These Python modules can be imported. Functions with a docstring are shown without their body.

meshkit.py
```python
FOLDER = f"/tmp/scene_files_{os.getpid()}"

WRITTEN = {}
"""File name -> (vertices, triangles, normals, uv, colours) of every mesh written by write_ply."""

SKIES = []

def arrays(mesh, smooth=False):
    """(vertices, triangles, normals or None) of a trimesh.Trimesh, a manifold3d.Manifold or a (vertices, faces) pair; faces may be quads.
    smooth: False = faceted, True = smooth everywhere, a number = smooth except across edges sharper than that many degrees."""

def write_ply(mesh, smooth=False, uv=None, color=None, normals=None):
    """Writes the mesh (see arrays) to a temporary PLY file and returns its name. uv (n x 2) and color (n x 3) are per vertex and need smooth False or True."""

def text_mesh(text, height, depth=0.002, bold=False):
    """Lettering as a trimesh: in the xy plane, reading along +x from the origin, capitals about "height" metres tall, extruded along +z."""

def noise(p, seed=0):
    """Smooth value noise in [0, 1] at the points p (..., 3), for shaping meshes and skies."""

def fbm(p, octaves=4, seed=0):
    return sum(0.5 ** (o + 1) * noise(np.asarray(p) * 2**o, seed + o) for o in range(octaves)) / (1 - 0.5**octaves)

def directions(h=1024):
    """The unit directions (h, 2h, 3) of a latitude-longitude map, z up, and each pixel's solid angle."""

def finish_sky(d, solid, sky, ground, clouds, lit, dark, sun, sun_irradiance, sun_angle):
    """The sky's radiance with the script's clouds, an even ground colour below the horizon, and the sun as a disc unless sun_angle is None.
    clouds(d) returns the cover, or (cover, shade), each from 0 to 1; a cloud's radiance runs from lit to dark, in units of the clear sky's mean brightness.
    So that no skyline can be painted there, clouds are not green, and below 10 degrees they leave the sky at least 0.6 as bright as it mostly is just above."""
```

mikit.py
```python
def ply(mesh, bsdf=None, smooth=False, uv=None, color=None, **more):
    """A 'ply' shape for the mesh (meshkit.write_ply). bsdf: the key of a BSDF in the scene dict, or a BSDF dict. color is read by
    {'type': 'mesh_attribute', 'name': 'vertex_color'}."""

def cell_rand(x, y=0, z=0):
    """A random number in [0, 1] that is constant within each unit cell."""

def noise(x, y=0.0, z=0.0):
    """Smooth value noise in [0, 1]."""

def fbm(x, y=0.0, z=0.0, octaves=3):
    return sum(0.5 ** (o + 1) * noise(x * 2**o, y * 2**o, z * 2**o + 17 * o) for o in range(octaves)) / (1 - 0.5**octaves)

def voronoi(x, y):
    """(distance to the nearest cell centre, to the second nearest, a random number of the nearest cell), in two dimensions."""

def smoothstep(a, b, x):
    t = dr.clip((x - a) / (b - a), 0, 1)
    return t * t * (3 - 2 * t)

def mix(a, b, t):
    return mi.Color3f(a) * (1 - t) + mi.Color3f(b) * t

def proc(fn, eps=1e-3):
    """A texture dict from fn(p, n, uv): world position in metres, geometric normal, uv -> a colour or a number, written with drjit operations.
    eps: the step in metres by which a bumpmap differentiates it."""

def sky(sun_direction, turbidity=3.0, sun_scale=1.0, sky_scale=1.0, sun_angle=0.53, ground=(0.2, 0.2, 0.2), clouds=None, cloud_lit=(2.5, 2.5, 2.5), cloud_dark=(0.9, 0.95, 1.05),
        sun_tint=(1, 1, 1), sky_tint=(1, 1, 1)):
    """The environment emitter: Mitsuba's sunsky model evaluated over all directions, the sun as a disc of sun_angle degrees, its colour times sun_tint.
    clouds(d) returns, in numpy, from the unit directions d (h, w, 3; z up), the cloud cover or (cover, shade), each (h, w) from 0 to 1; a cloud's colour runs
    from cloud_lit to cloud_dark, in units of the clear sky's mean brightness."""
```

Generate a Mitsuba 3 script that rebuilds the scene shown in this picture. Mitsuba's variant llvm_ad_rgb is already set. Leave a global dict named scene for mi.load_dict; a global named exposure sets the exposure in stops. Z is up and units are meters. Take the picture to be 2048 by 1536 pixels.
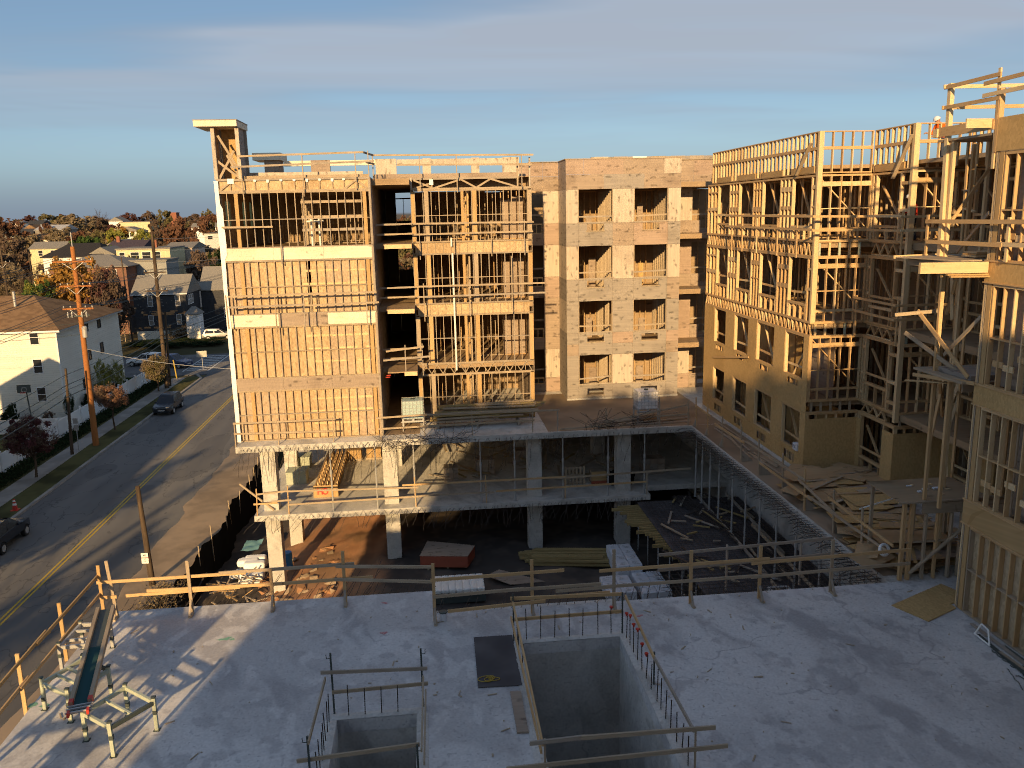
import math, random
import numpy as np, trimesh, drjit as dr, mitsuba as mi, mikit, meshkit
from shapely.geometry import Polygon, box as sbox
import manifold3d as m3

# ---- camera, sky, exposure -------------------------------------------------------------------------
T = mi.ScalarTransform4f
CAM = np.array([0.0, 0.0, 18.2])
scene, labels = {}, {}
scene['camera'] = {'type': 'perspective', 'fov': 63.031, 'fov_axis': 'x', 'near_clip': 0.1, 'far_clip': 6000.0,
                   'to_world': T().look_at(origin=CAM.tolist(), target=(CAM + [0.098274, 0.974297, -0.2027]).tolist(), up=[0.041577, 0.199488, 0.979018])}
SUN_AZ, SUN_EL = math.radians(13.8), math.radians(15.2)
SUN = [-math.sin(SUN_AZ) * math.cos(SUN_EL), -math.cos(SUN_AZ) * math.cos(SUN_EL), math.sin(SUN_EL)]


def cirrus(d):
    up = np.clip(d[..., 2], 0.0, 1)
    q = d / (0.07 + up)[..., None]
    z = up * 0
    w = meshkit.noise(np.stack([q[..., 0] * .45, q[..., 1] * .45, z], -1), 3)
    p = np.stack([q[..., 0] * .34 + q[..., 1] * .10 + .5 * w, q[..., 1] * 1.15 - q[..., 0] * .10 + .9 * w, z], -1)
    f = sum(meshkit.noise(p * 2.0 ** o + o * 3.1, 15 + o) * .5 ** (o + 1) for o in range(5)) / .97
    g = np.clip((f - .38) / .26, 0, 1)
    g = g * g * (3 - 2 * g)
    t = np.clip((up - .045) / .16, 0, 1)
    veil = t * t * (3 - 2 * t)
    fine = meshkit.noise(p * [3.0, 9.0, 1.0], 41)
    cover = .34 + (.10 + .50 * g + .16 * (fine - .5) * g) * (.10 + .90 * veil)
    low = np.exp(-(up / .045) ** 2)
    cover = cover * (1 - low) + .88 * low
    return np.clip(cover, 0, .92), np.clip(1.0 - 1.25 * g * (.10 + .90 * veil) * (1 - low) - .25 * low, 0, 1)


scene['sky'] = mikit.sky(SUN, turbidity=3.0, sun_scale=1.70, sky_scale=1.62, sun_angle=0.8, clouds=cirrus, sun_tint=(1.0, 0.965, 0.92), sky_tint=(.85, .96, 1.15),
                         cloud_lit=(1.20, 1.34, 1.58), cloud_dark=(.38, .54, .82), ground=(.16, .15, .13))
exposure = 1.75

rng = random.Random(7)
P = 7.0                                    # level of the concrete podium above the street
FL = [0.0, 3.22, 6.45, 9.70]               # timber floors above the podium
ROOF = 12.37


# ---- materials -------------------------------------------------------------------------------------
def bsdf(name, d):
    scene['bsdf_' + name] = d
    return 'bsdf_' + name


def rgb(c):
    return {'type': 'rgb', 'value': list(map(float, c))}


def two(d):
    return {'type': 'twosided', 'nested': d}


def plain(name, c, rough=None, metal=0.0, spec=.3):
    if rough is None:
        return bsdf(name, two({'type': 'diffuse', 'reflectance': rgb(c)}))
    return bsdf(name, two({'type': 'principled', 'base_color': rgb(c), 'roughness': rough, 'metallic': metal, 'specular': spec}))


def wood(name, c, dark, k=1.0):
    def fn(p, n, uv):
        tone = mikit.noise(p.x * 2.3 + p.z * .21 * k, p.y * 2.1, p.z * .33 + p.x * .2)
        grain = mikit.noise(uv.x * 2.5 + p.x * 1.7 + p.z, uv.y * 13.0 + p.y * 3, 2.0)
        knot = mikit.smoothstep(.86, .93, mikit.noise(uv.x * 9.0 + p.x * 3.1 + p.z * 2, uv.y * 3 + p.y * 2.7))
        t = dr.clip(.62 * tone + .45 * grain - .12 + .5 * knot, 0, 1)
        return mikit.mix(c, dark, t)
    return bsdf(name, two({'type': 'diffuse', 'reflectance': mikit.proc(fn)}))


def plane_uv(p, n):
    ax, ay = dr.abs(n.x), dr.abs(n.y)
    u = dr.select(ax > .6, p.y, p.x)
    v = dr.select(dr.abs(n.z) > .6, p.y, p.z)
    return u, v


def osb(name, c, dark, scale=9.0):
    def fn(p, n, uv):
        u, v = plane_uv(p, n)
        a, b, r = mikit.voronoi(u * scale * 1.7, v * scale)
        board = mikit.noise(u * .8, v * .45)
        stain = mikit.smoothstep(.5, .8, mikit.fbm(u * .7 + 5, v * .5 + 3))
        t = dr.clip(.75 * r + .35 * board - .1 + .35 * stain, 0, 1)
        return mikit.mix(c, dark, t)
    return bsdf(name, two({'type': 'diffuse', 'reflectance': mikit.proc(fn)}))


def plywood(name, c, dark, vertical, knots=.35):
    def fn(p, n, uv):
        u, v = plane_uv(p, n)
        if not vertical:
            u, v = v, u
        w = mikit.noise(u * 2.0, v * .6)
        g = mikit.fbm(u * 16.0 + 3 * w, v * .9, 1.0)
        a, b, r = mikit.voronoi(u * 3.4 + .5 * w, v * 1.9 + .7 * mikit.noise(u * 5, v * 5))
        du = mikit.smoothstep(.34, .05, a) * dr.select(r < knots, 1.0, 0.0) * (.35 + .65 * mikit.noise(u * 7, v * 9))
        sheet = mikit.noise(mikit.cell_rand(dr.floor(u * .45), dr.floor(v * .8)) * 9, 2.0)
        stain = mikit.smoothstep(.48, .8, mikit.fbm(u * .9 + 2, v * .7, 4.0))
        t = dr.clip(.65 * g - .2 + .35 * stain + .25 * sheet, 0, 1)
        return mikit.mix(c, dark, t) * (1 - .6 * du)
    return bsdf(name, two({'type': 'diffuse', 'reflectance': mikit.proc(fn)}))


def concrete(name, c, dark, light, big=.35):
    def fn(p, n, uv):
        u, v = plane_uv(p, n)
        w = mikit.noise(u * .7, v * .7, 5.0)
        a = mikit.fbm(u * big + .6 * w, v * big - .5 * w, p.z * .3, octaves=5)
        streak = mikit.fbm(u * 1.1 + v * .5, v * .35 - u * .15, 9.0, octaves=5)
        swirl = mikit.fbm(u * 2.6 + 2 * w, v * 1.4 + 2 * w, 2.0, octaves=4)
        spot = mikit.smoothstep(.60, .74, mikit.fbm(u * 2.2, v * 2.2, 3.0, octaves=4))
        speck = mikit.smoothstep(.80, .9, mikit.noise(u * 13, v * 13, 1.0))
        crack = mikit.smoothstep(.012, .0, dr.abs(mikit.fbm(u * .33 + 4, v * .33, 11.0, octaves=5) - .5)) * mikit.smoothstep(.45, .6, mikit.noise(u * .4, v * .4, 8.0))
        fine = mikit.noise(u * 26, v * 26)
        col = mikit.mix(c, light, mikit.smoothstep(.40, .62, a))
        col = mikit.mix(col, dark, .8 * mikit.smoothstep(.50, .70, streak))
        col = mikit.mix(col, light, .6 * mikit.smoothstep(.54, .68, swirl))
        col = mikit.mix(col, dark, .55 * spot)
        return mikit.mix(mikit.mix(col, dark, .5 * speck), dark, .7 * crack) * (.90 + .18 * fine)
    return bsdf(name, two({'type': 'principled', 'base_color': mikit.proc(fn), 'roughness': .75, 'specular': .25}))


def noisy(name, c, dark, s, o=4, rough=None, sy=None):
    def fn(p, n, uv):
        u, v = plane_uv(p, n)
        a = mikit.fbm(u * s, v * (sy or s), p.z * .2, octaves=o)
        return mikit.mix(c, dark, mikit.smoothstep(.3, .7, a))
    r = mikit.proc(fn)
    return bsdf(name, two({'type': 'diffuse', 'reflectance': r} if rough is None else {'type': 'principled', 'base_color': r, 'roughness': rough, 'specular': .2}))


def leaf(name, c, d=.35):
    return bsdf(name, {'type': 'principledthin', 'base_color': rgb(c), 'roughness': .7, 'diff_trans': d, 'spec_trans': 0.0, 'eta': 1.3})


NEW = wood('lumber_new', (.61, .42, .22), (.45, .285, .14))
NEW2 = wood('lumber_bright', (.74, .57, .34), (.58, .41, .22), 1.3)
OLD = wood('lumber_weathered', (.47, .38, .27), (.30, .235, .165))
OLD2 = wood('lumber_grey', (.42, .36, .29), (.27, .225, .18), .7)
LVL = wood('lumber_laminated', (.53, .36, .18), (.39, .25, .11))
FRESH = [NEW, NEW, NEW2]
AGED = [OLD, OLD, OLD2]
OSB = osb('strand_board', (.60, .46, .29), (.39, .28, .165))
OSB2 = osb('strand_board_grey', (.52, .41, .29), (.35, .26, .18))
GOLD = osb('golden_sheathing', (.60, .41, .19), (.47, .31, .135), 13)
PALE = plywood('plywood_pale', (.58, .50, .41), (.38, .32, .26), True, .6)
WHITEPLY = plywood('plywood_white', (.80, .73, .58), (.66, .58, .43), False, .25)
TAN = plywood('plywood_tan', (.40, .32, .25), (.24, .185, .145), False, .45)
GREY = plywood('plywood_grey', (.37, .33, .29), (.22, .195, .17), False, .5)
PINK = plywood('plywood_pink', (.43, .33, .265), (.28, .21, .165), False, .4)
SCRAP = plywood('plywood_scrap', (.50, .35, .20), (.40, .27, .15), False, .15)
FLOOR = plywood('floor_sheathing', (.40, .29, .18), (.28, .20, .125), False, .1)
DECK = concrete('deck_concrete', (.45, .445, .44), (.33, .325, .33), (.57, .565, .555))
CONC = concrete('column_concrete', (.47, .455, .42), (.36, .35, .32), (.55, .53, .49), .8)


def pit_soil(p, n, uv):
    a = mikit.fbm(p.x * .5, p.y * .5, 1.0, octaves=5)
    dry = mikit.mix((.40, .215, .12), (.25, .155, .095), mikit.smoothstep(.35, .65, a))  # own orange of the soil, kept for the sunlit strip
    shade_soil = mikit.mix((.075, .066, .060), (.12, .10, .085), mikit.smoothstep(.4, .7, mikit.fbm(p.x * 1.1, p.y * 1.1, 4.0, octaves=4)))  # dark grey soil tone, the shade of the pit floor painted in
    edge = mikit.smoothstep(-3.4, -2.0, p.x + 2.2 * (a - .5)) + mikit.smoothstep(-8.6, -9.8, p.x + 2.0 * (a - .5))  # mask of the painted shade on both sides of the orange strip
    return mikit.mix(dry, shade_soil, dr.clip(edge, 0, 1))


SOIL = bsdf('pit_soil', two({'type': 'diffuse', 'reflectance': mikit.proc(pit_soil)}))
DIRT = noisy('dirt', (.40, .21, .11), (.24, .15, .09), .5, 5)
SHOULDER = noisy('sandy_shoulder', (.37, .285, .20), (.25, .195, .14), .6, 5)


def road_fn(p, n, uv):
    a = mikit.fbm(p.x * .5, p.y * .12, 1.0, octaves=5)
    track = .5 + .5 * dr.cos((p.x + 20.3) * 3.3 + .6 * mikit.noise(p.y * .08, 3.0))
    crack = mikit.smoothstep(.025, .0, dr.abs(mikit.fbm(p.x * .8, p.y * .5, 7.0, octaves=4) - .5))
    patch = mikit.smoothstep(.62, .64, mikit.noise(p.x * .45 + 9, p.y * .16, 2.0))
    col = mikit.mix((.135, .132, .128), (.10, .099, .10), mikit.smoothstep(.3, .7, a))
    col = mikit.mix(col, (.155, .15, .14), .35 * track)
    col = mikit.mix(col, (.075, .075, .078), .5 * patch)
    return mikit.mix(col, (.05, .05, .05), .6 * crack)


ROADM = bsdf('asphalt', two({'type': 'principled', 'base_color': mikit.proc(road_fn), 'roughness': .85, 'specular': .2}))
PAVE = noisy('pavement', (.33, .31, .28), (.24, .225, .205), .8, 3)
TURF = noisy('turf', (.105, .10, .045), (.055, .055, .028), .7, 5)
LAND = noisy('land', (.13, .11, .065), (.075, .07, .04), .05, 4)
SHINGLE = noisy('shingle', (.26, .165, .095), (.19, .12, .07), 2.2, 3)
BARK = noisy('bark', (.115, .085, .06), (.06, .045, .035), 3.5, 3, None, .8)
POLE = wood('pole_timber', (.40, .17, .06), (.30, .12, .045))
WHITE = plain('white_vinyl', (.74, .74, .72), .5)


def siding(name, c, dark, step=.20):
    def fn(p, n, uv):
        k = p.z / step
        f = k - dr.floor(k)
        line = mikit.smoothstep(.14, .02, f)
        row = mikit.cell_rand(dr.floor(k), dr.floor((p.x + p.y) * .28 + 5 * mikit.cell_rand(dr.floor(k))))
        t = dr.clip(.75 * line + .18 * row + .25 * mikit.fbm(p.x * .4 + p.y * .4, p.z * .5), 0, 1)
        return mikit.mix(c, dark, t)
    return bsdf(name, two({'type': 'diffuse', 'reflectance': mikit.proc(fn)}))


CREAM = siding('cream_siding', (.80, .77, .67), (.52, .50, .43))
WRAP = plain('house_wrap', (.80, .81, .80), .55)
STEEL = plain('rebar', (.055, .045, .04), .6)
GALV = plain('galvanized', (.42, .42, .41), .5, .3)
IRON = plain('dark_steel', (.06, .075, .07), .55)
GREEN = plain('pale_green_steel', (.40, .44, .35), .55)
PVC = plain('white_pipe', (.78, .78, .74), .4)
BLACK = plain('black_fabric', (.018, .018, .018))
DARK = plain('dark_window', (.02, .022, .026), .15, 0, .5)
RED = plain('red_plastic', (.50, .045, .03), .5)
ORANGE = plain('orange_cloth', (.75, .13, .02))
YELLOW = plain('yellow_paint', (.50, .35, .07))
ROADWHITE = plain('road_white', (.55, .55, .53))
GREYROOF = plain('grey_roof', (.24, .225, .20))
SLATE = siding('slate_siding', (.075, .077, .082), (.035, .037, .042), .22)
TILTBLUE = plain('blue_plastic', (.03, .22, .50), .5)
PEACH = plain('raw_wood_patch', (.45, .26, .13))
BRICK = plain('red_brick', (.28, .12, .075))
YELHOUSE = plain('yellow_siding', (.62, .55, .34))
PLANK = wood('formwork_yellow', (.42, .32, .15), (.27, .20, .09))
PAINTRED = plain('red_end_paint', (.36, .10, .06))
SKIN = plain('skin', (.42, .25, .17))
DENIM = plain('denim', (.05, .06, .09))
CARDARK = plain('car_paint_dark', (.018, .022, .03), .25, .2, .6)
CARBLUE = plain('car_paint_blue', (.03, .05, .12), .25, .2, .6)
CARSILVER = plain('car_paint_silver', (.45, .44, .42), .3, .5, .5)
CARWHITE = plain('car_paint_white', (.72, .72, .70), .3, 0, .5)
RUBBER = plain('rubber', (.02, .02, .02), .8)
LENS = plain('lamp_lens', (.7, .7, .68), .2)
TANKLIQ = plain('tank_plastic', (.36, .46, .45), .35)
TANKWHITE = plain('tank_plastic_white', (.70, .68, .68), .35)
SHEET = plain('wrapped_bundle', (.62, .63, .66), .5)
CHALK = plain('pink_chalk', (.50, .20, .20))
SPRAY = plain('green_spray', (.22, .42, .30))
INK = plain('ink', (.05, .05, .06))
REDINK = plain('red_ink', (.55, .06, .05))
LF = {'rust': leaf('leaf_rust', (.16, .085, .055)), 'maroon': leaf('leaf_maroon', (.11, .055, .05)), 'orange': leaf('leaf_orange', (.34, .19, .05)),
      'olive': leaf('leaf_olive', (.16, .14, .065)), 'tan': leaf('leaf_tan', (.21, .165, .105)), 'green': leaf('leaf_green', (.06, .10, .03)),
      'lime': leaf('leaf_lime', (.25, .25, .06)), 'dark': leaf('leaf_dark', (.025, .04, .018)), 'brown': leaf('leaf_brown', (.14, .10, .075)), 'peach': leaf('leaf_peach', (.24, .135, .09)), 'plum': leaf('leaf_plum', (.10, .04, .042))}

# ---- builders --------------------------------------------------------------------------------------
taken = {}


def new_key(name, parent=None):
    base = (parent + '__' if parent else '') + name
    k = taken.get(base, -1) + 1
    taken[base] = k
    return base if k == 0 else '%s_%03d' % (base, k)


def thing(name, label, cat, group=None, key=None):
    key = key or new_key(name)
    labels[key] = {'label': label, 'category': cat}
    if group:
        labels[key]['group'] = group
    return key


def part_label(key, text):
    labels[key] = {'label': text}


def add(name, shape, parent=None):
    key = new_key(name, parent)
    scene[key] = shape
    return key


def struct(name, shape, kind='structure', label=None):
    key = add(name, shape)
    labels[key] = {'kind': kind}
    if label:
        labels[key]['label'] = label
    return key


def unit_box():
    v, f, uv = [], [], []
    h = .5
    faces = [((-h, -h, h), (h, -h, h), (h, h, h), (-h, h, h)), ((-h, h, -h), (h, h, -h), (h, -h, -h), (-h, -h, -h)),
             ((-h, -h, -h), (h, -h, -h), (h, -h, h), (-h, -h, h)), ((h, h, -h), (-h, h, -h), (-h, h, h), (h, h, h)),
             ((-h, h, -h), (-h, -h, -h), (-h, -h, h), (-h, h, h)), ((h, -h, -h), (h, h, -h), (h, h, h), (h, -h, h))]
    for i, q in enumerate(faces):
        b = len(v)
        v += q
        for x, y, z in q:
            uv.append(((x + .5), (z if i > 1 else y) + i * 1.37 + .5) if i < 4 else ((y * .1 + .5), z * .1 + i))
        f += [(b, b + 1, b + 2), (b, b + 2, b + 3)]
    return np.array(v, float), np.array(f), np.array(uv, float)


UB = unit_box()
UBOX = mikit.ply((UB[0], UB[1]), None, uv=UB[2])


def box_matrix(p0, p1, w, h, up=(0, 0, 1), roll=0.0):
    """Length from p0 to p1 (local x), w across (local y), h along 'up' (local z)."""
    p0, p1 = np.asarray(p0, float), np.asarray(p1, float)
    d = p1 - p0
    L = np.linalg.norm(d)
    x = d / L
    u = np.asarray(up, float)
    if abs(x @ u) > .97:
        u = np.array([0, 1.0, 0]) if abs(x[1]) < .9 else np.array([1.0, 0, 0])
    y = np.cross(u, x)
    y /= np.linalg.norm(y)
    z = np.cross(x, y)
    if roll:
        y, z = y * math.cos(roll) + z * math.sin(roll), z * math.cos(roll) - y * math.sin(roll)
    m = np.eye(4)
    m[:3, 0], m[:3, 1], m[:3, 2], m[:3, 3] = x * L, y * w, z * h, (p0 + p1) / 2
    return m


def aligned(x0, x1, y0, y1, z0, z1):
    s = [abs(x1 - x0), abs(y1 - y0), abs(z1 - z0)]
    c = [(x0 + x1) / 2, (y0 + y1) / 2, (z0 + z1) / 2]
    k = int(np.argmax(s))
    e = np.zeros(3)
    e[k] = s[k] / 2
    if k == 0:
        return box_matrix(np.array(c) - e, np.array(c) + e, s[1], s[2])
    if k == 1:
        return box_matrix(np.array(c) - e, np.array(c) + e, s[0], s[2])
    return box_matrix(np.array(c) - e, np.array(c) + e, s[0], s[1], up=(0, 1, 0))


def put(parent, name, m, mat):
    return add(name, {**UBOX, 'to_world': T(m.tolist()), 'bsdf': {'type': 'ref', 'id': mat}}, parent)


def pick(mat):
    return rng.choice(mat) if isinstance(mat, list) else mat


def beam(parent, name, p0, p1, w, h, mat, up=(0, 0, 1), roll=0.0, jit=0.0):
    if jit:
        p0 = [c + rng.uniform(-jit, jit) for c in p0]
        p1 = [c + rng.uniform(-jit, jit) for c in p1]
    return put(parent, name, box_matrix(p0, p1, w, h, up, roll), pick(mat))


def block(parent, name, x0, x1, y0, y1, z0, z1, mat):
    return put(parent, name, aligned(x0, x1, y0, y1, z0, z1), pick(mat))


class MB:
    """Collects boxes, tubes and loose meshes into one mesh."""

    def __init__(self):
        self.v, self.f, self.uv, self.n = [], [], [], 0

    def mat(self, m):
        self.raw(UB[0] @ m[:3, :3].T + m[:3, 3], UB[1], UB[2])

    def raw(self, v, f, uv=None):
        v = np.asarray(v, float)
        self.v.append(v)
        self.f.append(np.asarray(f, int) + self.n)
        self.uv.append(uv if uv is not None else v[:, :2] * .5)
        self.n += len(v)

    def beam(self, p0, p1, w, h, up=(0, 0, 1), roll=0.0):
        self.mat(box_matrix(p0, p1, w, h, up, roll))

    def box(self, *a):
        self.mat(aligned(*a))

    def tube(self, pts, r, sides=6):
        v, f = tube_mesh(pts, r, sides)
        self.raw(v, f)

    def mesh(self, m):
        self.raw(m.vertices, m.faces)

    def shape(self, mat, smooth=False):
        if smooth:
            return mikit.ply(trimesh.Trimesh(np.vstack(self.v), np.vstack(self.f), process=False), mat, smooth=smooth)
        return mikit.ply((np.vstack(self.v), np.vstack(self.f)), mat, uv=np.vstack(self.uv))

    def build(self, parent, name, mat, smooth=False):
        return add(name, self.shape(mat, smooth), parent)


def tube_mesh(pts, r, sides=6, caps=True):
    p = np.asarray(pts, float)
    r = np.broadcast_to(r, (len(p),)).astype(float)
    t = np.gradient(p, axis=0)
    t /= np.linalg.norm(t, axis=1, keepdims=True) + 1e-12
    ref = np.where(np.abs(t[:, 2:]) < .9, [[0, 0, 1.0]], [[1.0, 0, 0]])
    a = np.cross(t, ref)
    a /= np.linalg.norm(a, axis=1, keepdims=True)
    b = np.cross(t, a)
    ang = np.arange(sides) * 2 * np.pi / sides
    v = p[:, None] + r[:, None, None] * (np.cos(ang)[None, :, None] * a[:, None] + np.sin(ang)[None, :, None] * b[:, None])
    i, j = np.meshgrid(np.arange(len(p) - 1), np.arange(sides), indexing='ij')
    q = np.stack([i * sides + j, (i + 1) * sides + j, (i + 1) * sides + (j + 1) % sides, i * sides + (j + 1) % sides], -1).reshape(-1, 4)
    f = np.vstack([q[:, [0, 1, 2]], q[:, [0, 2, 3]]])
    v = v.reshape(-1, 3)
    if caps:
        e = len(p) * sides
        v = np.vstack([v, p[0], p[-1]])
        k = np.arange(sides)
        f = np.vstack([f, np.stack([k, (k + 1) % sides, k * 0 + e], 1), np.stack([(k + 1) % sides + e - sides, k + e - sides, k * 0 + e + 1], 1)])
    return v, f


def tube(parent, name, pts, r, mat, sides=7, smooth=40):
    v, f = tube_mesh(pts, r, sides)
    return add(name, mikit.ply(trimesh.Trimesh(v, f, process=False), mat, smooth=smooth), parent)


def extrude(parent, name, poly, z0, z1, mat, axes='xy', uv=False):
    """poly in the plane of 'axes', extruded along the third axis from z0 to z1."""
    m = trimesh.creation.extrude_polygon(poly, abs(z1 - z0), engine='earcut')
    v = np.array(m.vertices)
    v[:, 2] += min(z0, z1)
    f = np.array(m.faces)
    if axes == 'xz':
        v = v[:, [0, 2, 1]]
        f = f[:, ::-1]
    elif axes == 'yz':
        v = v[:, [2, 0, 1]]
    return add(name, mikit.ply((v, f), mat), parent)


def grid(x0, x1, y0, y1, nx, ny, zf):
    X, Y = np.meshgrid(np.linspace(x0, x1, nx), np.linspace(y0, y1, ny))
    v = np.stack([X, Y, zf(X, Y)], -1).reshape(-1, 3)
    i, j = np.meshgrid(np.arange(ny - 1), np.arange(nx - 1), indexing='ij')
    a = (i * nx + j).ravel()
    return v, np.vstack([np.stack([a, a + 1, a + nx + 1], 1), np.stack([a, a + nx + 1, a + nx], 1)])


def fb(x, y, s, seed=0, o=3):
    p = np.stack([np.asarray(x) * s, np.asarray(y) * s, np.zeros_like(np.asarray(x, float))], -1)
    return sum(meshkit.noise(p * 2 ** k, seed + k) * .5 ** (k + 1) for k in range(o)) / (1 - .5 ** o)


def frame(parent, axis, at, s0, s1, z0, z1, mat, sp=.406, depth=.14, gaps=(), studs=None, name='wall_frame', side=1, block_at=None, top=.076, skip=0.0):
    """A stud wall: plates in one mesh, every stud a piece of it. axis 0: along X at y = at; axis 1: along Y at x = at. Depth goes to +side."""
    d0, d1 = (at, at + depth * side) if side > 0 else (at - depth, at)

    def bx(a0, a1, zz0, zz1, in_=0.0):
        if axis == 0:
            return aligned(a0, a1, d0 + in_, d1 - in_, zz0, zz1)
        return aligned(d0 + in_, d1 - in_, a0, a1, zz0, zz1)
    key = put(parent, name, bx(s0, s1, z0, z0 + .038), pick(mat))
    put(key, 'top_plate', bx(s0, s1, z1 - top, z1), pick(mat))
    if block_at:
        put(key, 'blocking', bx(s0 + .05, s1 - .05, z0 + block_at, z0 + block_at + .038, .006), pick(mat))
    if studs is None:
        n = max(1, int(round((s1 - s0 - .04) / sp)))
        studs = [s0 + .02 + (s1 - s0 - .04) * i / n for i in range(n + 1)]
    for s in studs:
        if any(g0 < s < g1 for g0, g1 in gaps) or rng.random() < skip:
            continue
        s += rng.uniform(-.012, .012) if s0 + .1 < s < s1 - .1 else 0
        put(key, 'stud', bx(max(s0, s - .019), min(s1, s + .019), z0 + .038, z1 - top, .002), pick(mat))
    return key


def truss_band(parent, axis, at, s0, s1, z0, z1, mat, pitch=.55, w=.06, name='floor_truss', zig=True):
    """Open-web band: two chords in one mesh, webs as pieces of it."""
    pt = (lambda s, z: (s, at, z)) if axis == 0 else (lambda s, z: (at, s, z))
    t = .07
    key = beam(parent, name, pt(s0, z0 + .02), pt(s1, z0 + .02), t, .04, mat)
    beam(key, 'upper_chord', pt(s0, z1 - .02), pt(s1, z1 - .02), t, .04, mat)
    n = max(2, int(round(abs(s1 - s0) / pitch)))
    up = (0, 1, 0) if axis == 0 else (1, 0, 0)
    for i in range(n):
        a, c = s0 + (s1 - s0) * i / n, s0 + (s1 - s0) * (i + 1) / n
        if zig:
            beam(key, 'web', pt(a, z0 + .04), pt((a + c) / 2, z1 - .04), .04, w, mat, up=up)
            beam(key, 'web', pt((a + c) / 2, z1 - .04), pt(c, z0 + .04), .04, w * .9, mat, up=up)
        else:
            beam(key, 'web', pt(a, z0 + .04), pt(a, z1 - .04), .04, w, mat, up=up)
    return key


def guardrail(label, posts, rails, mat, group=None, w=.038, pw=.045, ph=.09, rh=.09, name='guardrail'):
    t = thing(name, label, 'guardrail', group)
    for p0, p1 in posts:
        beam(t, 'post', p0, p1, pw, ph, mat, up=(0, 1, 0))
    for p0, p1 in rails:
        beam(t, 'rail', p0, p1, w, rh, mat, jit=.006)
    return t

# ==== the setting: land, street, pit ================================================================
struct('land', mikit.ply(grid(-2500, 2500, -400, 3500, 2, 2, lambda x, y: x * 0 - 3.2), LAND))
v, f = grid(-400, -26.0, -60, 700, 60, 90, lambda x, y: np.where(x > -31, -.06, -.06 + .25 * (fb(x, y, .05, 3) - .5)))
struct('ground', mikit.ply((v, f), LAND))
struct('far_ground', mikit.ply(grid(-26, 400, 112, 700, 3, 3, lambda x, y: x * 0 - .05), LAND))


def slab_mesh(poly, z0, z1):
    m = trimesh.creation.extrude_polygon(poly, z1 - z0, engine='earcut')
    m.apply_translation([0, 0, z0])
    return m


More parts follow.
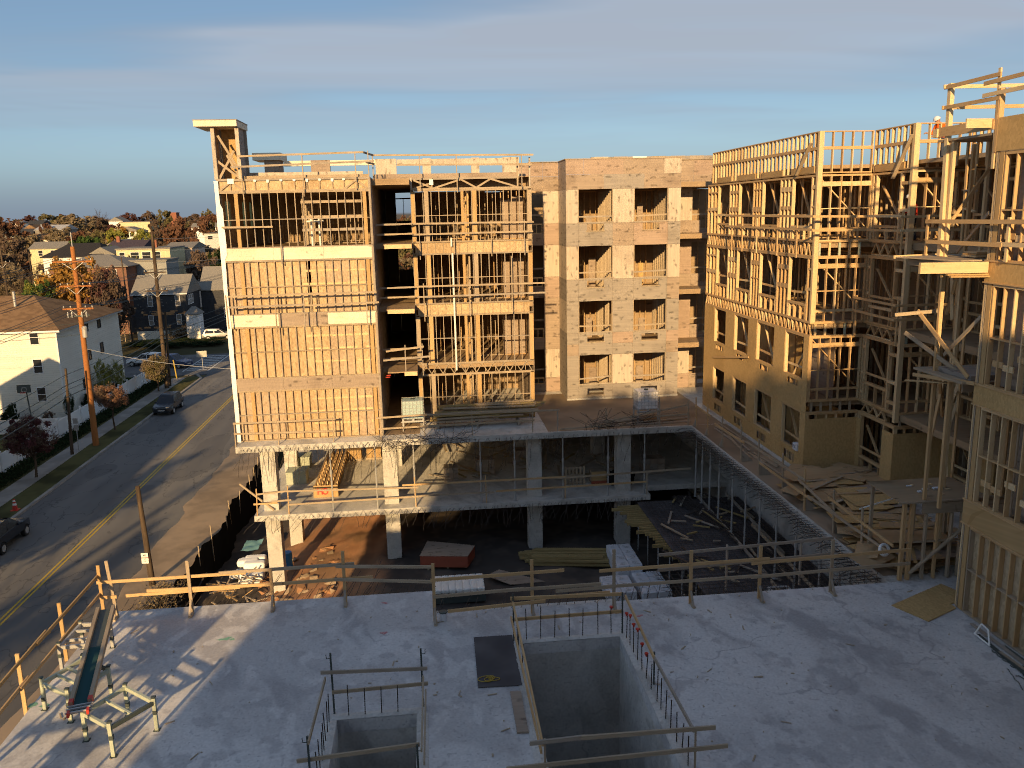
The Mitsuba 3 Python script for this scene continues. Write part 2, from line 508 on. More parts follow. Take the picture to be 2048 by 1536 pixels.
struct('road', mikit.ply(slab_mesh(Polygon([(-26.1, -40), (-15.6, -40), (-15.6, 250), (-26.1, 250)]), -3, 0), ROADM))
struct('side_road', mikit.ply(slab_mesh(Polygon([(-90, 100.5), (-26.1, 100.5), (-26.1, 116.0), (-90, 116.0)]), -1, -.006), ROADM))
for i, x in enumerate((-20.46, -20.22)):
    struct('road_line', mikit.ply(grid(x, x + .11, -40, 240, 2, 2, lambda a, b: a * 0 + .005), YELLOW))
struct('kerb', mikit.ply(slab_mesh(Polygon([(-26.35, -40), (-26.1, -40), (-26.1, 98), (-27.2, 100.5), (-27.5, 100.5), (-26.35, 97.8)]), -.3, .13), PAVE))
vg = grid(-28.0, -26.35, -40, 98.5, 12, 500, lambda x, y: .10 + .05 * fb(x, y, 3.0, 2))
struct('verge', mikit.ply(vg, TURF))
for i in range(62):                                        # pavement flags with open joints
    y0 = 5 + i * 1.53
    if 30 < y0 < 98:
        struct('sidewalk', mikit.ply(slab_mesh(sbox(-29.5, y0, -28.02, y0 + 1.515), -.2, .12 + rng.uniform(-.006, .006)), PAVE))
struct('yard', mikit.ply(grid(-60, -29.5, 30, 99.5, 40, 60, lambda x, y: .06 + .06 * fb(x, y, .6, 9)), TURF))
cw = Polygon([(-29.4, 103.2), (-27.2, 103.2), (-27.2, 115), (-29.4, 115)])
for i in range(9):
    y = 103.6 + i * 1.3
    struct('crosswalk_stripe', mikit.ply(grid(-29.4, -27.0, y, y + .42, 2, 2, lambda a, b: a * 0 + .004), ROADWHITE))
for x in (-29.75, -26.8):
    struct('crosswalk_line', mikit.ply(grid(x, x + .18, 103.0, 115.2, 2, 2, lambda a, b: a * 0 + .004), ROADWHITE))
# sandy shoulder along the building site; its torn edge drops to the pit
ed = lambda y: -12.85 + .35 * np.sin(y * .8) * fb(y, y * 0, .4, 4) - np.clip((44 - y) * .16, 0, 1.2)
Yg = np.linspace(20, 112, 140)
tt = np.linspace(0, 1, 12)
Vs = np.array([[(-15.85 + 1.1 * (float(fb(y, 2.0, .45, 13, 4)) - .5)) * (1 - t) + ed(y) * t, y, .012 + .10 * t * float(fb(t * 3, y, .7, 8)) + .02 * t] for y in Yg for t in tt])
i, j = np.meshgrid(np.arange(len(Yg) - 1), np.arange(11), indexing='ij')
a = (i * 12 + j).ravel()
Fs = np.vstack([np.stack([a, a + 1, a + 13], 1), np.stack([a, a + 13, a + 12], 1)])
struct('shoulder', mikit.ply((Vs, Fs), SHOULDER))


def pit(x, y):
    low = -1.9 + 2.3 * np.clip((x + 10.5) / 7.5, 0, 1)
    ruts = .10 * np.sin((x - y * .18) * 5.2) * np.exp(-((x + 4.2 - (y - 41) * .12) / 2.2) ** 2)
    return low + .55 * (fb(x, y, .35, 11, 4) - .5) + ruts + .12 * (fb(x, y, 2.0, 12) - .5)


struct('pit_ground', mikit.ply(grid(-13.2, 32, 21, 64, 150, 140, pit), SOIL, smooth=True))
# black fabric fence hung along the drop
b = MB()
n = 60
ys = np.linspace(40.6, 62.5, n)
top = .16 + .16 * np.sin(ys * 1.7) * fb(ys, ys * 0, .5, 21) + .10 * fb(ys, ys, 1.3, 22)
V = []
for y, zt in zip(ys, top):
    for q in range(7):
        s = q / 6
        V.append((float(ed(y)) + .05 + .22 * s + .07 * math.sin(y * 4.1 + s * 3), y, zt * (1 - s) - 2.3 * s))
i, j = np.meshgrid(np.arange(n - 1), np.arange(6), indexing='ij')
a = (i * 7 + j).ravel()
t = thing('silt_fence', 'torn black fabric fence hanging along the drop beside the sandy road shoulder', 'fence')
add('fabric', mikit.ply(trimesh.Trimesh(np.array(V), np.vstack([np.stack([a, a + 1, a + 8], 1), np.stack([a, a + 8, a + 7], 1)]), process=False), BLACK, smooth=True), t)
for y in np.arange(42, 62, 2.4):
    x = float(ed(y)) + .12
    beam(t, 'stake', (x, y, -1.6), (x + rng.uniform(-.12, .12), y, .75 + rng.uniform(-.2, .2)), .045, .045, AGED, up=(0, 1, 0))

# ==== concrete podium ==============================================================================
near = Polygon([(-9.65, -1.2), (-9.65, 23.63), (-.15, 23.63), (-.15, 22.15), (28, 22.15), (28, -1.2)],
               [[(2.1, 13.0), (4.78, 13.0), (4.78, 20.1), (2.1, 20.1)], [(-2.4, 13.6), (-.6, 13.6), (-.6, 17.3), (-2.4, 17.3)]])
pod = thing('concrete_podium', 'grey concrete parking podium with slabs and square columns under the timber buildings', 'parking structure')
add('deck', mikit.ply(slab_mesh(near, P - .32, P), DECK), pod)
far = Polygon([(-9.72, 41.2), (13.55, 41.2), (13.55, 22.15), (28, 22.15), (28, 64), (-9.72, 64)])
add('upper_slab', mikit.ply(slab_mesh(far, P - .32, P - .004), CONC), pod)
add('middle_slab', mikit.ply(slab_mesh(Polygon([(-9.1, 41.2), (11.4, 41.2), (11.4, 64), (-9.1, 64)]), 3.05, 3.35), CONC), pod)
add('middle_slab', mikit.ply(slab_mesh(sbox(11.42, 42.6, 16.18, 64), 3.05, 3.349), CONC), pod)
for y in (41.92, 48.6, 55.4):
    for x in (-8.36, -2.2, 5.34, 10.15):
        dx = rng.uniform(-.01, .01)
        block(pod, 'column', x - .37 + dx, x + .37 + dx, y, y + .74, -2.2, P - .324, CONC)
for x in (16.2,):
    block(pod, 'retaining_wall', x, x + .3, 22.6, 63.9, -1.5, P - .33, CONC)
block(pod, 'back_wall', -9.0, 16.2, 62.2, 62.5, -2, P - .33, CONC)
block(pod, 'front_wall', -9.4, 13.4, 20.9, 21.2, -2.0, P - .33, CONC)
block(pod, 'edge_beam', -.12, 5.2, 22.16, 22.62, P - .62, P - .16, CONC)
for nm, x0, x1, y0, y1 in (('shaft_wall', 2.1, 4.78, 13.0, 20.1), ('shaft_wall', -2.4, -.6, 13.6, 17.3)):
    zb = 0.0
    block(pod, nm, x0 - .2, x0, y0 - .2, y1 + .2, zb, P - .324, CONC)
    block(pod, nm, x1, x1 + .2, y0 - .2, y1 + .2, zb, P - .324, CONC)
    block(pod, nm, x0, x1, y1, y1 + .2, zb, P - .324, CONC)
    block(pod, nm, x0, x1, y0 - .2, y0, zb, P - .324, CONC)
    block(pod, 'shaft_floor', x0, x1, y0, y1, zb - .2, zb, CONC)
# rough raised lip of the shafts
for x0, x1, y0, y1 in ((2.1, 4.78, 13.0, 20.1), (-2.4, -.6, 13.6, 17.3)):
    for q in range(3):
        if q == 0:
            vv = grid(x0 - .16, x1 + .22, y1, y1 + .26, 60, 8, lambda x, y: P + .006 + .055 * fb(x, y, 6, 3) * np.clip(1 - abs(y - y1 - .12) / .15, 0, 1))
        else:
            xa, xb = (x0 - .26, x0) if q == 1 else (x1, x1 + .26)
            vv = grid(xa, xb, y0, y1, 8, 160, lambda x, y: P + .006 + .06 * fb(x, y, 6, 5) * np.clip(1 - abs(x - (xa + xb) / 2) / .15, 0, 1))
        add('shaft_lip', mikit.ply(vv, CONC, smooth=True), pod)
# cold joint strip on the podium under the plywood and sawdust
add('dusty_topping', mikit.ply(grid(6.0, 15.3, 41.35, 50.2, 2, 2, lambda x, y: x * 0 + P + .002), SHOULDER), pod)
add('dusty_topping', mikit.ply(grid(13.6, 15.45, 22.6, 41.3, 2, 2, lambda x, y: x * 0 + P + .003), SHOULDER), pod)

# rebar along the slab edges: hooked bars and loose sagging bars, each edge one part of many bars
def rebar_edge(name, x0, x1, y, z, n, hang, zig):
    b = MB()
    if zig:
        m = int((x1 - x0) / .36)
        pts = []
        for k in range(m * 2 + 1):
            pts.append((x0 + (x1 - x0) * k / (2 * m) + rng.uniform(-.05, .05), y - .10 + rng.uniform(-.03, .02), z + (-.30 if k % 2 == 0 else .02 + rng.uniform(-.06, .06))))
        b.tube(pts, .011, 4)
    for k in range(n):
        x = x0 + (x1 - x0) * (k + rng.random()) / n
        L = rng.uniform(.6, hang)
        dx = rng.uniform(-.8, .25)
        q = [(x, y - .03, z - .12)]
        for s in (.35, .7, 1.0):
            q.append((x + dx * s + rng.uniform(-.04, .04), y - .12 - .45 * s - rng.uniform(0, .2), z - .12 - L * s ** 1.3))
        b.tube(q, .010, 4)
    k = b.build(pod, name, STEEL)
    labels[k] = {'kind': 'stuff'}


rebar_edge('hanging_rebar', -9.6, -1.2, 41.2, P - .02, 46, 1.9, True)
rebar_edge('hanging_rebar', -1.2, 13.2, 41.2, P - .02, 60, 1.6, False)
rebar_edge('hanging_rebar', -9.0, -.5, 41.2, 3.33, 26, .5, True)
rebar_edge('hanging_rebar', -.5, 11.3, 41.2, 3.33, 70, 1.0, False)
b = MB()
for k in range(90):                                        # tangle of bent bars over the edge near the tank
    x, y = -1.2 + rng.uniform(-1.4, 3.0), 41.1 + rng.uniform(-.5, .35)
    q = [(x, y, P + rng.uniform(-.2, .1))]
    dx, dz = rng.uniform(-.6, .6), rng.uniform(-.5, .55)
    for s in range(4):
        q.append((q[-1][0] + dx * .4 + rng.uniform(-.12, .12), q[-1][1] + rng.uniform(-.15, .12), q[-1][2] + dz * .35 + rng.uniform(-.12, .12)))
    b.tube(q, .010, 4)
for k in range(34):                                        # and near the grey tote
    x = 9.0 + rng.uniform(-1.2, 2.2)
    b.tube([(x, 41.3, P - .1), (x + rng.uniform(-.5, .5), 41.0, P + rng.uniform(.2, .6)), (x + rng.uniform(-1, 1), 40.7, P + rng.uniform(.2, 1.3))], .011, 4)
labels[b.build(pod, 'loose_rebar', STEEL)] = {'kind': 'stuff'}
b = MB()                                                   # mat of bars sticking out of the walkway edge
y = 22.6
while y < 41.0:
    L = rng.uniform(.55, 1.0)
    for z in (P - .08, P - .24):
        b.tube([(13.6, y, z), (13.55 - L * .6, y + rng.uniform(-.05, .05), z + rng.uniform(-.03, .03)), (13.55 - L, y + rng.uniform(-.1, .1), z - rng.uniform(0, .16))], .012, 4)
    y += rng.uniform(.20, .32)
for x in (13.2, 12.98, 13.36):
    b.tube([(x + rng.uniform(-.06, .06), q, P - .10 + rng.uniform(-.05, .05)) for q in np.arange(22.4, 41.2, 1.5)], .012, 4)
labels[b.build(pod, 'walkway_rebar', STEEL)] = {'kind': 'stuff'}
b = MB()                                                   # bars along the near deck's far edge
x = -9.4
while x < 13.3:
    y0 = 23.6 if x < -.15 else 22.14
    for q in range(2):
        L = rng.uniform(.3, .8)
        b.tube([(x, y0 - .02, P - .1 - q * .12), (x + .10, y0 + L * .6, P - .1 - q * .14), (x + .25, y0 + L, P + rng.uniform(-.1, .25) - q * .2)], .009, 4)
    x += rng.uniform(.20, .32)
for k in range(22):                                        # long starter bars leaning to the street
    x = -9.2 + rng.random() * 7
    b.tube([(x, 23.6, P - .1), (x + .25, 24.0, P + .12), (x + .55, 24.5, P + rng.uniform(.3, .75))], .009, 4)
labels[b.build(pod, 'deck_edge_rebar', STEEL)] = {'kind': 'stuff'}
b = MB()                                                   # dense mat on the open formwork
for k in range(30):
    b.tube([(7.0 + .1 * k * 2.0, 22.2, P - .05 - .2 * rng.random()), (7.0 + .2 * k + rng.uniform(-.05, .05), 24.0 + rng.uniform(0, .8), P - .1 - .2 * rng.random())], .009, 4)
for y in np.arange(22.5, 24.4, .28):
    b.tube([(6.8, y, P - .12), (13.3, y + rng.uniform(-.05, .05), P - .12)], .010, 4)
labels[b.build(pod, 'formwork_rebar', STEEL)] = {'kind': 'stuff'}

# props under the upper slab (galvanised) and under the walkway
def shore(x, y, z0, z1, mat, lbl, grp):
    t = thing('shoring_post', lbl, 'shoring post', grp)
    tube(t, 'outer_tube', [(x, y, z0), (x, y, z0 + (z1 - z0) * .62)], .045, mat, 8)
    tube(t, 'inner_tube', [(x, y, z0 + (z1 - z0) * .62), (x, y, z1)], .035, mat, 8)
    tube(t, 'collar', [(x, y, z0 + (z1 - z0) * .6), (x, y, z0 + (z1 - z0) * .66)], .065, mat, 8)
    block(t, 'base_plate', x - .08, x + .08, y - .08, y + .08, z0, z0 + .012, mat)
    block(t, 'head_plate', x - .08, x + .08, y - .08, y + .08, z1 - .012, z1, mat)


for x in (-5.15, -2.9, -.96 + .0, 2.45, 4.22, 6.75, 9.15, 11.1):
    shore(x, 41.34, 3.355, P - .326, GALV, 'galvanised shoring post standing on the edge of the middle slab', 'shoring posts along the slab edge')
for y in (40.9, 39.9, 38.7, 37.4, 35.6, 34.0, 32.4, 30.7, 28.9, 26.9, 24.8):
    shore(13.75, y, 3.2, P - .326, GALV, 'ringed shoring post under the walkway beside the dark pit', 'shoring posts under the walkway')

# ==== timber building with sheathed stud wall (left) ================================================
BA = thing('sheathed_building', 'four storey timber block with studs over weathered strand board, nearest the road', 'building under construction')
XA0, XA1, YA = -9.72, -2.5, 42.2
zt = [(FL[k], (FL[k + 1] - .6) if k < 3 else ROOF) for k in range(4)]
for k in range(4):
    z0, z1 = P + zt[k][0], P + zt[k][1]
    gaps = () if k else ()
    w = frame(BA, 0, YA, XA0, XA1, z0, z1, AGED, .392, .14, block_at=1.33)
    for x in (-8.95, -2.86):
        block(w, 'post', x, x + .17, YA - .012, YA + .13, z0 + .04, z1 - .08, LVL)
    if k < 3:
        xs = np.linspace(XA0, XA1, 7)
        for q in range(6):
            g = .006
            x0, x1 = xs[q] + g, xs[q + 1] - g
            if k == 2 and q == 3:
                block(BA, 'panel', x0, x0 + .30, YA + .143, YA + .158, z0 + .01, z1 - .01, OSB)
                block(BA, 'panel', x0 + .50, x1, YA + .143, YA + .158, z0 + .01, z1 - .01, OSB)
            else:
                d = rng.uniform(0, .003)
                block(BA, 'panel', x0, x1, YA + .143 + d, YA + .158 + d, z0 + .01, z1 - .01, [OSB, OSB, OSB2])
        for h in (2.02, 1.38, .72):
            x = -5.9 + rng.uniform(-.2, .2)
            while x < -2.9:
                L = rng.uniform(.5, 1.3)
                block(w, 'backing_board', x, min(x + L, -2.8), YA + .12, YA + .142, z0 + h, z0 + h + rng.uniform(.08, .12), NEW2)
                x += L + rng.choice([.02, .02, .45])
        # rim boards at the floor above
        zb0, zb1 = z1 + .012, P + FL[k + 1] - .012
        cuts = [XA0, -7.3, -4.9, XA1]
        for q in range(3):
            m = TAN if k == 0 else WHITEPLY
            if k == 1 and q == 1:
                m = TAN
            block(BA, 'rim_board', cuts[q] + .004, cuts[q + 1] - .004, YA - .022 - .002 * q, YA + .02, zb0, zb1, m)
        block(BA, 'sill_strip', XA0, XA1 + .05, YA - .03, YA + .10, z1 - .012, z1 + .012, OLD)
        block(BA, 'sill_strip', XA0, XA1 + .05, YA - .035, YA + .12, zb1, zb1 + .014, OLD2)
# top storey: open studs, horizontal boards, room behind
for h in (2.14, 1.42, .80):
    block(BA, 'backing_board', -5.86, -2.84, YA + .12, YA + .14, P + FL[3] + h - .06, P + FL[3] + h + .07, AGED)
block(BA, 'floor', XA0, XA1, YA + .15, 62, P + FL[3] - .32, P + FL[3] - .03, FLOOR)
block(BA, 'roof_deck', XA0, XA1, YA + .2, 62, P + 12.97, P + 13.0, FLOOR)
block(BA, 'ceiling', XA0, XA1, YA + .2, 62, P + ROOF + .01, P + ROOF + .03, FLOOR)
for y, x0, x1, m in ((46.2, -5.9, -2.6, OLD), (49.5, -9.6, -2.6, OLD)):
    frame(BA, 0, y, x0, x1, P + FL[3], P + ROOF - .02, m, .42, .09, gaps=((-5.0, -4.1),), name='partition')
frame(BA, 1, -5.95, 43.2, 47.5, P + FL[3], P + ROOF - .02, OLD, .55, .09, name='partition')
block(BA, 'partition_board', -9.6, -2.6, 50.0, 50.05, P + FL[3], P + ROOF, FLOOR)
for x, y in ((-5.55, 43.4), (-5.15, 43.3)):
    tube(BA, 'waste_pipe', [(x, y, P + FL[3]), (x, y, P + FL[3] + 1.5)], .05, PVC, 8)
    tube(BA, 'waste_pipe', [(x - .22, y, P + FL[3] + 1.2), (x + .22, y, P + FL[3] + 1.22)], .05, PVC, 8)
# left wall: window holes with pale translucent sheets
scene['bsdf_wrap_sheet'] = {'type': 'principledthin', 'base_color': rgb((.45, .55, .47)), 'roughness': .6, 'diff_trans': 1.1, 'spec_trans': 0.0, 'eta': 1.3}
y = YA + .3
ww = [(43.1, 44.3), (45.2, 46.3), (47.1, 48.2), (49.0, 49.9)]
for a0, a1 in ww:
    block(BA, 'left_wall', XA0 + .0, XA0 + .12, y, a0, P + FL[3], P + ROOF, OSB)
    block(BA, 'left_wall', XA0 + .002, XA0 + .118, a0, a1, P + FL[3], P + FL[3] + .9, OSB)
    block(BA, 'left_wall', XA0 + .002, XA0 + .118, a0, a1, P + FL[3] + 2.3, P + ROOF, OSB)
    block(BA, 'window_sheet', XA0 + .05, XA0 + .055, a0 + .003, a1 - .003, P + FL[3] + .903, P + FL[3] + 2.297, 'bsdf_wrap_sheet')
    y = a1
block(BA, 'left_wall', XA0, XA0 + .12, y, 61.9, P + FL[3], P + ROOF, OSB)
block(BA, 'left_wall', XA0, XA0 + .12, YA + .3, 61.9, P, P + FL[3] - .34, OSB)
# right wall seen edge on, weathered boards per storey
for k in range(4):
    z0, z1 = P + FL[k], P + (FL[k + 1] if k < 3 else 12.95)
    for q, (a0, a1) in enumerate(((YA - .02, 44.6), (44.61, 47.0), (47.01, 52.0), (52.01, 61.8))):
        block(BA, 'side_panel', XA1 + .03 + .003 * (q % 2), XA1 + .05 + .003 * (q % 2), a0, a1, z0 + .005, z1 - .005, [TAN, GREY])
    block(BA, 'corner_post', XA1 - .06, XA1 + .03, YA - .04, YA + .12, z0 + .06, z1 - .06, OLD2)
block(BA, 'back_wall', XA0, XA1, 61.9, 62.0, P, P + ROOF, OSB)
# roof band: girder of short posts and braces in front of strand board
z0, z1 = P + ROOF + .012, P + 12.95
for q in range(3):
    block(BA, 'panel', XA0 + 2.4 * q + .004, XA0 + 2.4 * (q + 1) - .004, YA + .08, YA + .095, z0, z1, OSB)
block(BA, 'girder_chord', XA0, XA1, YA - .01, YA + .07, z0 - .03, z0 + .06, OLD)
block(BA, 'girder_chord', XA0, XA1, YA - .01, YA + .07, z1 - .07, z1 + .03, OLD2)
for x in (-9.1, -7.95, -7.35, -6.72, -6.1, -5.5, -4.9, -4.3, -3.75):
    block(BA, 'girder_post', x, x + .05, YA, YA + .06, z0 + .06, z1 - .07, OLD)
    block(BA, 'metal_plate', x - .03, x + .09, YA - .012, YA - .004, z1 - rng.choice([.16, .11]), z1 - .02, WRAP)
for p0, p1 in (((-9.6, z0 + .05), (-9.05, z1 - .1)), ((-8.5, z0 + .05), (-9.05, z1 - .1)), ((-3.7, z0 + .05), (-3.15, z1 - .1)), ((-2.6, z0 + .05), (-3.15, z1 - .1))):
    beam(BA, 'girder_brace', (p0[0], YA + .02, p0[1]), (p1[0], YA + .02, p1[1]), .05, .09, OLD)
block(BA, 'metal_plate', -9.2, -8.9, YA - .015, YA - .012, z1 - .2, z1 + .04, WRAP)
# roof edge board and low parapet behind
block(BA, 'roof_edge', -8.5, XA1, YA + .25, YA + .33, P + 12.98, P + 13.12, OLD)
block(BA, 'roof_edge', -8.5, -2.9, 44.0, 44.08, P + 13.02, P + 13.34, PALE)
# wrapped corner
V = []
for q in range(60):
    z = P + 12.9 * q / 59
    wv = .05 + .10 * float(fb(z, 0, .55, 31)) + (.10 if 9.4 < z - P < 11.6 else 0)
    V += [(XA0 - .06 - .05 * float(fb(z, 3, .8, 5)), YA + (19 if z < P + 9.6 else .75), z), (XA0 - .07 - .06 * float(fb(z, 9, .9, 6)), YA - .03, z), (XA0 + wv, YA - .045 - .03 * float(fb(z, 5, 1.5, 7)), z)]
F = []
for q in range(59):
    for c in range(2):
        a = q * 3 + c
        F += [(a, a + 1, a + 4), (a, a + 4, a + 3)]
wk = add('house_wrap', mikit.ply(trimesh.Trimesh(np.array(V), np.array(F), process=False), WRAP, smooth=50), BA)
part_label(wk, 'white house wrap flapping at the corner')
# stair tower on the roof
for x in (-9.78, -8.66):
    block(BA, 'tower_post', x, x + .17, YA, YA + .15, P + 12.96, P + 15.38, PALE)
    block(BA, 'tower_post', x + .02, x + .17, 44.0, 44.15, P + 12.96, P + 15.38, OLD2)
block(BA, 'tower_panel', -9.6, -8.67, 43.6, 43.62, P + 12.96, P + 15.38, LVL)
block(BA, 'tower_panel', -8.62, -8.60, YA + .16, 43.95, P + 12.96, P + 15.38, GREY)
block(BA, 'tower_panel', -9.76, -9.74, YA + .16, 43.95, P + 12.96, P + 15.38, TAN)
block(BA, 'tower_cap', -10.47, -8.5, YA - .25, 44.5, P + 15.38, P + 15.66, WHITEPLY)
block(BA, 'tower_cap_top', -10.5, -8.47, YA - .28, 44.53, P + 15.663, P + 15.69, OLD2)
for p0, p1 in (((-9.7, 13.9), (-8.5, 12.9)), ((-9.5, 15.0), (-8.75, 13.6)), ((-9.6, 12.99), (-8.8, 14.3)), ((-8.6, 13.0), (-9.15, 14.1))):
    beam(BA, 'tower_brace', (p0[0], YA + .18, P + p0[1]), (p1[0], YA + .18, P + p1[1]), .04, .11, OLD)
block(BA, 'roof_hatch', -8.43, -7.66, 48.0, 49.6, P + 12.96, P + 14.18, [TAN])
block(BA, 'roof_hatch_cap', -9.0, -7.5, 47.8, 50.0, P + 14.18, P + 14.56, WHITEPLY)
for x0, x1 in ((-5.95, -4.93),):
    block(BA, 'parapet_stub', x0, x1, 48, 48.3, P + 12.96, P + 14.15, TAN)
block(BA, 'parapet_rail', -7.4, -2.4, 48.05, 48.2, P + 13.85, P + 14.13, WHITEPLY)
for nm, ps, rs in (
    ('weathered guardrail along the roof edge beside the stair tower', [((-5.62, 42.0, 19.1), (-5.6, 42.0, 21.05)), ((-3.12, 42.0, 19.4), (-3.1, 42.0, 21.15)), ((-8.45, 42.0, 19.0), (-8.48, 42.0, 20.5)), ((-2.5, 42.2, 19.9), (-2.5, 42.2, 21.2))],
     [((-8.6, 41.96, 21.0), (-2.7, 41.96, 21.12)), ((-8.95, 41.96, 20.52), (-2.2, 41.96, 20.7)), ((-2.7, 42.0, 21.12), (-2.35, 44.0, 21.1)), ((-2.6, 42.0, 20.65), (-2.3, 44.0, 20.66))]),
    ('weathered guardrail nailed across the third storey of the strand board wall', [((-7.33, 41.62, 12.55), (-7.3, 41.62, 14.5)), ((-5.95, 41.62, 12.7), (-5.94, 41.62, 14.48)), ((-5.58, 41.62, 12.9), (-5.56, 41.62, 14.52)), ((-2.93, 41.62, 12.9), (-2.92, 41.62, 14.5)), ((-9.6, 41.62, 12.85), (-9.62, 41.62, 14.5))],
     [((-9.52, 41.56, 14.44), (-5.45, 41.56, 14.47)), ((-6.0, 41.54, 14.46), (-2.4, 41.54, 14.46)), ((-9.52, 41.56, 13.92), (-5.9, 41.56, 13.95)), ((-5.7, 41.54, 13.9), (-2.3, 41.54, 13.95))]),
    ('weathered guardrail on the slab edge below the strand board wall', [((-9.72, 41.36, 6.75), (-9.70, 41.36, 8.25)), ((-7.63, 41.36, 6.7), (-7.61, 41.36, 8.25)), ((-4.92, 41.36, 6.9), (-4.89, 41.36, 8.25))],
     [((-9.75, 41.32, 8.19), (-4.75, 41.32, 8.18)), ((-9.75, 41.32, 7.66), (-4.8, 41.32, 7.58))]),
    ('short weathered guardrail board hanging off the top storey stud wall', [((-6.9, 41.98, 15.9), (-6.88, 41.98, 17.1))], [((-9.6, 41.97, 17.72), (-7.2, 41.97, 17.70))])):
    guardrail(nm, ps, rs, AGED)

# ==== open stud building (middle) ===================================================================
BB = thing('open_stud_building', 'four storey timber block with bare open studs and a tall white pipe', 'building under construction')
X0, X1, YB = -.55, 5.72, 44.6
for k in range(4):
    z0, z1 = P + FL[k], P + (FL[k + 1] - .6 if k < 3 else ROOF)
    w = frame(BB, 0, YB, X0 + .16, X1 - .18, z0, z1, AGED, .415, .14, block_at=1.34)
    for x, wd in ((X0, .16), (.12, .22), (2.02, .14), (2.62, .22), (X1 - .18, .2)):
        block(w, 'post', x, x + wd, YB - .015, YB + .13, z0 + .04, z1 - .08, [LVL, OLD, NEW] if k < 3 else [OLD, LVL])
    block(BB, 'floor', X0, X1, YB + .1, 60, z0 - .30, z0 - .005, FLOOR)
    if k < 3:
        zb0, zb1 = z1, P + FL[k + 1] - .02
        if k == 0:
            truss_band(BB, 0, YB + .03, X0 + .1, X1 - .1, zb0, zb1, AGED, .62)
            for x in np.arange(X0 + .3, X1, .55):
                block(BB, 'web_post', x, x + .04, YB + .1, YB + .14, zb0 + .05, zb1 - .05, OLD)
        else:
            for q in range(3):
                block(BB, 'panel', X0 + .1 + 2.0 * q, min(X0 + .1 + 2.0 * (q + 1) - .006, X1), YB + .06, YB + .075, zb0, zb1, OSB)
            for x in np.arange(X0 + .3, X1 - .1, .42):
                block(BB, 'web_post', x, x + .035, YB + .02, YB + .058, zb0 + .03, zb1 - .03, OLD)
        block(BB, 'sill_strip', X0 - .03, X1 + .03, YB - .03, YB + .1, zb0 - .02, zb0 + .02, OLD)
        block(BB, 'sill_strip', X0 - .03, X1 + .03, YB - .035, YB + .12, zb1 - .015, zb1 + .018, OLD)
    # rooms behind
    h1 = z1 - .01
    frame(BB, 0, YB + 4.2, X0 + .1, 3.6, z0, h1, [OLD, NEW], .42, .09, gaps=((.8, 1.7),), name='partition')
    frame(BB, 1, 2.35, YB + .5, YB + 6, z0, h1, [NEW, OLD], .48, .09, gaps=((YB + 1.2, YB + 2.1),), name='partition')
    frame(BB, 1, .3, YB + .5, YB + 4, z0, h1, [OLD], .6, .09, name='partition')
    frame(BB, 0, YB + 2.0, 2.5, 4.3, z0, h1, [NEW, OLD], .44, .09, gaps=((2.9, 3.6),), name='partition')
    if k:
        for q in range(2):
            block(BB, 'partition_board', 4.30 + .62 * q, 4.90 + .62 * q, YB + 2.1, YB + 2.13, z0 + .02, z0 + rng.uniform(2.0, 2.3), TAN)
        frame(BB, 0, YB + 2.0, 4.28, 5.6, z0, h1, NEW, .42, .09, name='partition')
    block(BB, 'partition_board', X0, X1, YB + 8.0, YB + 8.05, z0, z1, FLOOR)
    block(BB, 'right_wall', X1, X1 + .03, YB + .02, 60, z0 - .3, z1 + .6, [TAN])
    block(BB, 'left_wall', X0 - .03, X0, YB + .02, 60, z0 - .3, z1 + .6, [GREY])
block(BB, 'roof_deck', X0, X1, YB + .6, 60, P + 12.96, P + 13.0, FLOOR)
# attic girder: zigzag of long braces
z0, z1 = P + ROOF + .02, P + 12.93
block(BB, 'girder_chord', X0, X1, YB - .02, YB + .08, z0 - .03, z0 + .07, OLD)
block(BB, 'girder_chord', X0 - 1.9, X1 - .6, YB + .12, YB + .2, z1 - .05, z1 + .05, OLD2)
for p, q in ((-.4, .62), (.62, 2.05), (2.05, 2.85), (2.85, 3.6), (3.6, 5.0)):
    up_ = p in (.62, 2.85)
    beam(BB, 'girder_brace', (p, YB + .03, z0 + .05 if up_ else z1 - .06), (q, YB + .03, z1 - .06 if up_ else z0 + .05), .05, .09, OLD)
beam(BB, 'girder_brace', (-.4, YB + .06, z0 + .05), (.6, YB + .06, z0 + .35), .05, .08, OLD)
for x in (.5, 4.98, X0, X1 - .1):
    block(BB, 'girder_post', x, x + .08, YB - .01, YB + .07, z0 + .07, z1 + (1.0 if x > 4.9 else .05), [OLD, PALE])
block(BB, 'metal_plate', .42, .62, YB - .02, YB - .014, z1 - .32, z1 - .04, WRAP)
block(BB, 'attic_board', X0, X1, YB + 1.6, YB + 1.62, z0, z1, FLOOR)
block(BB, 'roof_edge', -2.45, 5.0, YB + .3, YB + .38, P + 12.93, P + 13.2, TAN)
for x0, x1 in ((-2.45, -1.32), (.12, .58), (2.82, 3.27), (4.57, 5.5)):
    block(BB, 'parapet_stub', x0, x1, 48.0, 48.2, P + 12.96, P + 14.16, PALE)
block(BB, 'parapet_rail', -1.3, 4.6, 48.03, 48.15, P + 13.83, P + 14.12, PALE)
tube(BB, 'standpipe', [(1.5, YB - .2, P + 2.86), (1.48, YB - .2, P + 9.1)], .055, PVC, 10)
tube(BB, 'standpipe', [(1.45, YB - .1, P + 9.45), (1.45, YB - .1, P + 9.9)], .05, PVC, 10)
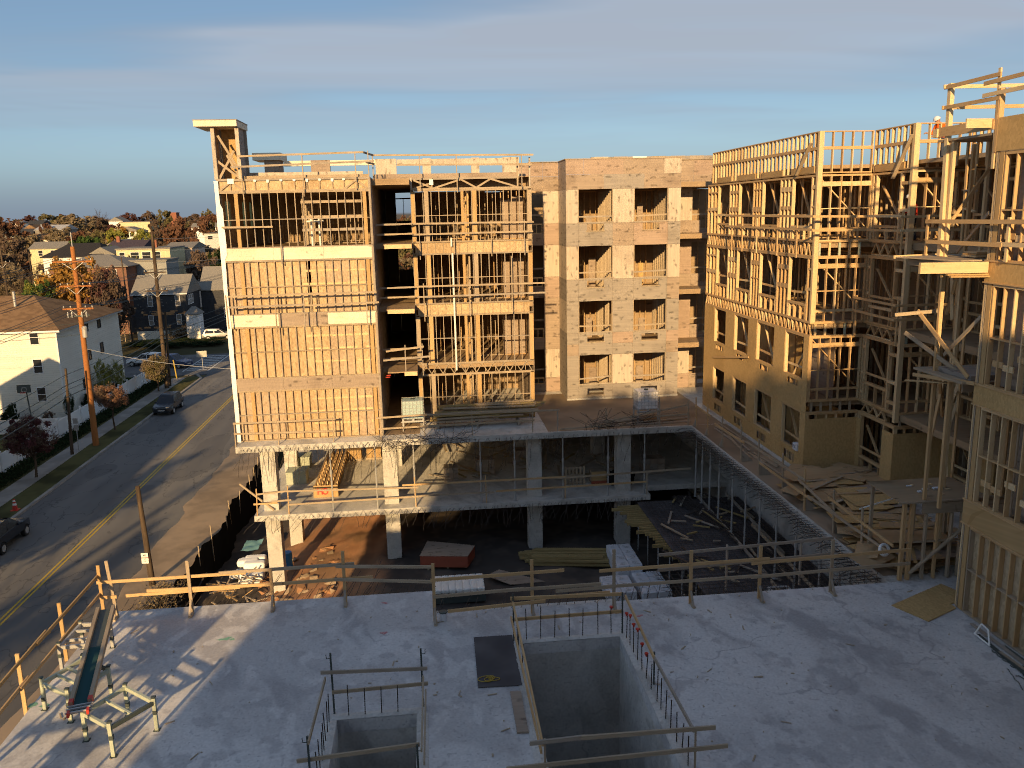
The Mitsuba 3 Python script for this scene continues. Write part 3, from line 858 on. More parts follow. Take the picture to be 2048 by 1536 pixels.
guardrail('weathered guardrail along the roof edge above the open stud block', [((-.05, YB - .35, 19.3), (-.04, YB - .35, 21.1)), ((1.85, YB - .35, 19.2), (1.84, YB - .35, 21.1)), ((5.2, YB - .35, 19.4), (5.2, YB - .35, 21.05)), ((-2.4, YB - .35, 20.0), (-2.4, YB - .35, 21.1))],
          [((-2.45, YB - .4, 21.12), (5.82, YB - .4, 21.03)), ((-1.2, YB - .4, 20.62), (5.75, YB - .4, 20.55))], AGED)
guardrail('weathered guardrail across the top storey of the open stud block', [((1.6, YB - .25, 16.1), (1.6, YB - .25, 17.75)), ((3.55, YB - .25, 15.9), (3.55, YB - .25, 17.75)), ((-.2, YB - .25, 15.8), (-.2, YB - .25, 17.7)), ((5.3, YB - .25, 15.9), (5.3, YB - .25, 17.75))],
          [((-.6, YB - .3, 17.66), (5.8, YB - .3, 17.63)), ((-.55, YB - .3, 17.11), (5.75, YB - .3, 17.14))], AGED)
guardrail('weathered guardrail across the third storey of the open stud block', [((-.1, YB - .55, 12.6), (-.1, YB - .55, 14.6)), ((4.55, YB - .5, 12.9), (4.55, YB - .5, 15.9)), ((2.3, YB - .5, 12.8), (2.3, YB - .5, 14.6))],
          [((-.5, YB - .6, 14.44), (6.3, YB - .6, 14.45)), ((-.45, YB - .6, 13.9), (6.35, YB - .6, 13.93))], AGED)
guardrail('weathered guardrail on the landing beside the second storey of the open stud block', [((-1.18, 42.7, 10.2), (-1.17, 42.7, 11.6)), ((-.3, 43.6, 9.8), (-.3, 43.6, 11.5))],
          [((-2.15, 42.65, 11.3), (-.2, 42.65, 11.48)), ((-2.3, 42.65, 10.84), (.1, 42.65, 10.97))], AGED)
# dark corridor between the two blocks, with landings
BCOR = thing('corridor_link', 'dark open corridor with plywood landings between the strand board and open stud blocks', 'building under construction')
for k in range(1, 4):
    z = P + FL[k]
    block(BCOR, 'floor', -2.44, -.59, 44.0, 60, z - .28, z - .01, FLOOR)
    block(BCOR, 'landing', -2.0 if k > 1 else -2.1, -.58, 42.6, 44.0, z - .06, z, FLOOR)
    block(BCOR, 'landing_beam', -1.95 + (.7 if k == 1 else 0), -.6, 42.55, 42.6, z - .22, z - .004, NEW2)
    for q in (.95, .45):
        beam(BCOR, 'rail', (-2.4, 44.1, z + q), (-.55, 44.1, z + q + .02), .04, .09, AGED)
    frame(BCOR, 0, 57.0, -2.4, -.62, z, z + 2.5, OLD, .6, .09, name='partition')
block(BCOR, 'floor', -2.44, -.59, YA, 60, P - .002, P + .01, FLOOR)
block(BCOR, 'roof_deck', -2.44, -.59, 43.0, 60, P + 12.6, P + 12.9, FLOOR)
block(BCOR, 'partition_board', -2.4, -1.75, 58.0, 58.05, P, P + 12.6, FLOOR)
for k in range(4):
    block(BCOR, 'partition_board', -1.74, -.6, 58.0, 58.05, P + FL[k], P + FL[k] + (1.0 if k > 1 else 3), FLOOR)

# ==== plywood clad building with window holes ======================================================
BC = thing('plywood_building', 'plywood clad timber block with two columns of square window holes', 'building under construction')
YC = 48.3
xb = [8.2, 8.9, 10.93, 12.18, 14.2, 14.95]
heads = [2.71, 5.92, 9.12, 12.33]
sills = [.92, 4.04, 7.2, 10.42]
zb = [0.1]
for k in range(4):
    zb += [sills[k], heads[k]]


def panel_xz(parent, x0, x1, y, z0, z1, mat, holes=(), th=.014):
    g = .005
    d = rng.uniform(-.004, .004)
    pg = sbox(x0 + g, z0 + g, x1 - g, z1 - g)
    for h in holes:
        pg = pg.difference(sbox(*h))
    return extrude(parent, 'panel', pg, y + d, y + d + th, mat, 'xz')


WALLM = [PALE, TAN, GREY, PINK]
for i in range(5):
    x0, x1 = xb[i], xb[i + 1]
    win = i in (1, 3)
    for k in range(4):
        # spandrel under storey k's windows
        z0, z1 = P + (heads[k - 1] if k else .1), P + sills[k]
        hs = ()
        if win:
            c = (x0 + x1) / 2
            hs = [(c - .5, P + FL[k] + .30, c + .5, P + FL[k] + .68)]
        if not win and k == 1:
            panel_xz(BC, x0, x1, YC, z0, (z0 + z1) / 2, rng.choice([GREY, TAN]))
            panel_xz(BC, x0, x1, YC, (z0 + z1) / 2, z1, rng.choice([PINK, GREY]))
        else:
            panel_xz(BC, x0, x1, YC, z0, z1, {0: GREY, 1: GREY, 2: rng.choice([GREY, TAN]), 3: rng.choice([TAN, GREY, PINK])}[k], hs)
        if not win:
            panel_xz(BC, x0, x1, YC, z1, P + heads[k], {0: rng.choice([PALE, GREY]), 1: GREY, 2: PALE, 3: PALE}[k])
        else:
            # frame, rails and studs seen in the opening
            zs, zh = P + sills[k], P + heads[k]
            for xx in (x0, x1 - .04):
                block(BC, 'jack_stud', xx + (.003 if xx == x0 else -.003), xx + .04 + (.003 if xx == x0 else -.003), YC + .02, YC + .16, zs, zh, OLD)
            block(BC, 'sill', x0 + .05, x1 - .05, YC + .02, YC + .16, zs - .04, zs, OLD)
            beam(BC, 'opening_rail', (x0 - .05, YC + .17, zs + rng.uniform(.30, .42)), (x1 + .05, YC + .17, zs + rng.uniform(.36, .46)), .04, .09, AGED)
            beam(BC, 'opening_rail', (x0 - .05, YC - .03, zs + .02), (x1 + .03, YC - .03, zs + .05), .03, .08, OLD2)
            beam(BC, 'slot_sill', (c - .55, YC - .02, P + FL[k] + .27), (c + .55, YC - .02, P + FL[k] + .27), .06, .05, OLD)
            zf, zc = P + FL[k], P + heads[k]
            frame(BC, 0, YC + 4.3, x0 - .6, x1 + .6, zf, zc, NEW, .35, .12, name='partition', skip=.15)
            frame(BC, 1, x1 - .1 if i == 1 else x1 + .3, YC + .4, YC + 4.2, zf, zc, OLD, .42, .09, name='partition', skip=.1)
            for q in range(2):
                xx = x0 + .35 + .8 * q + rng.uniform(-.1, .2)
                block(BC, 'cabinet_board', xx, xx + rng.uniform(.3, .5), YC + 3.6, YC + 3.64, zf, zf + rng.uniform(1.1, 1.9), [TAN, GOLD])
            block(BC, 'partition_board', x0 - .6, x1 + .6, YC + 5.0, YC + 5.04, zf, zc, FLOOR)
for k in range(5):
    z = P + (FL[k] if k < 4 else ROOF + .3)
    block(BC, 'floor', 8.25, 18, YC + .17, 62, z - .3, z - .012, FLOOR)
cut = [8.2, 9.22, 11.55, 13.92, 14.95]
for q in range(4):
    m = [PINK, PINK, TAN, PALE][q]
    panel_xz(BC, cut[q], cut[q + 1], YC, P + 13.15, P + 14.0, m)
cut = [8.2, 10.39, 12.77, 14.95]
for q in range(3):
    panel_xz(BC, cut[q], cut[q + 1], YC + .001, P + heads[3], P + 13.15, [TAN, GREY, TAN][q])
for x0, x1, y0, y1 in ((8.15, 15.0, YC - .04, YC + .2), (6.4, 8.15, 50.9, 51.2), (15.0, 18, 50.4, 50.7), (8.15, 8.25, YC + .2, 51), (14.9, 15.0, YC + .2, 50.4)):
    block(BC, 'parapet_cap', x0, x1, y0, y1, P + 14.0, P + 14.04, OLD)
block(BC, 'kerb_course', 8.18, 14.97, YC - .03, YC + .1, P, P + .1, CONC)
# side returns
for k in range(4):
    for y0, y1 in ((YC + .02, 51.0),):
        z0 = P + (heads[k - 1] if k else 0)
        block(BC, 'side_panel', 8.2, 8.215, y0, y1, z0 + .004, P + sills[k] - .004, [TAN, GREY])
        block(BC, 'side_panel', 8.2, 8.216, y0, y1, P + sills[k] + .004, P + heads[k] - .004, [PALE, GREY])
        block(BC, 'side_panel', 14.93, 14.945, y0, 50.5, z0 + .004, P + heads[k] - .004, [TAN, GREY])
block(BC, 'side_panel', 8.2, 8.215, YC + .02, 51, P + heads[3] + .004, P + 14, TAN)
block(BC, 'side_panel', 14.93, 14.945, YC + .02, 50.5, P + heads[3] + .004, P + 14, TAN)
YL = 51.0
for k in range(4):
    zlo, zhi = P + (heads[k - 1] if k else 0), P + sills[k]
    panel_xz(BC, 7.24, 8.2, YL, zlo, zhi, rng.choice([TAN, GREY, PINK]))
    panel_xz(BC, 7.24, 8.2, YL, zhi, P + heads[k], [PALE, TAN, PALE, PALE][k])
    panel_xz(BC, 5.75, 7.24, YL + .02, zlo, zlo + (zhi - zlo) * .55, rng.choice([GREY, TAN]))
    frame(BC, 0, YL + .04, 5.8, 7.2, zlo + (zhi - zlo) * .55, zhi, NEW2, .35, .09, name='cripple_wall')
    beam(BC, 'opening_rail', (5.8, YL + .1, zhi + .5), (7.24, YL + .1, zhi + .52), .04, .09, OLD2)
    YR = 50.5
    panel_xz(BC, 14.95, 16.35, YR, zlo, zhi, rng.choice([PINK, TAN]))
    panel_xz(BC, 14.95, 16.35, YR, zhi, P + heads[k], rng.choice([PALE, PINK]))
    panel_xz(BC, 16.35, 18.2, YR, zlo, zhi, rng.choice([TAN, GREY]), [(16.9, P + FL[k] + .25, 17.9, P + FL[k] + .7)])
    beam(BC, 'opening_rail', (16.3, YR + .1, zhi + .35), (18.2, YR + .1, zhi + .38), .04, .09, OLD2)
    frame(BC, 0, YR + 2.5, 16.2, 19, P + FL[k], P + heads[k], NEW, .5, .09, name='partition')
    block(BC, 'partition_board', 16.2, 19, YR + 2.8, YR + 2.84, P + FL[k], P + heads[k], FLOOR)
    block(BC, 'floor', 5.8, 8.2, YL + .2, 62, P + FL[k] - .3, P + FL[k] - .01, FLOOR)
    block(BC, 'partition_board', 5.8, 8.2, YL + 3.4, YL + 3.44, P + FL[k], P + heads[k], FLOOR)
for x0, x1, m in ((5.75, 7.24, PINK), (7.24, 8.2, PINK)):
    panel_xz(BC, x0, x1, YL, P + heads[3], P + 13.2, TAN)
    panel_xz(BC, x0, x1, YL, P + 13.2, P + 14.0, m)
for x0, x1, m in ((14.95, 16.4, TAN), (16.4, 18.2, PINK)):
    panel_xz(BC, x0, x1, YR, P + heads[3], P + 13.1, TAN)
    panel_xz(BC, x0, x1, YR, P + 13.1, P + 14.0, m)
block(BC, 'roof_stair_wall', 10.8, 18.8, 54, 54.2, P + 13.2, P + 14.45, GREY)
for q in range(6):
    block(BC, 'roof_flashing', 11.0 + 1.25 * q, 11.9 + 1.25 * q, 53.97, 53.995, P + 14.2, P + 14.46, [PALE, OLD2, WRAP])
block(BC, 'back_wall', 5.8, 20, 61.8, 62, P, P + 13.4, OSB)

# ==== fresh timber wing with golden sheathing ======================================================
BR = thing('bay_window_building', 'fresh timber wing with golden sheathing below and bare yellow studs above', 'building under construction')
XR, YR0, YR1 = 15.5, 32.3, 45.2
wins = [(32.78, 34.6), (35.75, 37.75), (38.8, 40.65), (41.88, 43.6)]
FR = [0.0, 3.24, 6.5, 9.77]
HR = [2.71, 5.92, 9.14, 12.36]
SR = [.92, 4.06, 7.2, 10.36]


def panel_yz(parent, y0, y1, x, z0, z1, mat, holes=(), th=.014, name='panel'):
    g = .003
    d = rng.uniform(-.002, .002)
    pg = sbox(y0 + g, z0 + g, y1 - g, z1 - g)
    for h in holes:
        pg = pg.difference(sbox(*h))
    return extrude(parent, name, pg, x + d, x + d + th, mat, 'yz')


# golden sheathing: storey one complete, storey two only piers and spandrels
edges = [YR0] + [q for w_ in wins for q in w_] + [YR1]
for k in range(2):
    z0 = P + (.16 if k == 0 else HR[0])
    for i in range(9):
        a0, a1 = edges[i], edges[i + 1]
        if i % 2:
            c = (a0 + a1) / 2
            panel_yz(BR, a0, a1, XR - .016, z0, P + SR[k], GOLD, [(c - .52, P + FR[k] + .34 + .12 * k, c + .52, P + FR[k] + .70)])
            block(BR, 'slot_back', XR + .14, XR + .16, c - .6, c + .6, P + FR[k] + .2, P + SR[k] - .1, FLOOR)
        else:
            panel_yz(BR, a0, a1, XR - .016, z0, P + SR[k], GOLD)
            panel_yz(BR, a0, a1, XR - .016, P + SR[k], P + HR[k], GOLD)
block(BR, 'kerb_course', XR - .05, XR + .1, YR0 - .05, YR1, P, P + .16, CONC)
block(BR, 'kerb_course', XR + .1, 17.75, YR0 - .05, YR0 + .1, P, P + .158, CONC)
for k in range(4):
    z0, z1, zs = P + FR[k], P + HR[k], P + SR[k]
    # piers of studs between openings
    w = block(BR, 'wall_frame', XR, XR + .14, YR0, YR1, z0 + .0, z0 + .038, NEW)
    block(w, 'top_plate', XR, XR + .14, YR0, YR1, z1 - .08, z1 - .002, NEW)
    for i in range(0, 9, 2):
        a0, a1 = edges[i], edges[i + 1]
        n = 4 if a1 - a0 > .9 else 3
        ss = np.linspace(a0 + .02, a1 - .02, n) if i else [a0 + .02, a0 + .07, a1 - .02]
        for s in ss:
            wd = .019
            block(w, 'stud', XR + .003, XR + .137, s - wd, s + wd, z0 + .038, z1 - .08, FRESH)
        if k > 1:
            for zz in (z0 + 1.25, z0 + 2.05):
                block(w, 'blocking', XR + .01, XR + .13, a0 + .06, a1 - .06, zz + rng.uniform(-.1, .1), zz + .14, FRESH)
    for a0, a1 in wins:
        block(w, 'jack_stud', XR - .002, XR + .14, a0, a0 + .045, z0 + .04, z1 - .08, NEW2)
        block(w, 'jack_stud', XR - .002, XR + .14, a1 - .045, a1, z0 + .04, z1 - .08, NEW2)
        block(w, 'sill', XR - .004, XR + .145, a0 + .047, a1 - .047, zs - .09, zs, FRESH)
        for q in (0.08, .34, .66, .92):
            y = a0 + (a1 - a0) * q
            block(w, 'cripple', XR + .004, XR + .13, y - .02, y + .02, z0 + .04, zs - .09, FRESH)
        beam(w, 'opening_rail', (XR + .2, a0 - .1, zs + .42 + rng.uniform(-.05, .05)), (XR + .2, a1 + .1, zs + .42 + rng.uniform(-.05, .05)), .04, .09, FRESH)
        if rng.random() < .7:
            q = rng.choice([0, 1])
            ya, yb2 = (a0, a1) if q else (a1, a0)
            beam(w, 'brace', (XR + .25, ya, z0 + .3), (XR + .35, yb2, z1 - .1), .04, .09, FRESH, up=(1, 0, 0))
    if k < 3:
        # open web floor band above
        zb0, zb1 = z1, P + FR[k + 1]
        if k > 0:
            for i in range(8):
                a0, a1 = YR0 + (YR1 - YR0) * i / 8 + .02, YR0 + (YR1 - YR0) * (i + 1) / 8 - .02
                truss_band(BR, 1, XR + .05, a0, a1, zb0 + .02, zb1 - .03, FRESH, .42, .08)
        block(BR, 'band_chord', XR - .01, XR + .15, YR0, YR1, zb0 - .002, zb0 + .045, NEW)
        block(BR, 'band_chord', XR - .012, XR + .15, YR0, YR1, zb1 - .05, zb1 - .002, NEW)
    # floor and rooms
    block(BR, 'floor', XR + .15, 27, YR0 + .15, YR1, z0 - .28, z0 - .02, FLOOR)
    block(BR, 'floor', 17.95, 27, 21.0, YR0 + .14, z0 - .28, z0 - .02, FLOOR)
    frame(BR, 1, XR + 3.6, YR0, YR1, z0, z1, [NEW, OLD], .42, .12, gaps=((34, 34.9), (38, 39), (42, 42.8)), name='partition')
    frame(BR, 1, XR + 4.6, 22.0, 32.0, z0, z1, [NEW, OLD], .42, .12, gaps=((26, 27),), name='partition')
    for y in (35.2, 38.2, 41.3):
        frame(BR, 0, y, XR + .3, XR + 3.6, z0, z1, FRESH, .45, .09, gaps=((XR + 1.4, XR + 2.2),), name='partition')
    if k < 2:
        for y0 in (33.0, 36.0, 39.0, 42.0):
            block(BR, 'partition_board', XR + 1.7 - .5 * k, XR + 1.73 - .5 * k, y0 - .5, y0 + 1.9, z0, z1, [GOLD, TAN])
    block(BR, 'partition_board', XR + 6.0, XR + 6.05, 21, YR1, z0, z1, FLOOR)
    block(BR, 'end_wall', XR + .2, 27, YR1 + .01, YR1 + .05, z0, z1 + .6, OSB)
block(BR, 'roof_deck', XR + .16, 27, YR0 + .16, YR1, P + 12.58, P + 12.72, FLOOR)
block(BR, 'roof_deck', 18.0, 27, 21.0, YR0 + .15, P + 12.58, P + 12.72, FLOOR)


def parapet(axis, at, s0, s1):
    bx = (lambda a0, a1, z0, z1, e=.0: aligned(a0, a1, at + e, at + .14 - e, z0, z1)) if axis == 0 else (lambda a0, a1, z0, z1, e=.0: aligned(at + e, at + .14 - e, a0, a1, z0, z1))
    w = put(BR, 'parapet_frame', bx(s0, s1, P + 12.40, P + 12.45), NEW)
    for nm, z0, z1 in (('middle_plate', 13.30, 13.42), ('top_plate', 13.96, 14.0)):
        put(w, nm, bx(s0, s1, P + z0, P + z1), NEW)
    n = int(round((s1 - s0) / .41))
    for i in range(n + 1):
        s = s0 + .02 + (s1 - s0 - .04) * i / n
        put(w, 'stud', bx(s - .019, s + .019, P + 12.45, P + 13.30, .002), rng.choice([NEW2, NEW2, NEW]))
        put(w, 'stud', bx(s - .019, s + .019, P + 13.42, P + 13.96, .002), rng.choice([NEW2, NEW2, NEW]))
    return w


parapet(1, XR, YR0, 44.6)
for a0, a1 in wins:
    block(BR, 'header', XR - .015, XR + .16, a0 - .15, a1 + .15, P + 12.43, P + 12.68, LVL)
parapet(0, YR0, XR + .15, 17.72)
block(BR, 'corner_post', XR - .02, XR + .16, YR0 - .03, YR0 + .12, P + 6.5, P + 13.99, NEW2)
beam(BR, 'brace', (XR - .06, 32.9, P + 13.6), (XR - .06, 34.1, P + 12.4), .04, .14, OLD, up=(1, 0, 0))


def bay_front(y, x0, x1, sheath=True, deep=.14):
    """A narrow face looking towards the deck, with studs, cross pieces and braces, one frame per storey."""
    for k in range(4):
        z0, z1 = P + FR[k], P + HR[k]
        w = frame(BR, 0, y, x0 + (.16 if k > 1 else .02), x1, z0, z1, FRESH, .42, deep)
        block(w, 'cross_piece', x0 + .16, x1 - .02, y + .02, y + .06, z1 - .46, z1 - .28, FRESH)
        block(w, 'cross_piece', x0 + .16, x1 - .02, y + .03, y + .05, z0 + 1.25, z0 + 1.29, FRESH)
        block(w, 'cross_piece', x0 + .16, x1 - .02, y + .02, y + .06, z0 + .42, z0 + .52, FRESH)
        if k:
            beam(w, 'brace', (x0 + .2, y + .2, z1 - .15), (x1 - .1, y + .24, z0 + .55), .04, .10, FRESH, up=(0, 1, 0))
        if k < 3:
            zb0, zb1 = z1, P + FR[k + 1]
            block(BR, 'band_chord', x0, x1 + .02, y - .012, y + .15, zb0 - .003, zb0 + .045, NEW)
            block(BR, 'band_chord', x0, x1 + .02, y - .014, y + .15, zb1 - .06, zb1 - .001, NEW)
            for x in np.arange(x0 + .2, x1, .42):
                block(BR, 'truss_end', x, x + .09, y + .03, y + .08, zb0 + .045, zb1 - .06, [NEW2, GREEN] if k > 0 else OLD)
    if sheath:
        extrude(BR, 'panel', sbox(x0 - .014, P + .15, x1, P + 2.46), y - .018, y - .004, GOLD, 'xz')


bay_front(YR0, XR, 17.75)
Y2 = 29.5


def bay_side(x, y0, y1, o0, o1):
    """A face along Y with one tall opening and open-web bands; o0..o1 is the opening."""
    for k in range(4):
        z0, z1, zs = P + FR[k], P + HR[k], P + SR[k]
        w = block(BR, 'wall_frame', x, x + .14, y0, y1, z0, z0 + .04, NEW)
        block(w, 'top_plate', x, x + .14, y0, y1, z1 - .08, z1 - .002, NEW)
        for s in [y0 + .02, y0 + .09, o0 - .07, o0 - .02, o1 + .02, o1 + .07, y1 - .09, y1 - .02]:
            block(w, 'stud', x + .003, x + .137, s - .019, s + .019, z0 + .04, z1 - .08, FRESH)
        block(w, 'sill', x - .004, x + .145, o0, o1, zs - .1, zs, FRESH)
        block(w, 'opening_rail', x + .02, x + .06, o0 - .1, o1 + .1, zs + .32, zs + .41, FRESH)
        for q in (.1, .5, .9):
            yq = o0 + (o1 - o0) * q
            block(w, 'cripple', x + .004, x + .13, yq - .02, yq + .02, z0 + .04, zs - .1, FRESH)
        for a0, a1 in ((y0, o0), (o1, y1)):
            for zz in (z0 + .3, z0 + 1.1, z1 - .5):
                block(w, 'blocking', x + .01, x + .13, a0 + .1, a1 - .08, zz, zz + .12, FRESH)
        beam(w, 'brace', (x + .2, o0 + .1, z0 + .8), (x + .22, o1 - .1, z1 - .5), .04, .09, FRESH, up=(1, 0, 0))
        if k < 3:
            zb0, zb1 = z1, P + FR[k + 1]
            truss_band(BR, 1, x + .06, o0 - .1, o1 + .1, zb0 + .05, zb1 - .06, FRESH, .62, .09)
            block(BR, 'band_chord', x - .012, x + .15, y0, y1, zb0 - .003, zb0 + .045, NEW)
            block(BR, 'band_chord', x - .014, x + .15, y0, y1, zb1 - .06, zb1 - .001, [NEW, LVL])
        if k == 0:
            for a0, a1 in ((y0, o0), (o1, y1)):
                panel_yz(BR, a0, a1, x - .018, P + .15, P + 2.46, GOLD)
    block(BR, 'header', x - .015, x + .16, o0 - .2, o1 + .2, P + 12.43, P + 12.68, LVL)
    parapet(1, x, y0, y1)


bay_side(17.75, Y2, 32.28, 30.3, 31.95)
block(BR, 'corner_post', 17.72, 17.9, Y2 - .02, Y2 + .14, P + 2.9, P + 13.99, NEW2)
beam(BR, 'brace', (17.68, 29.6, P + 13.6), (17.68, 30.7, P + 12.1), .04, .14, OLD, up=(1, 0, 0))
bay_front(Y2, 17.75, 19.9)
parapet(0, Y2, 17.9, 19.9)
bay_side(19.9, 26.6, 29.48, 27.4, 29.0)
bay_front(26.6, 19.9, 22.0)
parapet(0, 26.6, 20.05, 22.0)
bay_side(22.0, 23.6, 26.58, 24.4, 26.0)
for nm, x, y0, y1, z in (('fresh guardrail across the top storey windows of the golden wing', XR - .5, 31.4, 41.0, 10.25), ):
    guardrail(nm, [((x, yq, P + 9.1), (x, yq + .02, P + 10.85)) for yq in (40.1, 38.75, 37.0, 34.75, 32.85)],
              [((x - .03, y0, P + 10.76), (x - .03, y1, P + 10.76)), ((x - .03, y0, P + 10.24), (x - .03, y1, P + 10.25)), ((XR + .02, 41.0, P + 10.76), (XR + .02, 43.8, P + 10.78))], FRESH)
guardrail('fresh guardrail wrapping the outer bays at the top storey of the golden wing', [((17.2, 29.0, P + 9.2), (17.2, 29.0, P + 10.9)), ((19.4, 26.2, P + 9.2), (19.4, 26.2, P + 10.9))],
          [((15.0, 31.5, P + 10.75), (17.3, 31.5, P + 10.72)), ((15.0, 31.5, P + 10.22), (17.3, 31.5, P + 10.2)), ((17.2, 28.9, P + 10.72), (17.2, 31.6, P + 10.72)), ((17.2, 28.9, P + 10.2), (17.2, 31.6, P + 10.2)), ((17.1, 28.95, P + 10.7), (19.5, 28.95, P + 10.72)), ((17.1, 28.95, P + 10.22), (19.5, 28.95, P + 10.2))], FRESH)
guardrail('fresh guardrail around the bay at the second storey of the golden wing', [((17.25, 29.0, P + 6.0), (17.25, 29.0, P + 7.7)), ((17.25, 32.0, P + 6.0), (17.25, 32.0, P + 7.6))],
          [((17.2, 28.9, P + 7.5), (17.2, 32.2, P + 7.5)), ((17.2, 28.9, P + 6.95), (17.2, 32.2, P + 6.98)), ((17.1, 28.95, P + 7.5), (19.6, 28.95, P + 7.5)), ((17.1, 28.95, P + 6.98), (19.6, 28.95, P + 6.95))], FRESH)
tg = thing('white_box', 'small white printed box on the sill of the ground storey window nearest the corner', 'box')
block(tg, 'carton', XR - .06, XR + .12, 32.86, 33.25, P + .92, P + 1.22, SHEET)
for q in range(3):
    block(tg, 'print', XR - .064, XR - .061, 32.95, 33.12 + .05 * q, P + 1.02 + .05 * q, P + 1.035 + .05 * q, INK)
tg = thing('loose_board', 'pale board lying across the openings of the second storey sheathing', 'board')
beam(tg, 'plank', (XR - .08, 43.4, P + 3.2), (XR - .10, 38.4, P + 4.05), .04, .09, NEW)

# ==== stud wall building at the right edge =========================================================
BN = thing('stud_wall_building', 'timber stud wall building standing on the near deck at the right edge', 'building under construction')
XN, YN0, YN1 = 14.5, 10.0, 20.45
for k in range(4):
    z0 = P + (FL[k] if k else .02)
    z1 = P + [2.52, 5.87, 9.12, 12.40][k]
    w = frame(BN, 1, XN, YN0, YN1 - .34, z0, z1, [NEW, OLD] if k == 0 else FRESH, .41, .14, block_at=1.25 if k != 1 else 1.3)
    for y, wd, m in ((YN1 - .05, .045, NEW2), (YN1 - .11, .045, OLD), (YN1 - .31, .17, LVL)):
        block(w, 'post', XN - .004, XN + .14, y, y + wd, z0 + .01, z1, m)
    if k == 0:
        for q in range(8):
            block(BN, 'panel', XN + .143, XN + .158, YN1 - 1.3 * (q + 1) + .005, YN1 - 1.3 * q, z0, z1, OSB)
    if k < 3:
        for q in range(4):
            block(BN, 'rim_board', XN - .02 - .002 * q, XN + .02, YN1 - 2.6 * (q + 1) + .004, YN1 - 2.6 * q, z1 + .03, P + FL[k + 1] - .03, [LVL, GOLD, GOLD][k])
        block(BN, 'sill_strip', XN - .05, XN + .14, YN0, YN1 + .02, P + FL[k + 1] - .03, P + FL[k + 1] + .01, NEW)
        block(BN, 'sill_strip', XN - .05, XN + .14, YN0, YN1 + .02, z1 - .005, z1 + .03, NEW)
        block(BN, 'floor', XN + .16, 24, YN0, YN1 - .1, P + FL[k + 1] - .3, P + FL[k + 1] - .04, FLOOR)
    if k > 0:
        for q, (yy, hh) in enumerate(((19.9, .55), (19.5, .50), (19.0, .8), (18.4, .5))):
            block(w, 'blocking', XN + .03, XN + .07, yy - .38, yy, z0 + hh, z0 + hh + .16, FRESH)
        frame(BN, 1, XN + 2.4, YN0, YN1 - .3, z0, z1, [OLD, NEW], .42, .12, gaps=((18.2, 19.0),), name='partition')
        frame(BN, 0, 18.9, XN + .2, XN + 2.4, z0, z1, [NEW, OLD], .42, .09, name='partition')
        block(BN, 'partition_board', XN + .35, XN + .37, 18.6 - .8 * k, 20.1 if k > 1 else 19.2, z0, z1, [TAN, GOLD])
    frame(BN, 0, YN1 - .16, XN + .15, 18, z0, z1, [NEW, OLD], .42, .14, gaps=((XN + 1.2, XN + 2.2),), name='end_wall')
    block(BN, 'partition_board', 17.9, 17.95, YN0, YN1, z0, z1, FLOOR)
block(BN, 'upstand_panel', XN - .03, XN - .01, YN1 - 1.22, YN1, P + 12.42, P + 13.24, GOLD)
block(BN, 'upstand_panel', XN - .032, XN - .01, YN1 - 3.66, YN1 - 1.23, P + 12.42, P + 13.24, GOLD)
block(BN, 'upstand_panel', XN - .03, XN - .01, YN1 - 9, YN1 - 3.67, P + 12.42, P + 13.24, GOLD)
block(BN, 'roof_deck', XN + .0, 24, YN0, YN1, P + 12.7, P + 12.9, FLOOR)
block(BN, 'corner_post', XN - .035, XN + .10, YN1 + .004, YN1 + .10, P + 12.4, P + 13.95, NEW)
guardrail('fresh guardrail frame standing above the roof at the right edge', [((XN, 20.55, P + 12.0), (XN, 20.6, P + 14.45)), ((XN - .02, 20.52, P + 13.2), (XN - .02, 20.56, P + 13.86))],
          [((XN - .04, 22.8, P + 14.28), (XN - .04, 20.5, P + 14.30)), ((XN - .06, 21.1, P + 14.14), (XN - .06, 16.5, P + 14.2)), ((XN - .04, 22.8, P + 13.74), (XN - .04, 20.45, P + 13.72)), ((XN - .06, 21.1, P + 13.84), (XN - .06, 16.5, P + 13.86)),
           ((XN - .1, 22.75, P + 14.30), (XN + 3.6, 22.75, P + 14.33)), ((XN - .1, 22.75, P + 13.75), (XN + 3.6, 22.75, P + 13.79))], FRESH, rh=.10)
UR = [k for k in labels if k.startswith('guardrail')][-1]
beam(UR, 'post', (XN + .0, 22.45, P + 9.7), (XN + .06, 22.66, P + 14.37), .12, .14, NEW2, up=(0, 1, 0))
# landings between the stud wall and the bays
LD = thing('roof_landing', 'timber landing with thick edge beams at roof height beside the right edge', 'landing')
beam(LD, 'edge_beam', (XN - .03, 23.05, P + 13.1), (XN - .03, 20.6, P + 13.1), .05, .26, NEW)
beam(LD, 'edge_beam', (13.76, 20.68, P + 13.13), (14.48, 20.68, P + 13.13), .05, .23, NEW2)
block(LD, 'deck_board', XN, XN + 2.2, 20.7, 23.0, P + 12.84, P + 12.9, OLD)
block(LD, 'beam_end', XN - .1, XN + .08, 22.9, 23.1, P + 12.97, P + 13.2, NEW2)
for x, y in ((XN + .05, 22.4), (XN + 1.5, 22.9), (XN + 1.6, 21.1)):
    block(LD, 'post', x, x + .09, y, y + .09, P + 9.74, P + 12.84, FRESH)
for q in range(7):
    block(LD, 'baluster', XN + .3 + .3 * q, XN + .34 + .3 * q, 22.95, 23.03, P + 12.2, P + 12.84, NEW2)
LD2 = thing('top_storey_landing', 'timber landing with a bright thick beam at the top storey beside the right edge', 'landing')
extrude(LD2, 'deck_board', Polygon([(13.45, 22.89), (15.9, 23.5), (15.9, 20.75), (13.97, 20.70)]), P + 9.66, P + 9.69, OLD, 'xy')
beam(LD2, 'back_board', (13.42, 22.95, P + 9.68), (15.6, 23.45, P + 9.68), .04, .09, NEW2)
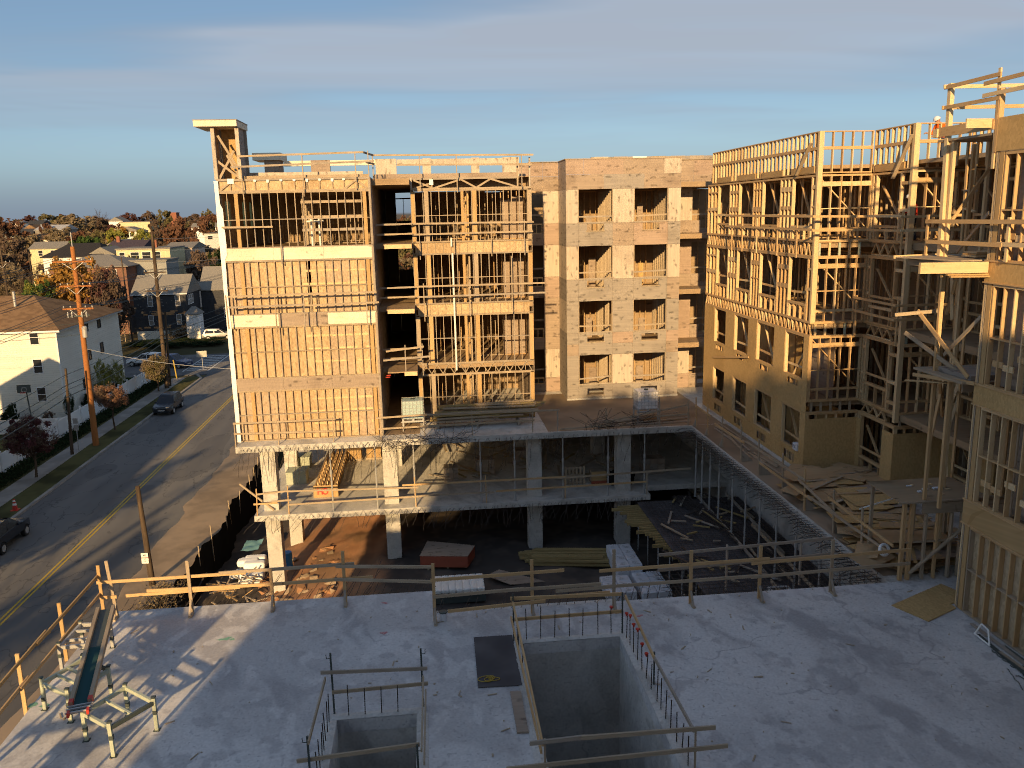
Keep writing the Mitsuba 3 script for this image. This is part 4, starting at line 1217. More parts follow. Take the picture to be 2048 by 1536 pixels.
for q in range(2):
    beam(LD2, 'edge_beam', (12.58, 20.32 - .046 * q, P + 9.55), (14.46 - .03 * q, 20.32 - .046 * q, P + 9.53), .044, .28, NEW2)
for q in range(2):
    beam(LD2, 'lower_beam', (13.36 + .06 * q, 20.34 - .05 * q, P + 9.36 - .05 * q), (14.48, 20.34 - .05 * q, P + 9.345 - .05 * q), .09, .04, [LVL, NEW2])
for x in (13.9, 14.3):
    beam(LD2, 'joist', (x, 20.4, P + 9.55), (x, 23.0, P + 9.55), .04, .22, OLD)
for q, (x, y) in enumerate(((XN + .04, 22.3), (XN + 1.3, 23.3), (XN + 1.6, 21.2))):
    block(LD2, 'post', x, x + .09, y, y + .09, P + 6.5, P + 12.84, FRESH)
beam(LD2, 'brace', (XN + .1, 22.3, P + 10.6), (XN + 1.5, 22.5, P + 12.4), .04, .09, FRESH)
beam(LD2, 'brace', (XN + .05, 20.6, P + 10.9), (XN + .6, 22.6, P + 9.8), .04, .09, OLD)
for q in range(3):
    block(LD2, 'stacked_board', XN + .2 + .1 * q, XN + 2.0, 21.2 + .12 * q, 21.8 + .1 * q, P + 9.72 + .045 * q, P + 9.76 + .045 * q, [NEW2, LVL])
guardrail('fresh guardrail of two long boards in front of the top storey landing', [((XN - .1, 23.0, P + 9.7), (XN - .1, 23.0, P + 10.85)), ((XN - .1, 19.6, P + 9.7), (XN - .1, 19.6, P + 10.8))],
          [((XN - .16, 23.0, P + 10.66), (XN - .16, 16.5, P + 10.7)), ((XN - .17, 22.9, P + 10.10), (XN - .17, 19.7, P + 10.12)), ((XN - .15, 19.9, P + 10.13), (XN - .15, 16.5, P + 10.15))], FRESH, rh=.11)
LD3 = thing('second_storey_landing', 'shadowed timber landing with crossed braces two storeys up beside the right edge', 'landing')
block(LD3, 'deck_board', XN - .2, XN + 2.6, 20.7, 23.0, P + 6.36, P + 6.42, OLD)
beam(LD3, 'front_board', (XN - .25, 22.9, P + 6.22), (XN - .05, 20.4, P + 6.44), .04, .10, NEW)
beam(LD3, 'front_board', (XN - .6, 22.7, P + 6.10), (XN + .1, 21.6, P + 6.2), .12, .03, NEW)
beam(LD3, 'bearer', (XN + .3, 21.4, P + 6.14), (XN + 1.4, 21.4, P + 6.14), .06, .34, OLD)
for q, (x, y, zt_) in enumerate(((XN + .02, 22.3, 9.6), (XN + 1.2, 23.2, 9.6), (XN + 1.5, 21.1, 9.6))):
    block(LD3, 'post', x, x + .09, y, y + .09, P + (2.5 if q == 0 else 0), P + zt_, FRESH)
block(LD3, 'post', XN + .0, XN + .09, 21.55, 21.64, P + 2.5, P + 6.3, NEW)
beam(LD3, 'brace', (XN - .2, 23.0, P + 8.1), (XN + .1, 20.9, P + 6.5), .04, .12, NEW)
beam(LD3, 'brace', (XN + .1, 20.6, P + 8.2), (XN + .2, 22.2, P + 6.9), .04, .10, OLD)
beam(LD3, 'brace', (XN - .3, 23.4, P + 7.4), (XN + .3, 21.6, P + 6.5), .04, .12, OLD)
beam(LD3, 'brace', (XN + .3, 22.8, P + 8.1), (XN - .9, 23.0, P + 8.0), .04, .10, OLD)
block(LD3, 'carton_board', XN + .1, XN + 1.0, 20.8, 22.2, P + 6.43, P + 6.56, [GREY])
LD1 = thing('low_landing', 'low timber landing on short studs covered with scraps beside the stud wall', 'landing')
LX0, LX1, LY0, LY1, LZ = 13.75, 16.6, 22.2, 24.2, P + 2.5
block(LD1, 'deck_board', LX0, LX1, LY0, LY1, LZ - .03, LZ, FLOOR)
beam(LD1, 'edge_board', (LX0 - .1, LY0 - .02, LZ - .02), (LX1, LY0 - .02, LZ + .0), .04, .05, OLD)
block(LD1, 'header', 14.45, LX1, LY0, LY0 + .05, LZ - .40, LZ - .06, OLD)
for x in (13.86, 14.10, 14.58, 14.95, 15.4, 15.72):
    block(LD1, 'stud', x, x + (.10 if x < 14.2 else .06), LY0 + .0, LY0 + .11, P + .01, LZ - (.06 if x < 14.2 else .42), [OLD, NEW])
block(LD1, 'cross_piece', 13.9, 15.8, LY0 + .03, LY0 + .08, P + 1.18, P + 1.23, OLD)
beam(LD1, 'brace', (14.15, LY0 - .04, P + .25), (15.7, LY0 - .04, P + 1.55), .04, .13, OLD, up=(0, 1, 0))
for x, y in ((13.86, 24.0), (15.3, 24.0), (16.4, 24.0)):
    block(LD1, 'stud', x, x + .09, y, y + .09, P + .01, LZ - .06, OLD)
for q in range(14):
    x, y = 15.0 + rng.uniform(-.4, .9), 23.0 + rng.uniform(-.4, .6)
    block(LD1, 'scrap', x, x + rng.uniform(.05, .2), y, y + rng.uniform(.04, .12), LZ + .002, LZ + rng.uniform(.02, .05), [NEW2, OLD, SHEET])
TB = thing('temporary_bracing', 'loose criss cross boards nailed between the landings and the bays at the right', 'bracing')
for p0, p1 in (((15.9, 24.4, 3.4), (17.6, 26.4, 5.6)), ((16.0, 24.3, 5.9), (18.4, 27.6, 3.6)), ((16.2, 24.0, 0.1), (16.2, 24.0, 6.3)), ((17.2, 25.0, 0.1), (17.2, 25.0, 9.2)), ((16.3, 24.0, 4.4), (19.2, 27.8, 4.5)), ((16.3, 24.0, 5.1), (19.2, 27.8, 5.2)),
               ((16.2, 24.2, 7.6), (18.8, 28.4, 9.2)), ((16.1, 24.0, 9.0), (18.8, 28.4, 7.2)), ((18.3, 27.2, 0.1), (18.3, 27.2, 6.0)), ((16.6, 24.4, 1.2), (18.9, 28.0, 1.3)), ((16.6, 24.4, 2.4), (18.9, 28.0, 2.4)), ((16.4, 23.9, 10.9), (19.0, 28.4, 11.0)), ((16.4, 23.9, 11.5), (19.0, 28.4, 11.6)), ((16.9, 24.9, 9.8), (17.0, 24.9, 12.6)), ((18.2, 27.0, 6.4), (18.2, 27.1, 12.4))):
    beam(TB, 'board', (p0[0], p0[1], P + p0[2]), (p1[0], p1[1], P + p1[2]), .045, .10, FRESH + [OLD], up=(0, 1, 0))
tg = thing('plywood_offcut', 'curled plywood sheet propped at the back corner of the low landing', 'plywood sheet')
Vc = []
for q in range(10):
    t_ = q / 9
    Vc += [(13.2 + 1.3 * t_, 25.2 - .3 * t_, P + 2.45 + .25 * (1 - math.cos(t_ * 1.4))), (13.3 + 1.3 * t_, 24.3 - .3 * t_, P + 2.75 + .3 * t_)]
Vc = np.array(Vc)
Fc = []
for q in range(9):
    a = 2 * q
    Fc += [(a, a + 1, a + 3), (a, a + 3, a + 2)]
Fc = np.array(Fc)
Vb = Vc + [0, .008, .016]
add('sheet', mikit.ply((np.vstack([Vc, Vb]), np.vstack([Fc, Fc[:, ::-1] + len(Vc)])), TAN), tg)

# ==== things on the near deck =======================================================================
def rail_post(x, y, z0, h, mat, lean=(0, 0)):
    return ((x, y, z0), (x + lean[0], y + lean[1], z0 + h))


def deck_guard(label, posts, rails, mat, feet=True, axis=0):
    t = guardrail(label, posts, rails, mat, pw=.09, ph=.045)
    if feet:
        for p0, p1 in posts:
            if axis == 0:
                block(t, 'foot', p0[0] - .03, p0[0] + .06, p0[1] - .32, p0[1] - .03, P, P + .05, OLD)
                beam(t, 'foot_brace', (p0[0], p0[1] - .30, P + .05), (p0[0], p0[1] - .03, P + .42), .03, .06, OLD2, up=(1, 0, 0))
    return t


deck_guard('sunlit orange guardrail along the left side of the near deck', [rail_post(-9.84, 21.29, P - .2, 1.65, LVL), rail_post(-9.74, 18.76, P - .2, 1.62, LVL), rail_post(-9.66, 15.9, P - .2, 1.6, LVL), rail_post(-9.58, 23.3, P - .2, 1.8, LVL)],
           [((-9.62, 23.45, 8.27), (-9.60, 19.4, 8.29)), ((-9.64, 20.0, 8.31), (-9.58, 14.8, 8.26)), ((-9.62, 23.4, 7.72), (-9.60, 18.4, 7.71)), ((-9.64, 18.9, 7.73), (-9.58, 14.8, 7.70)), ((-9.66, 20.05, 8.22), (-9.66, 20.25, 8.20))], [LVL, NEW], feet=False)
deck_guard('sunlit guardrail along the far edge of the near deck, left stretch', [rail_post(-9.22, 23.3, P, 1.72, NEW, (-.12, 0)), rail_post(-7.10, 23.2, P, 1.62, LVL), rail_post(-4.80, 23.2, P, 1.2, OLD), rail_post(-2.72, 23.2, P, 1.62, NEW)],
           [((-9.66, 23.26, 8.10), (-5.5, 23.25, 8.13)), ((-6.25, 23.22, 8.17), (-2.4, 23.22, 8.21)), ((-9.62, 23.26, 7.63), (-9.15, 23.26, 7.63)), ((-8.9, 23.26, 7.64), (-5.7, 23.26, 7.68)), ((-8.3, 23.24, 7.76), (-4.5, 23.22, 7.72)), ((-5.0, 23.27, 7.70), (-1.9, 23.24, 7.74)), ((-2.95, 23.20, 8.17), (-.15, 22.5, 8.27)), ((-3.0, 23.20, 7.76), (-.18, 22.45, 7.84))], [NEW, OLD])
deck_guard('shaded guardrail along the far edge of the near deck, right stretch', [rail_post(-.12, 21.7, P, 1.72, OLD), rail_post(2.64, 21.75, P, 1.63, OLD), rail_post(4.98, 21.7, P, 1.8, OLD), rail_post(7.22, 21.68, P, 1.64, OLD), rail_post(9.28, 21.7, P, 1.64, OLD), rail_post(11.5, 21.8, P, 1.64, OLD)],
           [((-.2, 21.68, 8.24), (3.55, 21.7, 8.27)), ((1.8, 21.66, 7.80), (4.6, 21.7, 7.79)), ((-.15, 21.68, 7.74), (2.4, 21.68, 7.80)), ((4.55, 21.66, 8.20), (9.55, 21.68, 8.24)), ((4.4, 21.66, 7.70), (9.3, 21.68, 7.72)), ((9.0, 21.64, 8.13), (13.9, 21.75, 8.20)), ((9.0, 21.64, 7.71), (13.9, 21.75, 7.77)), ((3.3, 21.66, 7.68), (5.0, 21.66, 7.70)), ((.25, 21.62, 7.3), (3.0, 21.62, 7.42)), ((3.0, 22.3, 7.18), (5.0, 22.3, 7.22))], [OLD, NEW])
guardrail('grey guardrail crossing low over the dark pit beyond the near deck', [((9.0, 23.6, 6.4), (9.0, 23.6, 7.9)), ((11.4, 23.6, 6.4), (11.4, 23.6, 7.9))], [((6.8, 23.5, 7.75), (12.4, 23.5, 7.95)), ((6.8, 23.5, 7.25), (12.4, 23.5, 7.42))], OLD2)
gk = guardrail('weathered guardrail along the walkway edge above the pit', [((13.75, y, P), (13.72, y + .05, P + h)) for y, h in ((41.0, 1.55), (39.2, 1.6), (37.1, 1.5), (34.7, 1.6), (32.7, 1.55), (30.3, 1.65), (28.35, 1.65), (26.1, 1.55), (24.2, 1.6))],
          [((13.68, 41.0, P + 1.12), (13.66, 38.6, P + 1.16)), ((13.68, 38.0, P + .9), (13.66, 34.2, P + 1.0)), ((13.68, 34.0, P + 1.1), (13.64, 28.2, P + 1.24)), ((13.66, 32.5, P + .62), (13.64, 27.6, P + .68)), ((13.66, 28.8, P + 1.1), (13.66, 25.6, P + .75)), ((13.64, 27.9, P + .74), (13.66, 22.5, P + .82)), ((13.66, 26.4, P + 1.2), (13.66, 22.3, P + 1.1))], [OLD, NEW])
for y in (41.0, 39.2, 37.1, 34.7, 32.7, 30.3, 28.35, 26.1, 24.2):
    extrude(gk, 'gusset', Polygon([(13.55, P + .01), (13.78, P + .01), (13.76, P + .5)]) if y > 36 else Polygon([(13.76, P + .01), (14.3, P + .01), (13.78, P + .5)]), y - .02, y + .02, OLD2, 'xz')
# metal table frames
def table_frame(label, legs, cross, top_mat, group=None):
    t = thing('table_frame', label, 'metal frame', group)
    top = []
    for i, (x, y) in enumerate(legs):
        h = .80 + rng.uniform(-.03, .02)
        beam(t, 'leg', (x, y, P), (x + rng.uniform(-.015, .015), y, P + h), .075, .075, top_mat, up=(0, 1, 0))
        block(t, 'socket', x - .045, x + .045, y - .045, y + .045, P + h - .005, P + h + .03, IRON)
        zb = rng.choice([.22, .40, .30])
        block(t, 'band', x - .042, x + .042, y - .042, y + .042, P + zb, P + zb + .10, IRON)
        block(t, 'foot_plate', x - .07, x + .07, y - .07, y + .07, P + .001, P + .012, IRON)
        top.append((x, y, P + .66 + .01 * i))
    n = len(legs)
    for i in range(n):
        beam(t, 'top_rail', top[i], top[(i + 1) % n], .06, .09, top_mat if (i + len(label)) % 4 else IRON)
    for q in cross:
        a, b_ = np.array(top[0]) * (1 - q) + np.array(top[3]) * q, np.array(top[1]) * (1 - q) + np.array(top[2]) * q
        beam(t, 'cross_rail', a, b_, .05, .07, top_mat)
    return t


table_frame('pale green metal frame in the middle of the group by the left rail', [(-9.27, 18.69), (-8.45, 18.08), (-7.89, 19.04), (-8.70, 19.66)], (.35, .62), GREEN)
table_frame('pale green metal frame nearest the camera in the lower left', [(-7.82, 17.31), (-7.02, 16.65), (-6.38, 17.49), (-7.22, 18.19)], (.5,), GREEN)
table_frame('pale metal frame with timber cross pieces closest to the corner of the deck', [(-9.56, 20.38), (-8.72, 20.42), (-8.71, 21.48), (-9.47, 21.52)], (.3, .7), GALV)
# channel shaped formwork beam leaning over the frames
ch = thing('formwork_channel', 'long brown timber channel with red painted ends lying across the metal frames', 'formwork beam')
p0, p1 = np.array([-7.82, 17.25, P + .93]), np.array([-8.98, 22.0, P + .88])
dirv = (p1 - p0) / np.linalg.norm(p1 - p0)
sd = np.cross(dirv, [0, 0, 1])
sd /= np.linalg.norm(sd)
scene['bsdf_teal_ply'] = two({'type': 'diffuse', 'reflectance': rgb((.035, .085, .09))})
for s in (-.19, .19):
    beam(ch, 'side_rail', p0 + sd * s, p1 + sd * s, .085, .15, [OLD])
    beam(ch, 'red_end', p0 + sd * s - dirv * .0, p0 + sd * s + dirv * .16, .09, .155, RED)
    beam(ch, 'red_end', p0 + sd * s - dirv * .42, p0 + sd * s - dirv * .28, .05, .10, RED)
beam(ch, 'web', p0 + [0, 0, -.03], p0 * .45 + p1 * .55 + [0, 0, -.03], .30, .03, 'bsdf_teal_ply')
beam(ch, 'web', p0 * .449 + p1 * .551 + [0, 0, -.03], p1 + [0, 0, -.03], .30, .03, IRON)
for q in (.0, .12, .26):
    beam(ch, 'end_bar', p0 - dirv * (.05 + q) - sd * .26, p0 - dirv * (.05 + q) + sd * .26, .035, .035, GALV)
beam(ch, 'end_plate', p0 - dirv * .30 + [0, 0, -.03], p0 - dirv * .04 + [0, 0, -.03], .46, .03, IRON)
# large shaft: guard boards and starter bars
sg = thing('shaft_guardrail', 'timber guardrail boards around the large square shaft opening', 'guardrail')
for a, b_ in (((1.88, 20.32, P + 1.20), (4.92, 20.32, P + 1.12)), ((1.98, 20.32, P + .60), (4.92, 20.32, P + .62)), ((5.02, 20.5, P + .96), (4.99, 17.5, P + .84)), ((5.0, 17.7, P + .82), (5.0, 14.6, P + .89)), ((1.95, 20.4, P + 1.1), (1.93, 14.6, P + .86)), ((1.90, 20.4, P + .62), (1.90, 14.6, P + .70)),
              ((1.67, 14.6, P + .91), (2.8, 14.6, P + .95)), ((2.7, 14.57, P + .96), (5.45, 14.6, P + .92)), ((1.2, 14.62, P + .37), (5.72, 14.6, P + .48))):
    beam(sg, 'rail', a, b_, .04, .09, AGED if a[1] < 20 else NEW)
for x, y, h in ((1.95, 20.28, 1.35), (4.88, 20.25, 1.2), (5.06, 17.75, .85), (1.98, 14.66, .95), (5.06, 14.66, .9)):
    beam(sg, 'post', (x, y, P), (x, y, P + h), .035, .035, IRON if y > 15 else OLD, up=(0, 1, 0))
sr = thing('shaft_starter_bars', 'upright reinforcing bars with red caps around the large shaft opening', 'reinforcing bars')
bars = [(2.3 + .38 * q + rng.uniform(-.02, .02), 20.27, .85 + rng.uniform(-.1, .1), q == 6) for q in range(7)] + [(4.93, y + rng.uniform(-.03, .03), h_, c) for y, h_, c in
        ((20.0, .72, True), (19.6, .86, True), (19.2, .8, True), (18.8, .88, True), (18.4, .72, True), (18.0, .68, True), (17.5, .66, False), (17.0, .85, False), (16.7, .80, False), (16.3, .75, False), (15.95, .72, False), (15.5, .74, False), (15.1, .72, False), (14.7, .7, False))] + [(2.02, 20.0, .62, False), (2.0, 19.6, .6, False), (2.04, 19.1, .55, False)]
for x, y, h_, cap in bars:
    k = tube(sr, 'bar', [(x, y, P), (x + rng.uniform(-.02, .03), y + rng.uniform(-.03, .03), P + h_)], .0125, STEEL, 6)
    if cap:
        c_ = trimesh.creation.cylinder(.05, .03, sections=10)
        c_.apply_translation([x, y, P + h_ + .01])
        c2_ = trimesh.creation.cylinder(.022, .07, sections=8)
        c2_.apply_translation([x, y, P + h_ - .03])
        add('cap', mikit.ply(trimesh.util.concatenate([c_, c2_]), RED, smooth=40), sr)
# small shaft
sg = thing('shaft_guardrail', 'timber guardrail boards and steel posts around the small shaft opening', 'guardrail')
for a, b_ in (((-2.72, 17.55, P + 1.07), (-.32, 17.55, P + .98)), ((-2.5, 17.55, P + .56), (-.32, 17.55, P + .60)), ((-2.62, 17.5, P + .95), (-2.66, 15.0, P + 1.05)), ((-.42, 17.5, P + .8), (-.46, 14.9, P + .75)), ((-.38, 17.5, P + .45), (-.42, 14.9, P + .45)), ((-2.95, 15.2, P + .53), (-.5, 15.2, P + .68))):
    beam(sg, 'rail', a, b_, .035, .085, AGED)
for x, y, h in ((-2.48, 17.58, 1.52), (-.45, 17.6, 1.46), (-2.7, 15.15, 1.1), (-.55, 15.15, .7)):
    beam(sg, 'post', (x, y, P), (x, y, P + h), .04, .04, IRON, up=(0, 1, 0))
    tube(sg, 'hook', [(x, y - .02, P + h - .12), (x + (.09 if x > -1 else -.09), y - .02, P + h - .12), (x + (.1 if x > -1 else -.1), y - .02, P + h - .02)], .010, IRON, 5)
sr = thing('shaft_starter_bars', 'upright reinforcing bars around the small shaft opening', 'reinforcing bars')
for x, y in [(-2.14 + .37 * q, 17.42) for q in range(4)] + [(-2.56, 17.2 - .33 * q) for q in range(7)]:
    tube(sr, 'bar', [(x, y, P), (x + rng.uniform(-.02, .02), y + rng.uniform(-.04, .04), P + .72 + rng.uniform(-.08, .08))], .0125, STEEL, 6)
# loose things on the deck
t = thing('dark_board', 'dark square sheet lying on the deck left of the large shaft', 'board')
extrude(t, 'sheet', Polygon([(.90, 20.58), (1.93, 20.56), (1.92, 18.12), (.86, 18.16)]), P + .006, P + .03, 'bsdf_dark_sheet', 'xy')
noisy('dark_sheet', (.085, .078, .08), (.13, .12, .12), 1.2, 4)
t = thing('rope_coil', 'tangled coil of yellow rope on the dark sheet', 'rope')
q = np.linspace(0, 26, 120)
add('rope', mikit.ply(trimesh.Trimesh(*tube_mesh(np.stack([1.15 + (.12 + .06 * np.sin(q * .37)) * np.cos(q) + .10 * np.sin(q * .21), 18.45 + (.09 + .05 * np.cos(q * .29)) * np.sin(q), P + .045 + .012 * np.sin(q * 1.7) + q * .0006], -1), .009, 5), process=False), YELLOW, smooth=60), t)
t = thing('deck_plank', 'short pale plank lying on the deck beside the large shaft', 'plank')
extrude(t, 'plank', Polygon([(1.60, 17.86), (1.85, 17.84), (1.84, 16.24), (1.59, 16.26)]), P + .005, P + .05, TAN, 'xy')
t = thing('paint_bucket', 'white bucket with a dark lid by the far edge of the deck', 'bucket')
m = trimesh.creation.revolve(np.array([[0, 0], [.095, 0], [.11, .22], [.115, .22], [.115, .235], [.0, .235]]), sections=20)
m.apply_translation([.12, 21.72, P])
add('body', mikit.ply(m, SHEET, smooth=30), t)
m = trimesh.creation.revolve(np.array([[0, .236], [.122, .236], [.122, .262], [.10, .268], [0, .268]]), sections=20)
m.apply_translation([.12, 21.72, P])
add('lid', mikit.ply(m, IRON, smooth=30), t)
t = thing('plywood_sheet', 'full plywood sheet lying flat on the deck against the stud wall', 'plywood sheet')
extrude(t, 'sheet', Polygon([(12.78, 20.71), (13.25, 19.69), (14.45, 20.29), (14.45, 20.56), (15.35, 20.72), (14.96, 21.8)]), P + .006, P + .03, GOLD, 'xy')
t = thing('pipe_offcut', 'white plastic pipe bent to a triangle at the foot of the stud wall', 'pipe')
for a, b_ in (((14.0, 18.86, P + .06), (13.98, 18.2, P + .05)), ((14.02, 18.84, P + .06), (14.22, 18.9, P + .28)), ((14.22, 18.9, P + .28), (14.2, 18.6, P + .26)), ((14.2, 18.6, P + .26), (13.98, 18.22, P + .05))):
    tube(t, 'pipe', [a, b_], .022, PVC, 8)
t = thing('loose_lumber', 'dark boards and pipes lying along the foot of the stud wall', 'lumber')
for q in range(9):
    x = 14.02 + rng.uniform(0, .34)
    y = 19.4 - q * .55 + rng.uniform(-.2, .2)
    beam(t, 'board', (x, y, P + .03 + .03 * rng.random()), (x + rng.uniform(-.12, .1), y - rng.uniform(1, 2.4), P + .04), .09, .04, [OLD2, OLD, IRON])
t = thing('black_hose', 'tangled dark hose lying beside the stud wall', 'hose')
for q in range(6):
    x, y = 13.85 + rng.uniform(-.2, .15), 18.1 - .3 * q + rng.uniform(-.3, .2)
    pts = [(x, y, P + .02)]
    for s in range(7):
        pts.append((pts[-1][0] + rng.uniform(-.10, .11), pts[-1][1] - rng.uniform(.03, .2), P + .015 + rng.uniform(0, .02)))
    tube(t, 'hose', pts, rng.uniform(.008, .016), IRON, 5)
t = thing('wood_scraps', 'small wood offcuts and sawdust scattered over the deck', 'scraps')
b = MB()
for q in range(150):
    x, y = rng.uniform(-9, 14), rng.uniform(14.2, 22.6)
    if (1.7 < x < 5.2 and y < 20.6) or (-2.8 < x < -.2 and y < 17.8):
        continue
    a_ = rng.uniform(0, 3.14)
    L = rng.choice([.03, .05, .05, .09, .22])
    b.beam((x, y, P + .014), (x + L * math.cos(a_), y + L * math.sin(a_), P + .014), rng.uniform(.012, .04), .014)
b.build(t, 'offcuts', OLD)
labels[t]['kind'] = 'stuff'


def splat(label, x, y, r, mat, n=3):
    t = thing('spray_mark', label, 'paint mark')
    ms = MB()
    for q in range(n):
        a_ = np.linspace(0, 2 * np.pi, 11)[:-1]
        cx, cy = x + rng.uniform(-r, r), y + rng.uniform(-r, r) * .5
        rr = r * (.35 + .4 * np.array([rng.random() for _ in a_]))
        vv = np.vstack([np.stack([cx + rr * np.cos(a_), cy + rr * .6 * np.sin(a_), a_ * 0 + P + .004 + q * .0004], 1), [[cx, cy, P + .004 + q * .0004]]])
        ms.raw(vv, [(i_, (i_ + 1) % 10, 10) for i_ in range(10)])
    ms.build(t, 'paint', mat)


splat('pink spray mark on the deck near the far guardrail', -1.53, 23.0, .10, CHALK)
splat('pink spray mark on the middle of the shaded deck', -1.55, 21.2, .10, CHALK)
splat('pink spray mark right of the large shaft', 5.63, 21.17, .10, CHALK)
splat('pink spray mark under the leaning formwork channel', -9.0, 21.5, .10, CHALK)
splat('green spray mark at the edge of the sunlight on the deck', -5.75, 21.5, .16, SPRAY, 5)
splat('green spray mark by the left guardrail', -9.5, 18.9, .18, SPRAY, 5)

# ==== things on the podium ==========================================================================
def tote(x0, y0, z0, label, mat, fill=None):
    t = thing('liquid_tote', label, 'container')
    w, d, h = 1.16, 1.0, 1.02
    m = m3.Manifold.batch_hull([m3.Manifold.sphere(.07, 12).translate([x, y, z]) for x in (x0 + .1, x0 + w - .1) for y in (y0 + .1, y0 + d - .1) for z in (z0 + .18, z0 + h)])
    add('bottle', mikit.ply(m, mat, smooth=40), t)
    c_ = trimesh.creation.cylinder(.11, .06, sections=16)
    c_.apply_translation([x0 + w / 2, y0 + d / 2, z0 + h + .09])
    add('cap', mikit.ply(c_, IRON, smooth=30), t)
    cg = MB()
    for z in np.linspace(z0 + .16, z0 + h + .07, 6):
        cg.tube([(x0, y0, z), (x0 + w, y0, z), (x0 + w, y0 + d, z), (x0, y0 + d, z), (x0, y0, z)], .011, 5)
    for s in np.linspace(0, 1, 7):
        for yy in (y0, y0 + d):
            cg.tube([(x0 + w * s, yy, z0 + .14), (x0 + w * s, yy, z0 + h + .07)], .010, 5)
        for xx in (x0, x0 + w):
            cg.tube([(xx, y0 + d * s, z0 + .14), (xx, y0 + d * s, z0 + h + .07)], .010, 5)
    cg.build(t, 'cage', GALV)
    for yy in (y0 + .02, y0 + d / 2, y0 + d - .02):
        block(t, 'skid', x0, x0 + w, yy - .05, yy + .05, z0, z0 + .05, GALV)
        for xx in (x0 + .05, x0 + w / 2, x0 + w - .05):
            block(t, 'skid_block', xx - .05, xx + .05, yy - .045, yy + .045, z0 + .05, z0 + .14, GALV)
    return t


def tote_stand(x0, y0, z1, label):
    t = thing('steel_stand', label, 'stand')
    for x in (x0 + .04, x0 + 1.12):
        for y in (y0 + .04, y0 + .96):
            block(t, 'leg', x - .03, x + .03, y - .03, y + .03, P + .006, z1 - .05, GALV)
    for y in (y0 + .04, y0 + .96):
        block(t, 'bearer', x0 - .05, x0 + 1.21, y - .032, y + .032, z1 - .05, z1, GALV)


tote(-1.5, 42.75, P + .52, 'caged plastic tote half filled with pale blue liquid beside the dark corridor', TANKLIQ)
tote_stand(-1.5, 42.75, P + .52, 'low steel stand under the half filled tote')
tote(10.95, 42.3, P + .58, 'caged white plastic tote standing alone on the podium in front of the plywood building', TANKWHITE)
tote_stand(10.95, 42.3, P + .58, 'tall steel stand under the white plastic tote')
t = thing('lumber_stack', 'long loose stack of yellow boards in front of the open stud block', 'lumber stack')
for q in range(44):
    lay = q // 8
    x0 = rng.uniform(-.2, .5) + .12 * lay
    L = rng.choice([4.6, 4.9, 5.2, 3.2])
    if L < 4:
        x0 += rng.choice([0, 1.9])
    y = 42.95 + (q % 8) * .13 + rng.uniform(-.03, .03)
    z = P + .36 + lay * .16 + rng.uniform(0, .05)
    beam(t, 'board', (x0, y, z + rng.uniform(-.03, .05)), (x0 + L, y + rng.uniform(-.12, .12), z + rng.uniform(-.03, .06)), .09, .085, [PLANK, PLANK, OLD])
for x in (.3, 2.4, 4.6):
    block(t, 'bearer', x, x + .1, 42.9, 44.1, P + .006, P + .29, OLD2)
t = thing('lumber_stack', 'few thin boards lying on the dusty podium beside the white tote', 'lumber stack')
for q in range(9):
    x0 = 8.2 + rng.uniform(0, 1.6)
    y = 41.6 + .16 * q
    beam(t, 'board', (x0, y, P + .04), (x0 + rng.uniform(2.5, 4.8), y + rng.uniform(.1, .8), P + .05 + .02 * q), .09, .04, [OLD, OLD2, STEEL])
guardrail('weathered guardrail on the podium edge in front of the lumber stack', [((x, 41.4, P), (x, 41.4, P + h)) for x, h in ((-2.55, 1.2), (-.34, 1.2), (2.08, 1.3), (5.2, 1.25), (6.5, 1.1))] ,
          [((-2.75, 41.36, P + 1.13), (-.2, 41.36, P + 1.2)), ((-.4, 41.34, P + 1.2), (6.6, 41.36, P + 1.13)), ((-2.7, 41.36, P + .56), (2.3, 41.36, P + .62)), ((-.1, 41.34, P + .60), (5.3, 41.34, P + .66))], AGED)
guardrail('sagging guardrail on the podium edge near the white tote', [((9.05, 41.4, P), (9.05, 41.4, P + 1.0)), ((11.9, 41.4, P), (11.88, 41.4, P + 1.55)), ((13.4, 41.3, P), (13.4, 41.3, P + 1.4))], [((8.9, 41.36, P + .35), (13.4, 41.36, P + 1.1)), ((11.7, 41.36, P + .55), (13.4, 41.36, P + .6)), ((6.6, 41.36, P + .1), (9.4, 41.36, P + .2))], AGED)
t = thing('orange_flag', 'two small orange flags tied to the guardrail by the dark corridor', 'flag')
for x in (-2.2, -2.15):
    block(t, 'flag', x, x + .22, 42.2, 42.22, P + 3.02 + (x + 2.2) * 2, P + 3.06 + (x + 2.2) * 2, RED)

